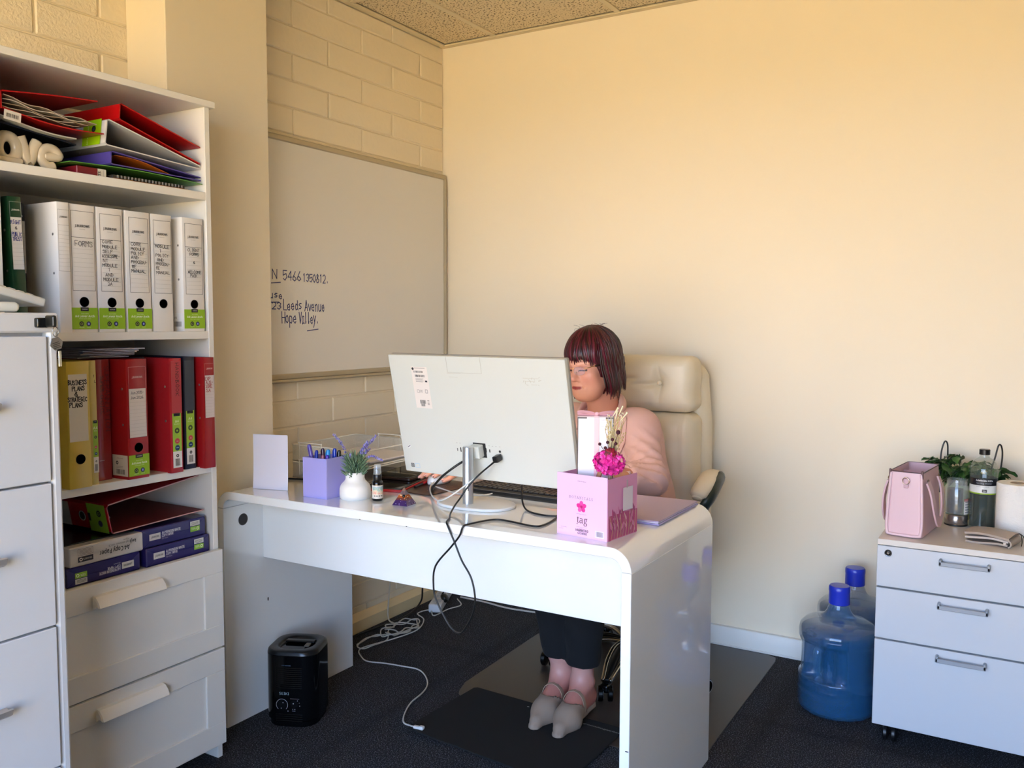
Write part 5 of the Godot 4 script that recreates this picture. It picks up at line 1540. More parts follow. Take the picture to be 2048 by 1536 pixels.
func head_field(w: Vector3) -> float:
	var p := HEAD.affine_inverse() * w
	var ax := absf(p.x)
	var q := Vector3(ax, p.y, p.z)
	# skull, face and jaw
	var d := ell(p, Vector3(0, 0.028, -0.008), Vector3(0.073, 0.088, 0.092))
	d = smin(d, ell(p, Vector3(0, -0.03, 0.022), Vector3(0.064, 0.075, 0.068)), 0.03)
	d = smin(d, ell(p, Vector3(0, -0.078, 0.05), Vector3(0.036, 0.034, 0.034)), 0.04)
	d = smin(d, capsule(q, Vector3(0.056, -0.05, -0.002), Vector3(0.018, -0.092, 0.058), 0.017, 0.018), 0.03)
	# full cheeks
	d = smin(d, ell(q, Vector3(0.038, -0.03, 0.062), Vector3(0.027, 0.026, 0.022)), 0.022)
	d = smin(d, ell(q, Vector3(0.042, -0.066, 0.046), Vector3(0.022, 0.024, 0.02)), 0.025)
	# soft chin fold below
	d = smin(d, ell(p, Vector3(0, -0.098, 0.03), Vector3(0.038, 0.02, 0.036)), 0.03)
	# eye sockets
	d = smax(d, -ell(q, Vector3(0.031, 0.0, 0.098), Vector3(0.019, 0.0125, 0.018)), 0.012)
	# brow ridge
	d = smin(d, capsule(q, Vector3(0.014, 0.02, 0.083), Vector3(0.045, 0.02, 0.068), 0.008, 0.007), 0.016)
	# lids over the eyeballs
	d = smin(d, ell(q, Vector3(0.031, -0.001, 0.0745), Vector3(0.0155, 0.0118, 0.0118)), 0.004)
	d = smin(d, capsule(q, Vector3(0.017, -0.0048, 0.0845), Vector3(0.045, -0.0048, 0.0745), 0.0018, 0.0016), 0.003)
	# nose
	d = smin(d, capsule(p, Vector3(0, 0.006, 0.082), Vector3(0, -0.028, 0.102), 0.0075, 0.0105), 0.012)
	d = smin(d, ell(p, Vector3(0, -0.032, 0.1), Vector3(0.0125, 0.0105, 0.0125)), 0.008)
	d = smin(d, ell(q, Vector3(0.0125, -0.036, 0.09), Vector3(0.0075, 0.0075, 0.01)), 0.007)
	d = smax(d, -ell(q, Vector3(0.0062, -0.0435, 0.098), Vector3(0.0036, 0.0035, 0.0055)), 0.003)
	# mouth
	d = smin(d, ell(p, Vector3(0, -0.066, 0.078), Vector3(0.029, 0.019, 0.013)), 0.016)
	var curve := 0.09 * ax * 0.35 + 4.0 * ax * ax
	d = smin(d, capsule(q, Vector3(0.004, -0.061, 0.0915), Vector3(0.0225, -0.0648, 0.0825), 0.003, 0.0014), 0.004)
	d = smin(d, capsule(q, Vector3(0.0, -0.069, 0.0905), Vector3(0.02, -0.0668, 0.083), 0.0036, 0.0016), 0.004)
	d = smax(d, -capsule(q, Vector3(0.0, -0.0645, 0.1), Vector3(0.024, -0.0655, 0.0855), 0.0016, 0.0012), 0.0015)
	d = smax(d, -capsule(q, Vector3(0.02, -0.05, 0.094), Vector3(0.03, -0.066, 0.086), 0.0016, 0.0012), 0.006)
	d = smin(d, ell(p, Vector3(0, -0.0935, 0.077), Vector3(0.017, 0.013, 0.012)), 0.014)
	# ears
	d = smin(d, ell(q, Vector3(0.074, -0.012, -0.008), Vector3(0.008, 0.03, 0.018)), 0.008)
	return d


func hand_field(p: Vector3, bones: Array, palm: Array) -> float:
	var d := 1.0
	for i in palm.size() - 1:
		d = smin(d, capsule(p, palm[i][0], palm[i + 1][0], palm[i][1], palm[i + 1][1]), 0.012)
	var f := 1.0
	for b in bones:
		var e := 1.0
		for i in b.size() - 1:
			e = smin(e, capsule(p, b[i], b[i + 1], 0.0094 - 0.0007 * i, 0.0088 - 0.0007 * i), 0.004)
		f = minf(f, e)
	return smin(d, f, 0.008)


func build_person() -> void:
	HEAD = Transform3D(Basis(Vector3.UP, deg_to_rad(-16)) * Basis(Vector3.RIGHT, deg_to_rad(9)) * Basis(Vector3(0, 0, 1), deg_to_rad(2)), Vector3(1.08, 1.154, 0.622))
	var t := thing("person", "seated woman in pink blazer and glasses with dark red bob hair, working at computer", "person", Vector3(1.12, 0, 0.45))
	var o := Transform3D(Basis(), -t.position)
	var skin := StandardMaterial3D.new()
	skin.vertex_color_use_as_albedo = true
	skin.roughness = 0.48
	skin.subsurf_scatter_enabled = true
	skin.subsurf_scatter_strength = 0.08

	var body := MB.new()
	body.put(o)
	var base := Color("#d99a80").srgb_to_linear()
	body.col = base
	nets(body, head_field, Vector3(0.955, 0.985, 0.48), Vector3(1.195, 1.295, 0.76), 0.0034)
	var nh := body.v.size()
	nets(body, func(p): return smin(neck_field(p), ell(p, Vector3(1.11, 0.93, 0.53), Vector3(0.12, 0.05, 0.075)), 0.04), Vector3(0.93, 0.84, 0.40), Vector3(1.3, 1.13, 0.69), 0.008)
	var inner := func(p: Vector3) -> float:
		var d := torso_field(p)
		d = smin(d, minf(arm_field(p, true), arm_field(p, false)), 0.02)
		return smin(d, minf(leg_field(p, true), leg_field(p, false)), 0.03)
	nets(body, inner, Vector3(0.7, 0.12, 0.25), Vector3(1.5, 1.02, 1.05), 0.016)
	# right hand on the mouse: thumb towards the viewer's right
	var wr := WR_R
	var palm_r := [[wr, 0.023], [Vector3(0.785, 0.822, 1.045), 0.02], [Vector3(0.768, 0.824, 1.075), 0.021]]
	var fr := [
		[Vector3(0.79, 0.822, 1.08), Vector3(0.788, 0.824, 1.113), Vector3(0.783, 0.815, 1.137), Vector3(0.778, 0.806, 1.152)],
		[Vector3(0.772, 0.824, 1.085), Vector3(0.766, 0.828, 1.122), Vector3(0.76, 0.819, 1.149), Vector3(0.756, 0.809, 1.165)],
		[Vector3(0.755, 0.822, 1.083), Vector3(0.741, 0.823, 1.117), Vector3(0.731, 0.812, 1.141), Vector3(0.726, 0.800, 1.155)],
		[Vector3(0.742, 0.818, 1.075), Vector3(0.722, 0.814, 1.1), Vector3(0.712, 0.803, 1.118), Vector3(0.708, 0.793, 1.128)],
		[Vector3(0.80, 0.815, 1.05), Vector3(0.815, 0.806, 1.085), Vector3(0.811, 0.797, 1.115), Vector3(0.802, 0.791, 1.135)],
	]
	nets(body, func(p): return hand_field(p, fr, palm_r), Vector3(0.68, 0.765, 0.96), Vector3(0.85, 0.86, 1.19), 0.0034)
	# left hand hovering over the keys
	var palm_l := [[WR_L, 0.023], [Vector3(1.195, 0.815, 0.975), 0.02], [Vector3(1.197, 0.818, 1.0), 0.021]]
	var fl := []
	for i in 4:
		var x := 1.225 - 0.021 * i
		fl.append([Vector3(x - 0.002, 0.818, 1.005), Vector3(x + 0.004 - 0.004 * i, 0.824, 1.045 + 0.003 * (i % 3)), Vector3(x + 0.003 - 0.004 * i, 0.814, 1.07), Vector3(x + 0.003 - 0.004 * i, 0.803, 1.082)])
	fl.append([Vector3(1.17, 0.81, 0.985), Vector3(1.145, 0.805, 1.01), Vector3(1.135, 0.8, 1.035), Vector3(1.132, 0.797, 1.05)])
	nets(body, func(p): return hand_field(p, fl, palm_l), Vector3(1.09, 0.77, 0.88), Vector3(1.27, 0.86, 1.11), 0.004)
	for left in [true, false]:
		var a: Vector3 = AN_L if left else AN_R
		nets(body, func(p): return foot_field(p, left), Vector3(a.x - 0.075, 0.0, a.z - 0.1), Vector3(a.x + 0.085, 0.31, a.z + 0.26), 0.0055)
	# complexion: the lips, cheeks and lids keep their own colour
	var inv := HEAD.affine_inverse()
	for i in body.v.size():
		var w: Vector3 = body.v[i] - o.origin
		if i < nh:
			var p := inv * w
			var ax := absf(p.x)
			var c := Color("#dd9f84")
			c = c.lerp(Color("#cf7f6c"), 0.45 * exp(-(Vector2(ax - 0.042, p.y + 0.035).length_squared()) / 0.0006) + 0.3 * exp(-(Vector3(0, -0.034, 0.11) - p).length_squared() / 0.0003))
			if p.z > 0.06:
				var lip := (1.0 - smoothstep(0.85, 1.1, sqrt(pow(ax / 0.0235, 2.0) + pow((p.y + 0.0652) / 0.0066, 2.0))))
				c = c.lerp(Color("#93383a"), lip)
				var lid := exp(-pow((ax - 0.031) / 0.015, 2.0) - pow((p.y - 0.004) / 0.007, 2.0))
				c = c.lerp(Color("#b87262"), lid * 0.6)
				if absf(p.y + 0.0056) < 0.0026 and ax > 0.015 and ax < 0.047: c = Color("#2f1c18")
				var by := 0.0215 + 0.004 * sin((ax - 0.012) / 0.04 * PI)
				c = c.lerp(Color("#a8694c"), 0.75 * (1.0 - smoothstep(0.0012, 0.0034, absf(p.y - by))) * smoothstep(0.012, 0.018, ax) * (1.0 - smoothstep(0.044, 0.052, ax)))
			body.c[i] = c.srgb_to_linear()
		elif w.y < 0.3:
			body.c[i] = Color("#c08c80").lerp(Color("#b9766a"), smoothstep(0.16, 0.06, w.y)).srgb_to_linear()
	part("body", body, skin, t)
	# nails on the mouse hand
	var nails := MB.new()
	nails.put(o)
	for f in fr:
		var tip: Vector3 = f[3]
		var d: Vector3 = (f[3] - f[2]).normalized()
		var up := (Vector3.UP - d * d.y).normalized()
		nails.put(o * Transform3D(Basis(d.cross(up).normalized(), up, -d), tip + up * 0.0062 + d * 0.003))
		nails.ball(Vector3.ZERO, Vector3(0.0058, 0.0016, 0.008), 6)
	part("nails", nails, mat("#e3a9a0", 0.2), t)

	# blouse: dark with a pale print, seen between the lapels
	var blouse := MB.new()
	blouse.put(o)
	nets(blouse, func(p): return smax(torso_field(p) - 0.006, -(neck_field(p) - 0.012), 0.01) if p.y < 0.97 else 1.0, Vector3(0.9, 0.5, 0.38), Vector3(1.32, 0.97, 0.68), 0.011)
	for i in blouse.v.size():
		var p := blouse.v[i]
		blouse.c[i] = (Color("#15131a") if sin(p.x * 190.0) * sin(p.y * 170.0 + p.x * 60.0) < 0.35 else Color("#b98d8a")).srgb_to_linear()
	part("blouse", blouse, vmat(0.7), t)

	# blazer
	var cloth := StandardMaterial3D.new()
	cloth.albedo_color = Color("#e8bdb4")
	cloth.roughness = 0.8
	cloth.rim_enabled = true
	cloth.rim = 0.25
	var jk := MB.new()
	jk.put(o)
	var blazer := func(p: Vector3) -> float:
		var d := torso_field(p) - 0.017
		# hangs straighter than the body
		d = smin(d, ell(p, Vector3(1.115, 0.66, 0.47), Vector3(0.2, 0.2, 0.16)), 0.05)
		for left in [true, false]:
			var s := SH_L if left else SH_R
			var e := EL_L if left else EL_R
			var w := WR_L if left else WR_R
			var cuff := e.lerp(w, 0.60 if left else 0.8)
			var a := capsule(p, s + Vector3(0, 0.0, 0), e, 0.066, 0.062)
			a = smin(a, capsule(p, e, cuff, 0.062, 0.046), 0.025)
			# creases across the elbow and down the upper arm
			var f := clampf((p - s).dot(e - s) / (e - s).length_squared(), 0.0, 1.4)
			var q1 := sin(f * 15.0 + p.z * 38.0 + p.x * 24.0)
			var q2 := sin(p.y * 62.0 - p.z * 48.0 + p.x * 30.0)
			a += 0.007 * (absf(q1) * 2.0 - 1.0) * smoothstep(0.3, 0.8, f) + 0.0045 * (absf(q2) * 2.0 - 1.0) * smoothstep(0.0, 0.35, f) * smoothstep(1.1, 0.6, f)
			# cut square at the cuff and hollow inside it
			var ax := (cuff - e).normalized()
			a = maxf(a, (p - cuff).dot(ax) - 0.006)
			a = maxf(a, -maxf(capsule(p, e.lerp(cuff, 0.55), cuff + ax * 0.1, 0.046, 0.0415), -((p - e.lerp(cuff, 0.6)).dot(ax))))
			d = smin(d, a, lerpf(0.012, 0.045, smoothstep(0.86, 0.94, p.y)))
		d += 0.0022 * sin(p.x * 46.0 + p.y * 22.0) * smoothstep(0.9, 0.75, p.y)
		# open neck and V front
		d = smax(d, -(neck_field(p) - 0.009), 0.01)
		var vx := absf(p.x - 1.09)
		var v := vx - 0.062 * clampf((p.y - 0.71) / 0.25, 0.0, 1.0)
		if p.z > 0.5:
			d = smax(d, -maxf(v, 0.52 - p.z), 0.006)
		return d
	nets(jk, blazer, Vector3(0.72, 0.5, 0.28), Vector3(1.46, 1.01, 1.0), 0.0088)
	part("blazer", jk, cloth, t)
	# stand of the collar round the neck, lapels laid along the open front
	var cl := MB.new()
	cl.put(o)
	var cpts := catmull([Vector3(1.026, 0.925, 0.628), Vector3(1.014, 0.962, 0.598), Vector3(1.014, 1.0, 0.55), Vector3(1.042, 1.028, 0.492), Vector3(1.09, 1.036, 0.472), Vector3(1.138, 1.028, 0.492), Vector3(1.166, 1.0, 0.55), Vector3(1.166, 0.962, 0.6), Vector3(1.152, 0.925, 0.632)], 6)
	var crad := PackedFloat32Array()
	for i in cpts.size():
		crad.append(0.0095 * (0.6 + 0.55 * sin(PI * i / (cpts.size() - 1.0))))
	cl.tube(cpts, 0.009, 10, false, crad, 2.1)
	part("collar", cl, cloth, t)
	for s in [-1.0, 1.0]:
		var lp := MB.new()
		lp.put(o)
		var a := []; var b := []
		for e in [[0.07, 0.125, 0.985], [0.066, 0.13, 0.95], [0.056, 0.125, 0.90], [0.042, 0.1, 0.85], [0.024, 0.06, 0.79], [0.008, 0.02, 0.735]]:
			a.append(Vector3(1.09 + s * e[0], e[2], 0.58))
			b.append(Vector3(1.09 + s * e[1], e[2] - 0.012, 0.56))
		var ca := catmull(a, 4); var cb := catmull(b, 4)
		var g := []
		for i in ca.size():
			var row := PackedVector3Array()
			for j in 5:
				var p: Vector3 = ca[i].lerp(cb[i], j / 4.0)
				var k := 0
				# slide forward until the lapel lies just proud of the blazer
				p.z = 0.74
				while blazer.call(p) > 0.005 and k < 90:
					p.z -= 0.0025
					k += 1
				p.z += 0.003 * sin(j / 4.0 * PI)
				row.append(p)
			g.append(row)
		if s > 0: g.reverse()
		lp.sheet(g, 0.0035)
		part("lapel", lp, cloth, t)

	# trousers
	var tr := MB.new()
	tr.put(o)
	nets(tr, func(p):
		var d := torso_field(p) - 0.012 if p.y < 0.72 else 1.0
		for left in [true, false]:
			var h := HIP_L if left else HIP_R
			var k := KN_L if left else KN_R
			var a: Vector3 = AN_L if left else AN_R
			var hem := a.lerp(k, 0.13 if left else 0.165)
			var e := smin(capsule(p, h, k, 0.1, 0.08), capsule(p, k, hem, 0.078, 0.056), 0.04)
			var ax := (hem - k).normalized()
			e = maxf(e, (p - hem).dot(ax))
			d = smin(d, e + 0.0015 * sin(p.y * 60.0 + p.x * 40.0), 0.008)
		return d
	, Vector3(0.86, 0.14, 0.24), Vector3(1.4, 0.73, 1.04), 0.0095)
	part("trousers", tr, mat("#040509", 0.95), t)

	# shoes: pointed mules with an instep strap
	for left in [true, false]:
		var a: Vector3 = AN_L if left else AN_R
		var tt: Vector3 = TOE_L if left else TOE_R
		var fd := tt - a
		fd.y = 0
		var dir := fd.normalized()
		var sh := MB.new()
		sh.put(o)
		var vamp := func(p: Vector3) -> float:
			var along := (p - a).dot(dir)
			var d := foot_field(p, left) - 0.004
			var tip := tt + dir * 0.04
			d = smin(d, capsule(p, tt - fd * 0.25, tip + Vector3(0, -0.008, 0), 0.039, 0.007), 0.025)
			var side := absf((p - a).dot(Vector3(-dir.z, 0, dir.x)))
			# scooped throat
			d = maxf(d, -(along - (0.122 - 0.9 * side * side / 0.03 - 0.2 * (0.04 - minf(p.y, 0.04)))))
			# sole
			var sole := maxf(maxf(absf(p.y - 0.0165) - 0.0055, capsule(Vector3(p.x, 0.02, p.z), Vector3(a.x, 0.02, a.z) - dir * 0.035, Vector3(tip.x, 0.02, tip.z) - dir * 0.015, 0.034, 0.02)), -1.0)
			var heel := maxf(maxf(absf(p.y - 0.02) - 0.0085, capsule(Vector3(p.x, 0.02, p.z), Vector3(a.x, 0.02, a.z) - dir * 0.04, Vector3(a.x, 0.02, a.z) - dir * 0.01, 0.03, 0.03)), -1.0)
			return minf(maxf(d, 0.011 - p.y), minf(sole, heel))
		nets(sh, vamp, Vector3(a.x - 0.08, 0.004, a.z - 0.11), Vector3(a.x + 0.09, 0.12, a.z + 0.29), 0.0045)
		var st := MB.new()
		var rowg := []
		var c := a + dir * 0.07
		var sd := Vector3(-dir.z, 0, dir.x)
		for i in 15:
			var an := -0.35 + (PI + 0.7) * i / 14.0
			var rd := (sd * cos(an) + Vector3.UP * sin(an))
			var q := Vector3(c.x, 0.045, c.z)
			var k := 0.0
			while foot_field(q + rd * k, left) < 0.0015 and k < 0.09: k += 0.0012
			var p := q + rd * k
			var w := dir * 0.0088
			rowg.append(PackedVector3Array([o * (p - w), o * (p + rd * 0.0008), o * (p + w)]))
		rowg.reverse()
		st.sheet(rowg, 0.0022)
		var s := part("shoe", sh, mat("#94806f", 0.75), t)
		part("strap", st, mat("#a48a74", 0.3), s)

	# hair: a bob with a fringe
	var hr := StandardMaterial3D.new()
	hr.vertex_color_use_as_albedo = true
	hr.roughness = 0.38
	var hair := MB.new()
	hair.put(o)
	var cap := func(w: Vector3) -> float:
		var p := inv * w
		var d := ell(p, Vector3(0, 0.036, -0.014), Vector3(0.091, 0.098, 0.108))
		d = smin(d, ell(p, Vector3(0, -0.035, -0.03), Vector3(0.094, 0.088, 0.085)), 0.05)
		var ang := atan2(p.x, p.z + 0.02)
		d += 0.0022 * sin(ang * 34.0 + p.y * 8.0) + 0.0014 * sin(ang * 71.0)
		# cut away in front of the face
		var face := maxf(maxf(absf(p.x) - (0.062 + 0.012 * smoothstep(0.0, -0.1, p.y)), 0.012 - p.z), p.y - 0.052)
		d = smax(d, -face, 0.012)
		d = maxf(d, -0.098 - p.y - 0.014 * sin(ang * 13.0))
		return d
	hair.col = Color("#3c0a14").srgb_to_linear()
	nets(hair, cap, Vector3(0.93, 1.0, 0.46), Vector3(1.22, 1.31, 0.775), 0.0052)
	var nv := hair.v.size()
	var lock := func(ph: float, y0: float, y1: float, lift: float, wd: float, c: String, front := false) -> void:
		var pts := []
		for i in 7:
			var f := i / 6.0
			var y := lerpf(y0, y1, f)
			var rr := 1.0 + lift
			var yy := clampf((y - 0.036) / 0.1, -1.0, 1.0)
			var k := sqrt(maxf(0.0, 1.0 - yy * yy)) if y > 0.036 else 1.0
			var rx := 0.0925 * k * rr; var rz := (0.11 if y > 0.036 else lerpf(0.11, 0.108, f)) * k * rr
			if y < 0.0 and not front: rx *= 1.0 + 0.05 * smoothstep(0.0, -0.06, y) - 0.12 * smoothstep(-0.07, -0.13, y)
			var a := ph + 0.05 * sin(f * 3.0 + ph * 9.0)
			var p := Vector3(sin(a) * rx, y, cos(a) * rz - 0.014)
			if front and y < 0.05: p.z -= 0.10 * (0.05 - y)
			pts.append(HEAD * p)
		hair.hex(c)
		var cc := catmull(pts, 3)
		var rad := PackedFloat32Array()
		for i in cc.size():
			var f := float(i) / (cc.size() - 1)
			rad.append(wd * (0.35 + 0.9 * sin(pow(f, 0.6) * PI * 0.62)) * (1.0 - 0.75 * smoothstep(0.75, 1.0, f)))
		hair.tube(cc, wd, 6, false, rad, 0.45)
	var tones := ["#3a0912", "#4a0d1a", "#2b070e", "#5c1424", "#240509", "#45101c"]
	for i in 150:
		var ph := deg_to_rad(62.0 + 236.0 * (i + rng.randf()) / 150.0)
		var back := absf(angle_difference(ph, PI)) 
		lock.call(ph, rng.randf_range(0.07, 0.132), rng.randf_range(-0.112, -0.078) - 0.012 * float(back > 1.4), rng.randf_range(-0.005, 0.02), rng.randf_range(0.0032, 0.0062), tones[rng.randi() % 6])
	for i in 64:
		var ph := deg_to_rad(-56.0 + 112.0 * (i + rng.randf()) / 64.0)
		var edge := absf(ph) / 0.98
		lock.call(ph, rng.randf_range(0.1, 0.134), rng.randf_range(0.014, 0.036) - 0.03 * pow(edge, 3.0), rng.randf_range(0.0, 0.018), rng.randf_range(0.0026, 0.0045), tones[rng.randi() % 6], true)
	for i in 26:
		var sgn := -1.0 if i % 2 == 0 else 1.0
		lock.call(sgn * deg_to_rad(rng.randf_range(60.0, 72.0)), rng.randf_range(0.07, 0.11), rng.randf_range(-0.11, -0.05), rng.randf_range(0.0, 0.02), rng.randf_range(0.003, 0.0046), tones[rng.randi() % 6], true)
	# crown locks fanning from the parting
	for i in 70:
		var a := rng.randf() * TAU
		var pts := []
		for k in 5:
			var f := k / 4.0
			var th := 0.12 + f * 1.0
			pts.append(HEAD * (Vector3(sin(a) * sin(th) * 0.0935, cos(th) * 0.101, cos(a) * sin(th) * 0.111) + Vector3(0, 0.036, -0.014)))
		hair.hex(tones[rng.randi() % 6])
		hair.tube(catmull(pts, 3), rng.randf_range(0.003, 0.0055), 5, false, PackedFloat32Array(), 0.4)
	for i in 14:
		var a := rng.randf() * TAU
		var p0 := HEAD * Vector3(sin(a) * 0.05, 0.122, cos(a) * 0.05)
		hair.hex("#4a0d1a").tube(catmull([p0, p0 + Vector3(rng.randf_range(-0.01, 0.01), 0.012, 0), p0 + Vector3(rng.randf_range(-0.03, 0.03), 0.017, 0)], 4), 0.0004, 4)
	part("hair", hair, hr, t)

	# rimless glasses with gold bridge and dark arms
	var gl := MB.new()
	gl.put(o * HEAD)
	var gold := mat("#d2b068", 0.2, 0.9)
	gl.tube(catmull([Vector3(-0.011, 0.004, 0.105), Vector3(-0.004, 0.0075, 0.1075), Vector3(0.004, 0.0075, 0.1075), Vector3(0.011, 0.004, 0.105)], 4), 0.0008, 6)
	for s in [-1.0, 1.0]:
		gl.tube(catmull([Vector3(s * 0.051, 0.0055, 0.0965), Vector3(s * 0.062, 0.006, 0.09), Vector3(s * 0.074, 0.007, 0.066)], 4), 0.0011, 6)
		gl.tube(PackedVector3Array([Vector3(s * 0.009, -0.008, 0.096), Vector3(s * 0.0105, -0.013, 0.094)]), 0.0018, 6)
	var gp := part("glasses_bridge", gl, gold, t)
	var am := MB.new()
	am.put(o * HEAD)
	for s in [-1.0, 1.0]:
		am.tube(PackedVector3Array([Vector3(s * 0.074, 0.007, 0.066), Vector3(s * 0.083, 0.0075, 0.02), Vector3(s * 0.082, 0.003, -0.02)]), 0.0018, 6, false, PackedFloat32Array(), 1.6)
	part("glasses_arm", am, mat("#120d0c", 0.3), t)
	var lm := glassy("#c9d2ee", 0.07, 0.03)
	for s in [-1.0, 1.0]:
		var ln := MB.new()
		ln.put(o * HEAD * Transform3D(Basis(Vector3.UP, s * 0.22), Vector3(s * 0.031, -0.004, 0.1005)))
		var lpoly := PackedVector2Array()
		for i in 28:
			var a := TAU * i / 28
			lpoly.append(Vector2(signf(cos(a)) * pow(absf(cos(a)), 0.7) * 0.0215, signf(sin(a)) * pow(absf(sin(a)), 0.75) * 0.0145))
		ln.prism(lpoly, 0.0012, 0.0003)
		var lo_ := part("lens", ln, lm, t)
		var er := PackedVector3Array()
		for q in lpoly: er.append(Vector3(q.x, q.y, 0.0006))
		var em := MB.new()
		em.put(o * HEAD * Transform3D(Basis(Vector3.UP, s * 0.22), Vector3(s * 0.031, -0.004, 0.1005)))
		em.tube(er, 0.00045, 4, true)
		part("lens_edge", em, mat("#8a7868", 0.3), lo_)

# ---------------------------------------------------------------- things on the floor
func build_floor_things() -> void:
	# hard chair mat with a lip towards the desk
	var mp := [Vector2(0.735, 0.955), Vector2(0.722, 0.93), Vector2(0.70, 0.86), Vector2(0.685, 0.35), Vector2(0.685, 0.05), Vector2(0.71, 0.03), Vector2(1.575, 0.03), Vector2(1.604, 0.045), Vector2(1.612, 0.08), Vector2(1.62, 1.0), Vector2(1.60, 1.03), Vector2(1.55, 1.04), Vector2(0.78, 0.985)]
	var poly := PackedVector2Array()
	for p in mp: poly.append(Vector2(p.x, -p.y))
	if Geometry2D.is_polygon_clockwise(poly): poly.reverse()
	var cm := MB.new()
	cm.put(Transform3D(Basis(Vector3(1, 0, 0), Vector3(0, 0, -1), Vector3(0, 1, 0)), Vector3(0, 0.0006, 0)))
	cm.prism(poly, 0.003, 0.001)
	var mm := mat("#423a34", 0.3)
	solo("chair_mat", cm, mm, "smoky grey plastic chair mat under the office chair", "chair mat")
	# black foot mat, lying askew over it
	var fm := thing("foot_mat", "flat black foot mat with white lettering under the woman's shoes", "foot mat", Vector3(1.04, 0.0042, 1.09), 0.0)
	var fp := PackedVector2Array([Vector2(0.773, -0.89), Vector2(0.762, -0.9), Vector2(0.745, -1.25), Vector2(0.752, -1.268), Vector2(1.33, -1.325), Vector2(1.343, -1.315), Vector2(1.35, -0.93), Vector2(1.338, -0.915)])
	for i in fp.size(): fp[i] -= Vector2(1.04, -1.09)
	if Geometry2D.is_polygon_clockwise(fp): fp.reverse()
	var fb := MB.new()
	fb.put(Transform3D(Basis(Vector3(1, 0, 0), Vector3(0, 0, -1), Vector3(0, 1, 0)), Vector3.ZERO))
	fb.prism(fp, 0.006, 0.0015)
	part("sheet", fb, mat("#050606", 0.9), fm)
	var k := Ink.new()
	k.text("groundingwellwave", 0.0, 0.0, 0.0075, "#9a9a98", "Droid Sans", 0.15, -1)
	stick("lettering", k, fm, Vector3(0.178, 0.006, -0.137), Vector3(1, 0, 0.04), Vector3(0.04, 0, -1))
	part("stud", MB.new().ball(Vector3(-0.035, 0.006, -0.155), Vector3(0.005, 0.0008, 0.0025), 4), mat("#8a8a88", 0.4), fm)
	# the mat's white lead
	var ld := cable("cable", [Vector3(0.775, 0.014, 1.255), Vector3(0.75, 0.011, 1.253), Vector3(0.71, 0.005, 1.235), Vector3(0.675, 0.005, 1.185), Vector3(0.641, 0.005, 1.106), Vector3(0.626, 0.005, 1.02), Vector3(0.598, 0.005, 0.952), Vector3(0.542, 0.005, 0.892), Vector3(0.485, 0.005, 0.861), Vector3(0.419, 0.005, 0.867), Vector3(0.344, 0.005, 0.879), Vector3(0.274, 0.005, 0.898), Vector3(0.22, 0.005, 0.872), Vector3(0.172, 0.005, 0.828), Vector3(0.172, 0.006, 0.777), Vector3(0.218, 0.009, 0.659), Vector3(0.235, 0.009, 0.53), Vector3(0.185, 0.01, 0.417), Vector3(0.115, 0.011, 0.369), Vector3(0.134, 0.011, 0.301), Vector3(0.188, 0.008, 0.347), Vector3(0.19, 0.007, 0.24), Vector3(0.205, 0.006, 0.16), Vector3(0.165, 0.02, 0.13)], 0.0026, "#c9c8c2", "long thin white lead snaking from the black foot mat")
	var sn := MB.new()
	sn.put(Transform3D(Basis(Vector3.UP, 0.15), Vector3(0.785, 0.0145, 1.256)))
	sn.rbox(Vector3.ZERO, Vector3(0.034, 0.009, 0.014), 0.004, 3)
	sn.rbox(Vector3(0.012, 0.001, 0), Vector3(0.018, 0.011, 0.018), 0.005, 3)
	part("plug", sn, mat("#dddcd8", 0.35), ld)
	# coil of white lead
	var co := []
	for i in 44:
		var a := TAU * i / 13.0
		var f := i / 44.0
		co.append(Vector3(0.165 + cos(a) * (0.05 + 0.018 * sin(i * 1.7)), 0.006 + 0.012 * absf(sin(i * 0.9)), 0.55 + sin(a) * (0.085 + 0.035 * sin(i * 0.61)) + 0.02 * sin(f * 5.0)))
	cable("cable", co, 0.0027, "#bdb9ae", "tangled coil of white lead by the skirting board")
	var co2 := []
	for i in 16:
		var a := TAU * i / 11.0 + 2.2
		co2.append(Vector3(0.165 + cos(a) * 0.04, 0.008 + 0.003 * (i % 3), 0.735 + sin(a) * 0.085))
	cable("cable", co2, 0.0026, "#bdb9ae", "open loop of white lead beside the desk's left leg")
	cable("cable", [Vector3(0.045, 0.52, 0.5), Vector3(0.055, 0.3, 0.47), Vector3(0.06, 0.12, 0.5), Vector3(0.08, 0.03, 0.53), Vector3(0.12, 0.012, 0.53)], 0.0032, "#c2b9a5", "cream lead hanging down the block wall behind the desk")
	cable("cable", [Vector3(0.13, 0.55, 0.36), Vector3(0.115, 0.3, 0.34), Vector3(0.10, 0.104, 0.312), Vector3(0.075, 0.03, 0.3), Vector3(0.09, 0.009, 0.42), Vector3(0.075, 0.008, 0.58), Vector3(0.06, 0.008, 0.7)], 0.004, "#0c0c0d", "black lead hanging behind the desk down to the skirting")
	cable("cable", [Vector3(0.165, 0.022, 0.105), Vector3(0.2, 0.01, 0.075), Vector3(0.272, 0.006, 0.066), Vector3(0.396, 0.006, 0.085), Vector3(0.485, 0.006, 0.08), Vector3(0.62, 0.006, 0.06), Vector3(0.68, 0.006, 0.05)], 0.004, "#c9c6bf", "thick white lead running along the plaster wall skirting")
	# power board
	var pb := thing("power_board", "white power board with a round black plug by the skirting", "power board", Vector3(0.105, 0.0, 0.18), 0.42)
	part("body", MB.new().rbox(Vector3(0, 0.021, 0), Vector3(0.058, 0.04, 0.27), 0.008, 3), mat("#d5d7da", 0.4), pb)
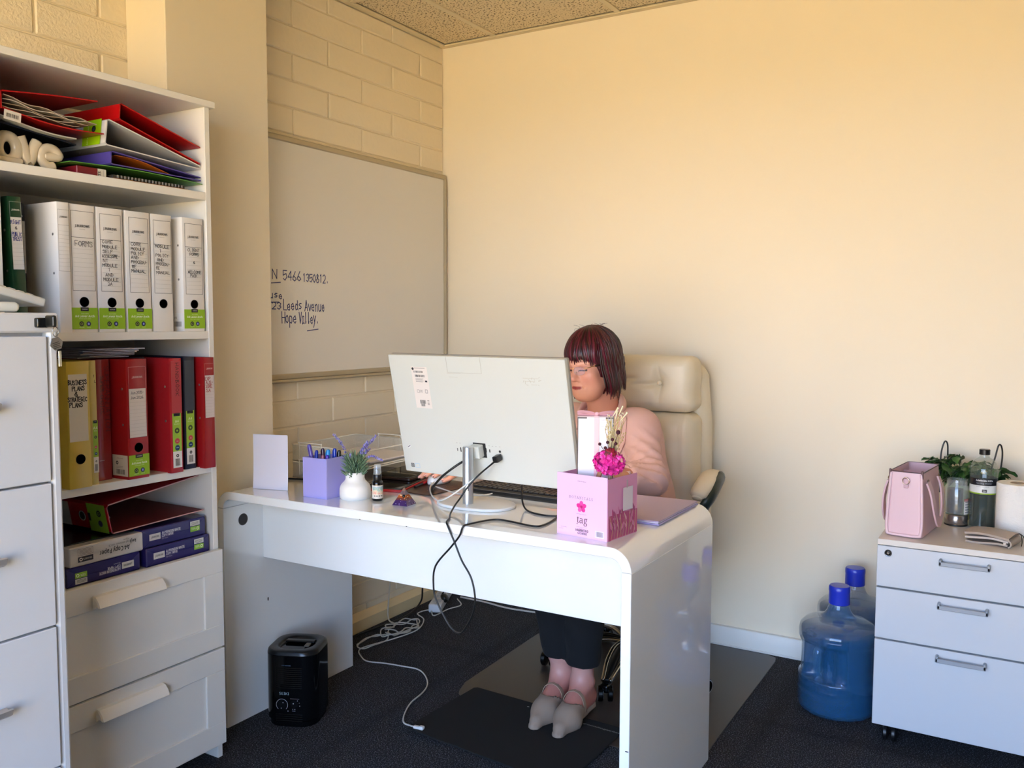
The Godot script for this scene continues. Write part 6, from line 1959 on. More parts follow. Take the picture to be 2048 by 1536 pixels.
	for i in 4:
		part("outlet", MB.new().box(Vector3(0.002, 0.0415, -0.1 + i * 0.06), Vector3(0.036, 0.002, 0.042), 0.001), mat("#bfc3ca", 0.4), pb)
	var pg := MB.new()
	pg.put(Transform3D(Basis(Vector3(0, 0, 1), -0.9), Vector3(0.022, 0.038, 0.045)))
	pg.lathe([Vector2(0.0001, 0), Vector2(0.02, 0), Vector2(0.022, 0.004), Vector2(0.02, 0.016), Vector2(0.012, 0.022), Vector2(0.0001, 0.022)], 20)
	var pgo := solo("wall_plug", pg, mat("#0b0b0c", 0.35), "round black plug pushed into the white power board", "plug")
	pgo.transform = pb.transform
	cable("cable", [Vector3(0.13, 0.05, 0.21), Vector3(0.15, 0.09, 0.2), Vector3(0.13, 0.115, 0.17), Vector3(0.1, 0.105, 0.17), Vector3(0.085, 0.06, 0.2)], 0.0035, "#0c0c0d", "short black lead arching over the power board")

	# black tower heater
	var ht := thing("heater", "black square tower heater with rounded corners and white dials", "heater", Vector3(0.378, 0.0, 1.368), 0.42)
	var hm := mat("#060607", 0.08)
	var S := 0.172; var H := 0.25
	var b := MB.new()
	b.put(Transform3D(Basis(Vector3(1, 0, 0), Vector3(0, 0, -1), Vector3(0, 1, 0)), Vector3(0, 0.0, 0)))
	b.prism(round_rect(S * 0.94, S * 0.94, 0.05, 6), 0.022, 0.002)
	b.put(Transform3D(Basis(Vector3(1, 0, 0), Vector3(0, 0, -1), Vector3(0, 1, 0)), Vector3(0, 0.02, 0)))
	b.prism(round_rect(S, S, 0.05, 8), H - 0.032, 0.004)
	part("body", b, hm, ht)
	# top ring with a recessed carry well
	var tp := MB.new()
	var rings := [[1.0, H - 0.014, S], [1.0, H - 0.004, S - 0.004], [1.0, H, S - 0.014], [1.0, H - 0.0005, S - 0.05], [1.0, H - 0.006, S - 0.056], [1.0, H - 0.012, S - 0.062], [1.0, H - 0.0125, 0.01]]
	var g := []
	for r in rings:
		var row := PackedVector3Array()
		var w: float = r[2]
		for p in round_rect(w, w, minf(0.05, w * 0.4), 6):
			row.append(Vector3(p.x, r[1], p.y))
		g.append(row)
	tp.grid(g, true)
	part("top_ring", tp, mat("#0c0e10", 0.3), ht)
	part("handle", MB.new().rbox(Vector3(0.0, H - 0.006, -0.028), Vector3(0.1, 0.008, 0.022), 0.004, 3), mat("#0b0c0e", 0.2), ht)
	part("switch", MB.new().rbox(Vector3(0.033, H - 0.008, 0.0), Vector3(0.016, 0.006, 0.03), 0.003, 2), mat("#6d6a60", 0.4), ht)
	# louvres on the front
	for i in 11:
		part("louvre", MB.new().box(Vector3(0, 0.196 - i * 0.0066, S / 2 + 0.0003), Vector3(0.088, 0.0028, 0.003), 0.0012), hm, ht)
	for i in 4:
		part("louvre", MB.new().box(Vector3(0, 0.022 + i * 0.007, S / 2 - 0.0002), Vector3(0.088, 0.003, 0.003), 0.0012), hm, ht)
	var ik := Ink.new()
	ik.up = 0.0008
	ik.text("SEIKI", -0.016, 0.108, 0.0085, "#8fa6ae", "Droid Sans", 0.032).text("PTC HEATER", -0.008, 0.203, 0.0028, "#6f86a0", "Droid Sans", 0.03)
	ik.disc(-0.0235, 0.075, 0.0195, "#9a98a0", 0.0182, deg_to_rad(-45), deg_to_rad(228), 36)
	ik.disc(-0.02, 0.082, 0.0016, "#9a98a0").disc(-0.026, 0.0635, 0.0016, "#9a98a0").disc(-0.004, 0.055, 0.0015, "#b5b3b8")
	ik.rect(0.004, 0.0955, 0.03, 0.0009, "#8d8a90").disc(0.028, 0.09, 0.0013, "#b5b3b8").disc(0.014, 0.08, 0.0015, "#b5b3b8").disc(0.034, 0.083, 0.0011, "#8d8a90").disc(0.0355, 0.0735, 0.0012, "#b5b3b8").disc(0.012, 0.0615, 0.0013, "#9d9aa0").disc(0.019, 0.0615, 0.0013, "#9d9aa0").rect(0.0095, 0.0555, 0.0115, 0.0008, "#9d9aa0")
	stick("printing", ik, ht, Vector3(0, 0, S / 2), Vector3(1, 0, 0), Vector3.UP, 0.3)
	for e in [[-0.0235, 0.075, 0.015], [0.017, 0.078, 0.0125]]:
		var d := MB.new()
		d.put(Transform3D(Basis(Vector3(1, 0, 0), Vector3(0, 0, -1), Vector3(0, 1, 0)), Vector3.ZERO))
		d.put(Transform3D(Basis(Vector3(1, 0, 0), Vector3(0, 0, 1), Vector3(0, -1, 0)), Vector3(e[0], e[1], S / 2)))
		d.put(Transform3D(Basis(Vector3(1, 0, 0), Vector3(0, 0, 1), Vector3(0, -1, 0)), Vector3(e[0], e[1], S / 2)))
		d.lathe([Vector2(e[2], 0.0), Vector2(e[2], 0.0004), Vector2(0.0001, 0.0006)], 24)
		part("dial", d, mat("#0a0a0c", 0.25), ht)

	# water cooler bottles
	var jug := make_jug()
	jug.position = Vector3(1.893, 0.001, 0.388)
	var j2 := copy(jug, "water_jug", "blue water cooler bottle at the back, against the skirting board", Vector3(1.9, 0.001, 0.134), 0.2)


func make_jug() -> Node3D:
	var t := thing("water_jug", "blue water cooler bottle in front, beside the white drawers", "water bottle", Vector3.ZERO, -0.8, "blue water cooler bottles")
	var R := 0.126
	var m := StandardMaterial3D.new()
	m.albedo_color = Color("#3f7fb5", 0.25)
	m.transparency = BaseMaterial3D.TRANSPARENCY_ALPHA
	m.roughness = 0.06
	var prof := [Vector2(0.0001, 0.012), Vector2(0.09, 0.004), Vector2(0.112, 0.004), Vector2(0.122, 0.012), Vector2(R, 0.03), Vector2(R - 0.003, 0.042), Vector2(R, 0.05), Vector2(R, 0.075), Vector2(R - 0.004, 0.082), Vector2(R, 0.09), Vector2(R, 0.118), Vector2(R - 0.002, 0.124), Vector2(0.117, 0.131), Vector2(0.1165, 0.228), Vector2(0.124, 0.243), Vector2(R, 0.25), Vector2(R, 0.272), Vector2(0.122, 0.287), Vector2(0.108, 0.301), Vector2(0.085, 0.311), Vector2(0.062, 0.318), Vector2(0.047, 0.327), Vector2(0.038, 0.34), Vector2(0.032, 0.358), Vector2(0.03, 0.372), Vector2(0.03, 0.4), Vector2(0.0001, 0.401)]
	var g := []
	for p in prof:
		var row := PackedVector3Array()
		for j in 56:
			var a := TAU * j / 56
			var r: float = p.x
			# moulded grip recess on one side
			var da := absf(angle_difference(a, 1.15))
			if p.y > 0.127 and p.y < 0.235 and da < 0.6:
				r -= 0.03 * smoothstep(0.6, 0.42, da)
			row.append(Vector3(cos(a) * r, p.y, sin(a) * r))
		g.append(row)
	part("shell", MB.new().grid(g, true), m, t)
	# water inside
	var w := StandardMaterial3D.new()
	w.albedo_color = Color("#0f3f74", 0.55)
	w.transparency = BaseMaterial3D.TRANSPARENCY_ALPHA
	w.roughness = 0.04
	var wp := []
	for p in prof:
		if p.y < 0.275 and p.x > 0.01: wp.append(Vector2(p.x - 0.008, p.y + 0.004))
	wp.push_front(Vector2(0.0001, 0.016))
	wp.append(Vector2(0.0001, 0.279))
	var g2 := []
	for p in wp:
		var row := PackedVector3Array()
		for j in 48:
			var a := TAU * j / 48
			var r: float = p.x
			var da := absf(angle_difference(a, 1.15))
			if p.y > 0.12 and p.y < 0.245 and da < 0.62:
				r -= 0.033 * smoothstep(0.62, 0.42, da)
			row.append(Vector3(cos(a) * maxf(r, 0.0001), p.y, sin(a) * maxf(r, 0.0001)))
		g2.append(row)
	part("water", MB.new().grid(g2, true), w, t)
	var hd := MB.new()
	var hx_ := Vector3(cos(1.15), 0, sin(1.15))
	hd.tube(catmull([hx_ * 0.104 + Vector3.UP * 0.124, hx_ * 0.116 + Vector3.UP * 0.136, hx_ * 0.118 + Vector3.UP * 0.18, hx_ * 0.116 + Vector3.UP * 0.222, hx_ * 0.104 + Vector3.UP * 0.234], 5), 0.014, 12)
	part("grip", hd, m, t)
	part("cap", MB.new().lathe([Vector2(0.0315, 0.362), Vector2(0.034, 0.364), Vector2(0.0335, 0.402), Vector2(0.0345, 0.408), Vector2(0.034, 0.42), Vector2(0.031, 0.4245), Vector2(0.0001, 0.425)], 32), mat("#2336b8", 0.3), t)
	return t


# ---------------------------------------------------------------- drawer pedestal and what stands on it
func build_pedestal() -> void:
	var X0 := 2.036; var X1 := 2.505; var Z0 := 0.03; var Z1 := 0.6; var H := 0.649
	var w := mat("#c6c9cd", 0.32)
	var t := thing("drawer_pedestal", "white mobile pedestal with three drawers and grey bar handles", "drawer unit", Vector3((X0 + X1) / 2, 0, (Z0 + Z1) / 2))
	var W := X1 - X0; var D := Z1 - Z0
	part("body", MB.new().box(Vector3(0, 0.35, -0.006), Vector3(W - 0.002, 0.56, D - 0.03), 0.001), mat("#aeb1b4", 0.4), t)
	part("top_panel", MB.new().box(Vector3(0, H - 0.009, 0), Vector3(W, 0.018, D), 0.001), mat("#d8d0c6", 0.32), t)
	var ys := [[0.501 + 0.003, 0.629], [0.34 + 0.003, 0.4985], [0.07, 0.3375]]
	for i in 3:
		var y0: float = ys[i][0]; var y1: float = ys[i][1]
		var d := part("drawer", MB.new().box(Vector3(0, (y0 + y1) / 2, D / 2 - 0.009), Vector3(W, y1 - y0, 0.018), 0.0012), w, t)
		var hx0 := -0.061 + 0.002
		var hy: float = [0.613, 0.483, 0.3235][i] - 0.013
		var h := MB.new()
		h.box(Vector3(0.003, hy, D / 2 + 0.02), Vector3(0.132, 0.0125, 0.008), 0.0015)
		for s in [-1.0, 1.0]:
			h.box(Vector3(0.003 + s * 0.0625, hy + 0.003, D / 2 + 0.011), Vector3(0.008, 0.0175, 0.026), 0.002)
		part("handle", h, mat("#979ca3", 0.4, 0.15), d)
		if i == 0:
			var lk := MB.new()
			lk.put(Transform3D(Basis(Vector3(1, 0, 0), Vector3(0, 0, 1), Vector3(0, -1, 0)), Vector3(-W / 2 + 0.031, 0.608, D / 2)))
			lk.hex("#6b6561").lathe([Vector2(0.0105, 0.0), Vector2(0.0105, 0.003), Vector2(0.0095, 0.0042), Vector2(0.0075, 0.0036)], 24)
			lk.hex("#2b2825").lathe([Vector2(0.0075, 0.0036), Vector2(0.006, 0.002), Vector2(0.004, 0.0025)], 24)
			lk.hex("#8d8782").lathe([Vector2(0.004, 0.0025), Vector2(0.0035, 0.004), Vector2(0.0001, 0.004)], 16)
			var lm := StandardMaterial3D.new()
			lm.vertex_color_use_as_albedo = true
			lm.metallic = 0.8
			lm.roughness = 0.25
			part("lock", lk, lm, d)
	for sx in [-1.0, 1.0]:
		for sz in [-1.0, 1.0]:
			var c := MB.new()
			var o := Vector3(sx * (W / 2 - 0.045), 0.0, sz * (D / 2 - 0.06))
			c.box(o + Vector3(0, 0.06, 0), Vector3(0.04, 0.016, 0.04), 0.003)
			for s in [-1.0, 1.0]:
				c.put(Transform3D(Basis(Vector3(0, 0, 1), -PI / 2), o + Vector3(s * 0.012 - 0.007, 0.026, 0)))
				c.lathe([Vector2(0.0001, 0), Vector2(0.022, 0), Vector2(0.025, 0.003), Vector2(0.025, 0.011), Vector2(0.022, 0.014), Vector2(0.0001, 0.014)], 20)
				c.put(Transform3D())
			part("caster", c, mat("#0c0c0e", 0.4), t)

	# pink handbag
	var hb := thing("handbag", "structured pale pink leather handbag standing open on the white drawers", "handbag", Vector3(2.115, H, 0.425), -0.12)
	var pk := mat("#d6b4bb", 0.38)
	var pk2 := mat("#c9a3ab", 0.45)
	var dk := mat("#5a4046", 0.5)
	var bw := 0.108; var bh := 0.2; var bl := 0.24; var tw := 0.094
	# body: open tub with thick walls
	var sec := func(y: float) -> Array:
		var f := y / bh
		return [lerpf(bw, tw, f), lerpf(bl, bl - 0.02, f)]
	var tub := MB.new()
	var g := []
	var levels := [0.0, 0.003, 0.014, 0.06, 0.12, 0.17, bh]
	for y in levels:
		var s: Array = sec.call(y)
		var inset := 0.006 if y == 0.0 else (0.002 if y == 0.003 else 0.0)
		var row := PackedVector3Array()
		for p in round_rect(s[0] - inset * 2, s[1] - inset * 2, 0.012, 4): row.append(Vector3(p.x, y, p.y))
		g.append(row)
	for y in [bh, 0.12, 0.02]:
		var s: Array = sec.call(y)
		var row := PackedVector3Array()
		for p in round_rect(s[0] - 0.007, s[1] - 0.007, 0.009, 4): row.append(Vector3(p.x, y, p.y))
		g.append(row)
	var r0 := PackedVector3Array(); var r1 := PackedVector3Array()
	for p in g[0]: r0.append(Vector3(0, 0, 0))
	for p in g[0]: r1.append(Vector3(0, 0.02, 0))
	g.push_front(r0)
	g.append(r1)
	tub.grid(g, true)
	part("body", tub, pk, hb)
	var pip := MB.new()
	var hz := bl / 2 - 0.004
	pip.tube(catmull([Vector3(-tw / 2 + 0.004, bh - 0.004, hz - 0.008), Vector3(-bw / 2 + 0.004, 0.06, hz), Vector3(-bw / 2 + 0.006, 0.016, hz + 0.003), Vector3(-bw / 2 + 0.016, 0.007, hz + 0.003), Vector3(bw / 2 - 0.016, 0.007, hz + 0.003), Vector3(bw / 2 - 0.006, 0.016, hz + 0.003), Vector3(bw / 2 - 0.004, 0.06, hz), Vector3(tw / 2 - 0.004, bh - 0.004, hz - 0.008)], 6), 0.0048, 8)
	part("piping", pip, mat("#dcbcc3", 0.35), hb)
	var trim := MB.new()
	var ry := []
	for p in round_rect(tw, bl - 0.02, 0.01, 3): ry.append(Vector3(p.x, bh, p.y))
	trim.tube(PackedVector3Array(ry), 0.0018, 6, true)
	for sx in [-1.0, 1.0]:
		trim.rbox(Vector3(sx * (tw / 2 - 0.001), bh - 0.006, hz - 0.007), Vector3(0.007, 0.026, 0.006), 0.0025, 2)
	part("edge_binding", trim, dk, hb)
	# tab with ring on the end
	part("tab", MB.new().rbox(Vector3(0.002, bh - 0.034, hz - 0.001), Vector3(0.014, 0.03, 0.005), 0.0024, 2), pk2, hb)
	var rg := PackedVector3Array()
	for i in 20:
		var a := TAU * i / 20
		rg.append(Vector3(0.002 + cos(a) * 0.0095, bh - 0.026 + sin(a) * 0.0105, hz + 0.0035))
	part("ring", MB.new().tube(rg, 0.0014, 6, true), mat("#b8a79a", 0.2, 0.9), hb)
	# hanging side handles
	for s in [-1.0, 1.0]:
		var st := MB.new()
		var gs := []
		var path := catmull([Vector3(s * (bw / 2 + 0.002), bh - 0.03, -0.06), Vector3(s * (bw / 2 + 0.012), bh - 0.06, -0.055), Vector3(s * (bw / 2 + 0.02), 0.09, -0.04), Vector3(s * (bw / 2 + 0.023), 0.045, -0.01), Vector3(s * (bw / 2 + 0.023), 0.045, 0.03), Vector3(s * (bw / 2 + 0.02), 0.09, 0.065), Vector3(s * (bw / 2 + 0.012), bh - 0.06, 0.075), Vector3(s * (bw / 2 + 0.002), bh - 0.03, 0.08)], 6)
		for i in path.size():
			var a := path[maxi(i - 1, 0)]; var b := path[mini(i + 1, path.size() - 1)]
			var d := (b - a).normalized()
			var e := d.cross(Vector3(s, 0, 0)).normalized() * 0.016
			gs.append(PackedVector3Array([path[i] - e, path[i], path[i] + e]))
		st.sheet(gs, 0.005)
		part("handle", st, pk, hb)
		for z in [-0.06, 0.08]:
			var q := PackedVector3Array()
			for i in 16:
				var a := TAU * i / 16
				q.append(Vector3(s * (bw / 2 + 0.003), bh - 0.032 + sin(a) * 0.01, z + cos(a) * 0.008))
			part("ring", MB.new().tube(q, 0.0016, 6, true), mat("#9a8a80", 0.2, 0.9), hb)
	part("lining_divider", MB.new().box(Vector3(0, 0.1, -0.03), Vector3(tw - 0.012, 0.17, 0.003)), pk2, hb)

	# glass infuser flask
	var fl := thing("glass_flask", "clear glass flask with steel base and printed panel", "flask", Vector3(2.225, H, 0.27))
	part("base_cup", MB.new().lathe([Vector2(0.0001, 0), Vector2(0.033, 0), Vector2(0.0345, 0.002), Vector2(0.0345, 0.034), Vector2(0.033, 0.036), Vector2(0.0001, 0.036)], 32), mat("#a39a92", 0.22, 0.85), fl)
	part("base_ring", MB.new().lathe([Vector2(0.0335, 0.0), Vector2(0.0352, 0.001), Vector2(0.0352, 0.005), Vector2(0.034, 0.006)], 32), mat("#0d0d0d", 0.4), fl)
	part("glass", MB.new().lathe([Vector2(0.033, 0.037), Vector2(0.035, 0.04), Vector2(0.035, 0.125), Vector2(0.031, 0.132), Vector2(0.03, 0.135), Vector2(0.032, 0.137), Vector2(0.03, 0.14), Vector2(0.032, 0.143), Vector2(0.031, 0.15), Vector2(0.028, 0.15), Vector2(0.028, 0.132), Vector2(0.032, 0.124), Vector2(0.032, 0.04)], 32), glassy("#d9e2e0", 0.12), fl)
	part("inner_cup", MB.new().lathe([Vector2(0.0001, 0.041), Vector2(0.024, 0.041), Vector2(0.024, 0.118), Vector2(0.0001, 0.118)], 28, Vector3(-0.005, 0, 0)), mat("#17222a", 0.15), fl)
	var fp := MB.new()
	for i in 8:
		for j in 12:
			var a0 := deg_to_rad(42 + i * 7.0); var a1 := deg_to_rad(42 + (i + 1) * 7.0)
			fp.hex("#dcdcd8" if j % 2 == 0 or i == 0 or i == 7 else "#8d9094")
			if j >= 10: fp.hex("#b98a86" if j == 10 else "#a86d6a")
			var y0 := 0.04 + j * 0.0042
			fp.quad(Vector3(sin(a0), 0, cos(a0)) * 0.0353 + Vector3.UP * y0, Vector3(sin(a1), 0, cos(a1)) * 0.0353 + Vector3.UP * y0, Vector3(sin(a1), 0, cos(a1)) * 0.0353 + Vector3.UP * (y0 + 0.0042), Vector3(sin(a0), 0, cos(a0)) * 0.0353 + Vector3.UP * (y0 + 0.0042))
	part("label", fp, vmat(0.5), fl)

	# spring water bottle
	var wb := thing("water_bottle", "large clear plastic spring water bottle with black cap and label", "bottle", Vector3(2.30, H, 0.275))
	var bprof := [Vector2(0.0001, 0.004), Vector2(0.034, 0.0), Vector2(0.039, 0.006)]
	for i in 9:
		bprof.append(Vector2(0.0395, 0.012 + i * 0.011))
		bprof.append(Vector2(0.0382, 0.0175 + i * 0.011))
	bprof.append_array([Vector2(0.0395, 0.112), Vector2(0.0395, 0.165), Vector2(0.041, 0.17), Vector2(0.0412, 0.185), Vector2(0.039, 0.2), Vector2(0.032, 0.214), Vector2(0.022, 0.223), Vector2(0.0145, 0.228), Vector2(0.0135, 0.236), Vector2(0.0135, 0.246)])
	part("shell", MB.new().lathe(bprof, 36), glassy("#8b9a86", 0.14, 0.06), wb)
	var wat := [Vector2(0.0001, 0.006), Vector2(0.0365, 0.006), Vector2(0.037, 0.104), Vector2(0.0375, 0.112), Vector2(0.0001, 0.112)]
	part("dark_water", MB.new().lathe(wat, 32), mat("#1b1e21", 0.08), wb)
	part("cap", MB.new().lathe([Vector2(0.0142, 0.236), Vector2(0.0158, 0.237), Vector2(0.0158, 0.252), Vector2(0.0145, 0.2535), Vector2(0.0001, 0.2535)], 24), mat("#0b0b0c", 0.35), wb)
	var lb := MB.new()
	for i in 40:
		var a0 := TAU * i / 40; var a1 := TAU * (i + 1) / 40
		for e in [[0.114, 0.118, "#8fae2a"], [0.118, 0.142, "#d9d9d6"], [0.142, 0.164, "#101218"]]:
			lb.hex(e[2])
			lb.quad(Vector3(sin(a0) * 0.0399, e[0], cos(a0) * 0.0399), Vector3(sin(a1) * 0.0399, e[0], cos(a1) * 0.0399), Vector3(sin(a1) * 0.0399, e[1], cos(a1) * 0.0399), Vector3(sin(a0) * 0.0399, e[1], cos(a0) * 0.0399))
	part("label", lb, vmat(0.4), wb)
	# lettering bent round the bottle
	var li := Ink.new()
	li.text("Adelaide Hills", 0.0, 0.1555, 0.0052, "#e9e9ea", "Droid Sans", 0.05, 0, 0.0, 700).text("Spring Water", 0.0, 0.147, 0.005, "#8f95a2", "Droid Sans", 0.046).text("Bottled in Adelaide SA", -0.004, 0.137, 0.0026, "#5c5f66", "Droid Sans", 0.036).text("1.5L", 0.0, 0.1325, 0.0022, "#5c5f66").rect(-0.006, 0.1205, 0.014, 0.0095, "#17181c").lift().text("10c", 0.001, 0.123, 0.004, "#d9d9d6", "Droid Sans", 0.009)
	for i in li.mb.v.size():
		var p := li.mb.v[i]
		var a := p.x / 0.0402 + 0.1
		li.mb.v[i] = Vector3(sin(a) * (0.0401 + p.z), p.y, cos(a) * (0.0401 + p.z))
		li.mb.n[i] = Vector3(sin(a), 0, cos(a))
	part("lettering", li.mb, vmat(0.4), wb)

	# paper towel roll
	var pt := thing("paper_towel", "white embossed paper towel roll standing at the photo's right edge", "paper towel", Vector3(2.395, H, 0.315))
	var ptm := mat("#e9e5dd", 0.85)
	var em := paint("#e9e5dd", 0.85, 0.12, 0.05, 6.0)
	part("roll", MB.new().lathe([Vector2(0.02, 0.0), Vector2(0.056, 0.0), Vector2(0.0575, 0.002), Vector2(0.0575, 0.157), Vector2(0.055, 0.16), Vector2(0.021, 0.16), Vector2(0.02, 0.159), Vector2(0.02, 0.0)], 48), em, pt)
	part("core", MB.new().lathe([Vector2(0.0185, 0.001), Vector2(0.0201, 0.001), Vector2(0.0201, 0.161), Vector2(0.0185, 0.161), Vector2(0.0185, 0.001)], 28), mat("#b39a78", 0.8), pt)

	# wallet
	var wa := thing("wallet", "folded taupe leather wallet with black zip pull in front of the bottle", "wallet", Vector3(2.335, H, 0.47), -0.25)
	var lt := mat("#a8988a", 0.45)
	for i in 3:
		var y0: float = [0.001, 0.014, 0.024][i]
		var gq := []
		for a in 9:
			var row := PackedVector3Array()
			for b2 in 13:
				var fx := b2 / 12.0 - 0.5
				var fz := a / 8.0 - 0.5
				row.append(Vector3(fx * (0.122 - 0.004 * (2 - i)), y0 + 0.004 + (0.004 if i == 2 else 0.0) * (1.0 - 4 * fz * fz) + 0.003 * sin(fx * 5.0 + i), fz * 0.096))
			gq.append(row)
		# rows run along z so that u x v points up
		gq.reverse()
		part("leaf", MB.new().sheet(gq, 0.006 if i < 2 else 0.007), lt if i != 1 else mat("#b9aea6", 0.5), wa)
	var fold := MB.new()
	var fg := []
	for a in 9:
		var row := PackedVector3Array()
		var fz := a / 8.0 - 0.5
		for q in 7:
			var an := -PI / 2 + PI * q / 6.0
			row.append(Vector3(0.058 + cos(an) * 0.008, 0.0115 + sin(an) * 0.0095, fz * 0.096))
		fg.append(row)
	fold.sheet(fg, 0.004)
	part("fold", fold, lt, wa)
	part("clasp", MB.new().rbox(Vector3(0.05, 0.012, 0.0485), Vector3(0.008, 0.008, 0.004), 0.0015, 2), mat("#c5bbb2", 0.3), wa)
	part("zip", MB.new().tube(PackedVector3Array([Vector3(0.062, 0.028, 0.05), Vector3(0.063, 0.03, 0.0), Vector3(0.062, 0.029, -0.045)]), 0.0016, 6), mat("#3a3028", 0.4), wa)
	var zp := MB.new()
	zp.tube(catmull([Vector3(0.063, 0.03, -0.04), Vector3(0.072, 0.026, -0.03), Vector3(0.079, 0.012, -0.012), Vector3(0.082, 0.003, 0.004)], 5), 0.0014, 6)
	zp.tube(catmull([Vector3(0.063, 0.03, -0.04), Vector3(0.076, 0.025, -0.032), Vector3(0.086, 0.012, -0.02), Vector3(0.09, 0.003, -0.01)], 5), 0.0014, 6)
	part("zip_pull", zp, mat("#17130f", 0.35), wa)

	# plant in a pale green pot with black loop handles
	var po := thing("potted_plant", "leafy green plant in a pale green pot with two black loop handles", "plant", Vector3(2.235, H, 0.135))
	part("pot", MB.new().lathe([Vector2(0.0001, 0), Vector2(0.042, 0), Vector2(0.045, 0.003), Vector2(0.056, 0.1), Vector2(0.059, 0.103), Vector2(0.059, 0.116), Vector2(0.055, 0.116), Vector2(0.052, 0.1), Vector2(0.0001, 0.1)], 32), mat("#8fb07a", 0.45), po)
	part("soil", MB.new().lathe([Vector2(0.052, 0.099), Vector2(0.0001, 0.104)], 24), mat("#2b2018", 0.95), po)
	for e in [-0.058, 0.087]:
		var lp := MB.new()
		var lean := -0.004 if e < 0 else 0.012
		lp.tube(catmull([Vector3(e - 0.012, 0.08, 0.012), Vector3(e - 0.013, 0.14, 0.012), Vector3(e - 0.009 + lean, 0.21, 0.008), Vector3(e + lean, 0.252, 0.004), Vector3(e + 0.009 + lean, 0.245, 0.0), Vector3(e + 0.011 + lean, 0.2, -0.004), Vector3(e + 0.01, 0.08, -0.006)], 7), 0.0026, 8)
		part("handle", lp, mat("#0a0a0b", 0.35), po)
	# leaves on stems
	var leaf_g := []
	for i in 7:
		var f := i / 6.0
		var wd := 0.0125 * sin(pow(f, 0.75) * PI) + 0.0003
		var dr := -0.012 * f * f
		leaf_g.append(PackedVector3Array([Vector3(-wd, dr + 0.003 * sin(f * 9.0), f * 0.04), Vector3(-wd * 0.5, dr - 0.0012, f * 0.04), Vector3(0, dr - 0.002, f * 0.04), Vector3(wd * 0.5, dr - 0.0012, f * 0.04), Vector3(wd, dr + 0.003 * sin(f * 9.0 + 2.0), f * 0.04)]))
	leaf_g.reverse()
	var leaf_mesh := MB.new().sheet(leaf_g, 0.0006).mesh()
	var greens := [mat("#2b4a24", 0.32), mat("#38602c", 0.32), mat("#23401f", 0.32), mat("#4a7338", 0.35)]
	var stems := MB.new()
	for i in 34:
		var a := rng.randf() * TAU
		var rad := rng.randf_range(0.02, 0.105)
		var top := Vector3(cos(a) * rad * 1.1 + 0.012, rng.randf_range(0.155, 0.225) - rad * 0.25, sin(a) * rad * 0.6)
		stems.tube(catmull([Vector3(cos(a) * 0.012, 0.1, sin(a) * 0.012), Vector3(cos(a) * rad * 0.4, lerpf(0.1, top.y, 0.75), sin(a) * rad * 0.3), top], 4), 0.0012, 5)
		for q in 5:
			var b := a + rng.randf_range(-1.6, 1.6)
			var p := top.lerp(Vector3(cos(a) * rad * 0.4, lerpf(0.1, top.y, 0.75), sin(a) * rad * 0.3), rng.randf() * 0.45)
			var bs := Basis(Vector3.UP, PI / 2 - b) * Basis(Vector3.RIGHT, rng.randf_range(-0.25, 0.55)) * Basis(Vector3(0, 0, 1), rng.randf_range(-0.5, 0.5))
			inst("leaf", leaf_mesh, greens[rng.randi() % 4], po, Transform3D(bs * Basis.from_scale(Vector3.ONE * rng.randf_range(0.9, 1.5)), p))
	part("stems", stems, mat("#3f5a2c", 0.5), po)

# ---------------------------------------------------------------- helpers
func hx(s: String) -> Color:
	return Color(s)


func mat(hex: String, rough := 0.6, metal := 0.0) -> StandardMaterial3D:
	var key := "%s_%.3f_%.2f" % [hex, rough, metal]
	if mats.has(key):
		return mats[key]
	var m := StandardMaterial3D.new()
	m.albedo_color = Color(hex)
	m.roughness = rough
	m.metallic = metal
	mats[key] = m
	return m


func vmat(rough := 0.6) -> StandardMaterial3D:
	var key := "v_%.3f" % rough
	if mats.has(key):
		return mats[key]
	var m := StandardMaterial3D.new()
	m.vertex_color_use_as_albedo = true
	m.roughness = rough
	mats[key] = m
	return m


func glassy(hex: String, alpha: float, rough := 0.05) -> StandardMaterial3D:
	var m := StandardMaterial3D.new()
	m.albedo_color = Color(Color(hex), alpha)
	m.transparency = BaseMaterial3D.TRANSPARENCY_ALPHA
	m.roughness = rough
	return m


func noise_tex(seed_: int, freq: float, ramp: Array, size := 512, octaves := 3, normal := false, bump := 2.0) -> NoiseTexture2D:
	var n := FastNoiseLite.new()
	n.seed = seed_
	n.frequency = freq
	n.fractal_octaves = octaves
	var t := NoiseTexture2D.new()
	t.noise = n
	t.width = size
	t.height = size
	t.seamless = true
	if normal:
		t.as_normal_map = true
		t.bump_strength = bump
	if ramp.size() > 0:
		var g := Gradient.new()
		g.offsets = PackedFloat32Array()
		g.colors = PackedColorArray()
		for e in ramp:
			g.add_point(e[0], Color(e[1]))
		t.color_ramp = g
	return t


func tri_tex(m: StandardMaterial3D, scale: float, world := true) -> StandardMaterial3D:
	m.uv1_triplanar = true
	m.uv1_world_triplanar = world
	m.uv1_scale = Vector3.ONE * scale
	return m


func numbered(called: String) -> String:
	if not used.has(called):
		used[called] = 0
		return called
	used[called] += 1
	return "%s_%03d" % [called, used[called]]


func tag(o: Node, label: String, category: String, group := "", kind := "") -> Node:
	if label: o.set_meta("label", label)
	if category: o.set_meta("category", category)
	if group: o.set_meta("group", group)
	if kind: o.set_meta("kind", kind)
	return o


func thing(called: String, label: String, category: String, at := Vector3.ZERO, turn := 0.0, group := "") -> Node3D:
	var o := Node3D.new()
	o.name = numbered(called)
	add_child(o)
	o.position = at
	o.rotation.y = turn
	tag(o, label, category, group)
	return o


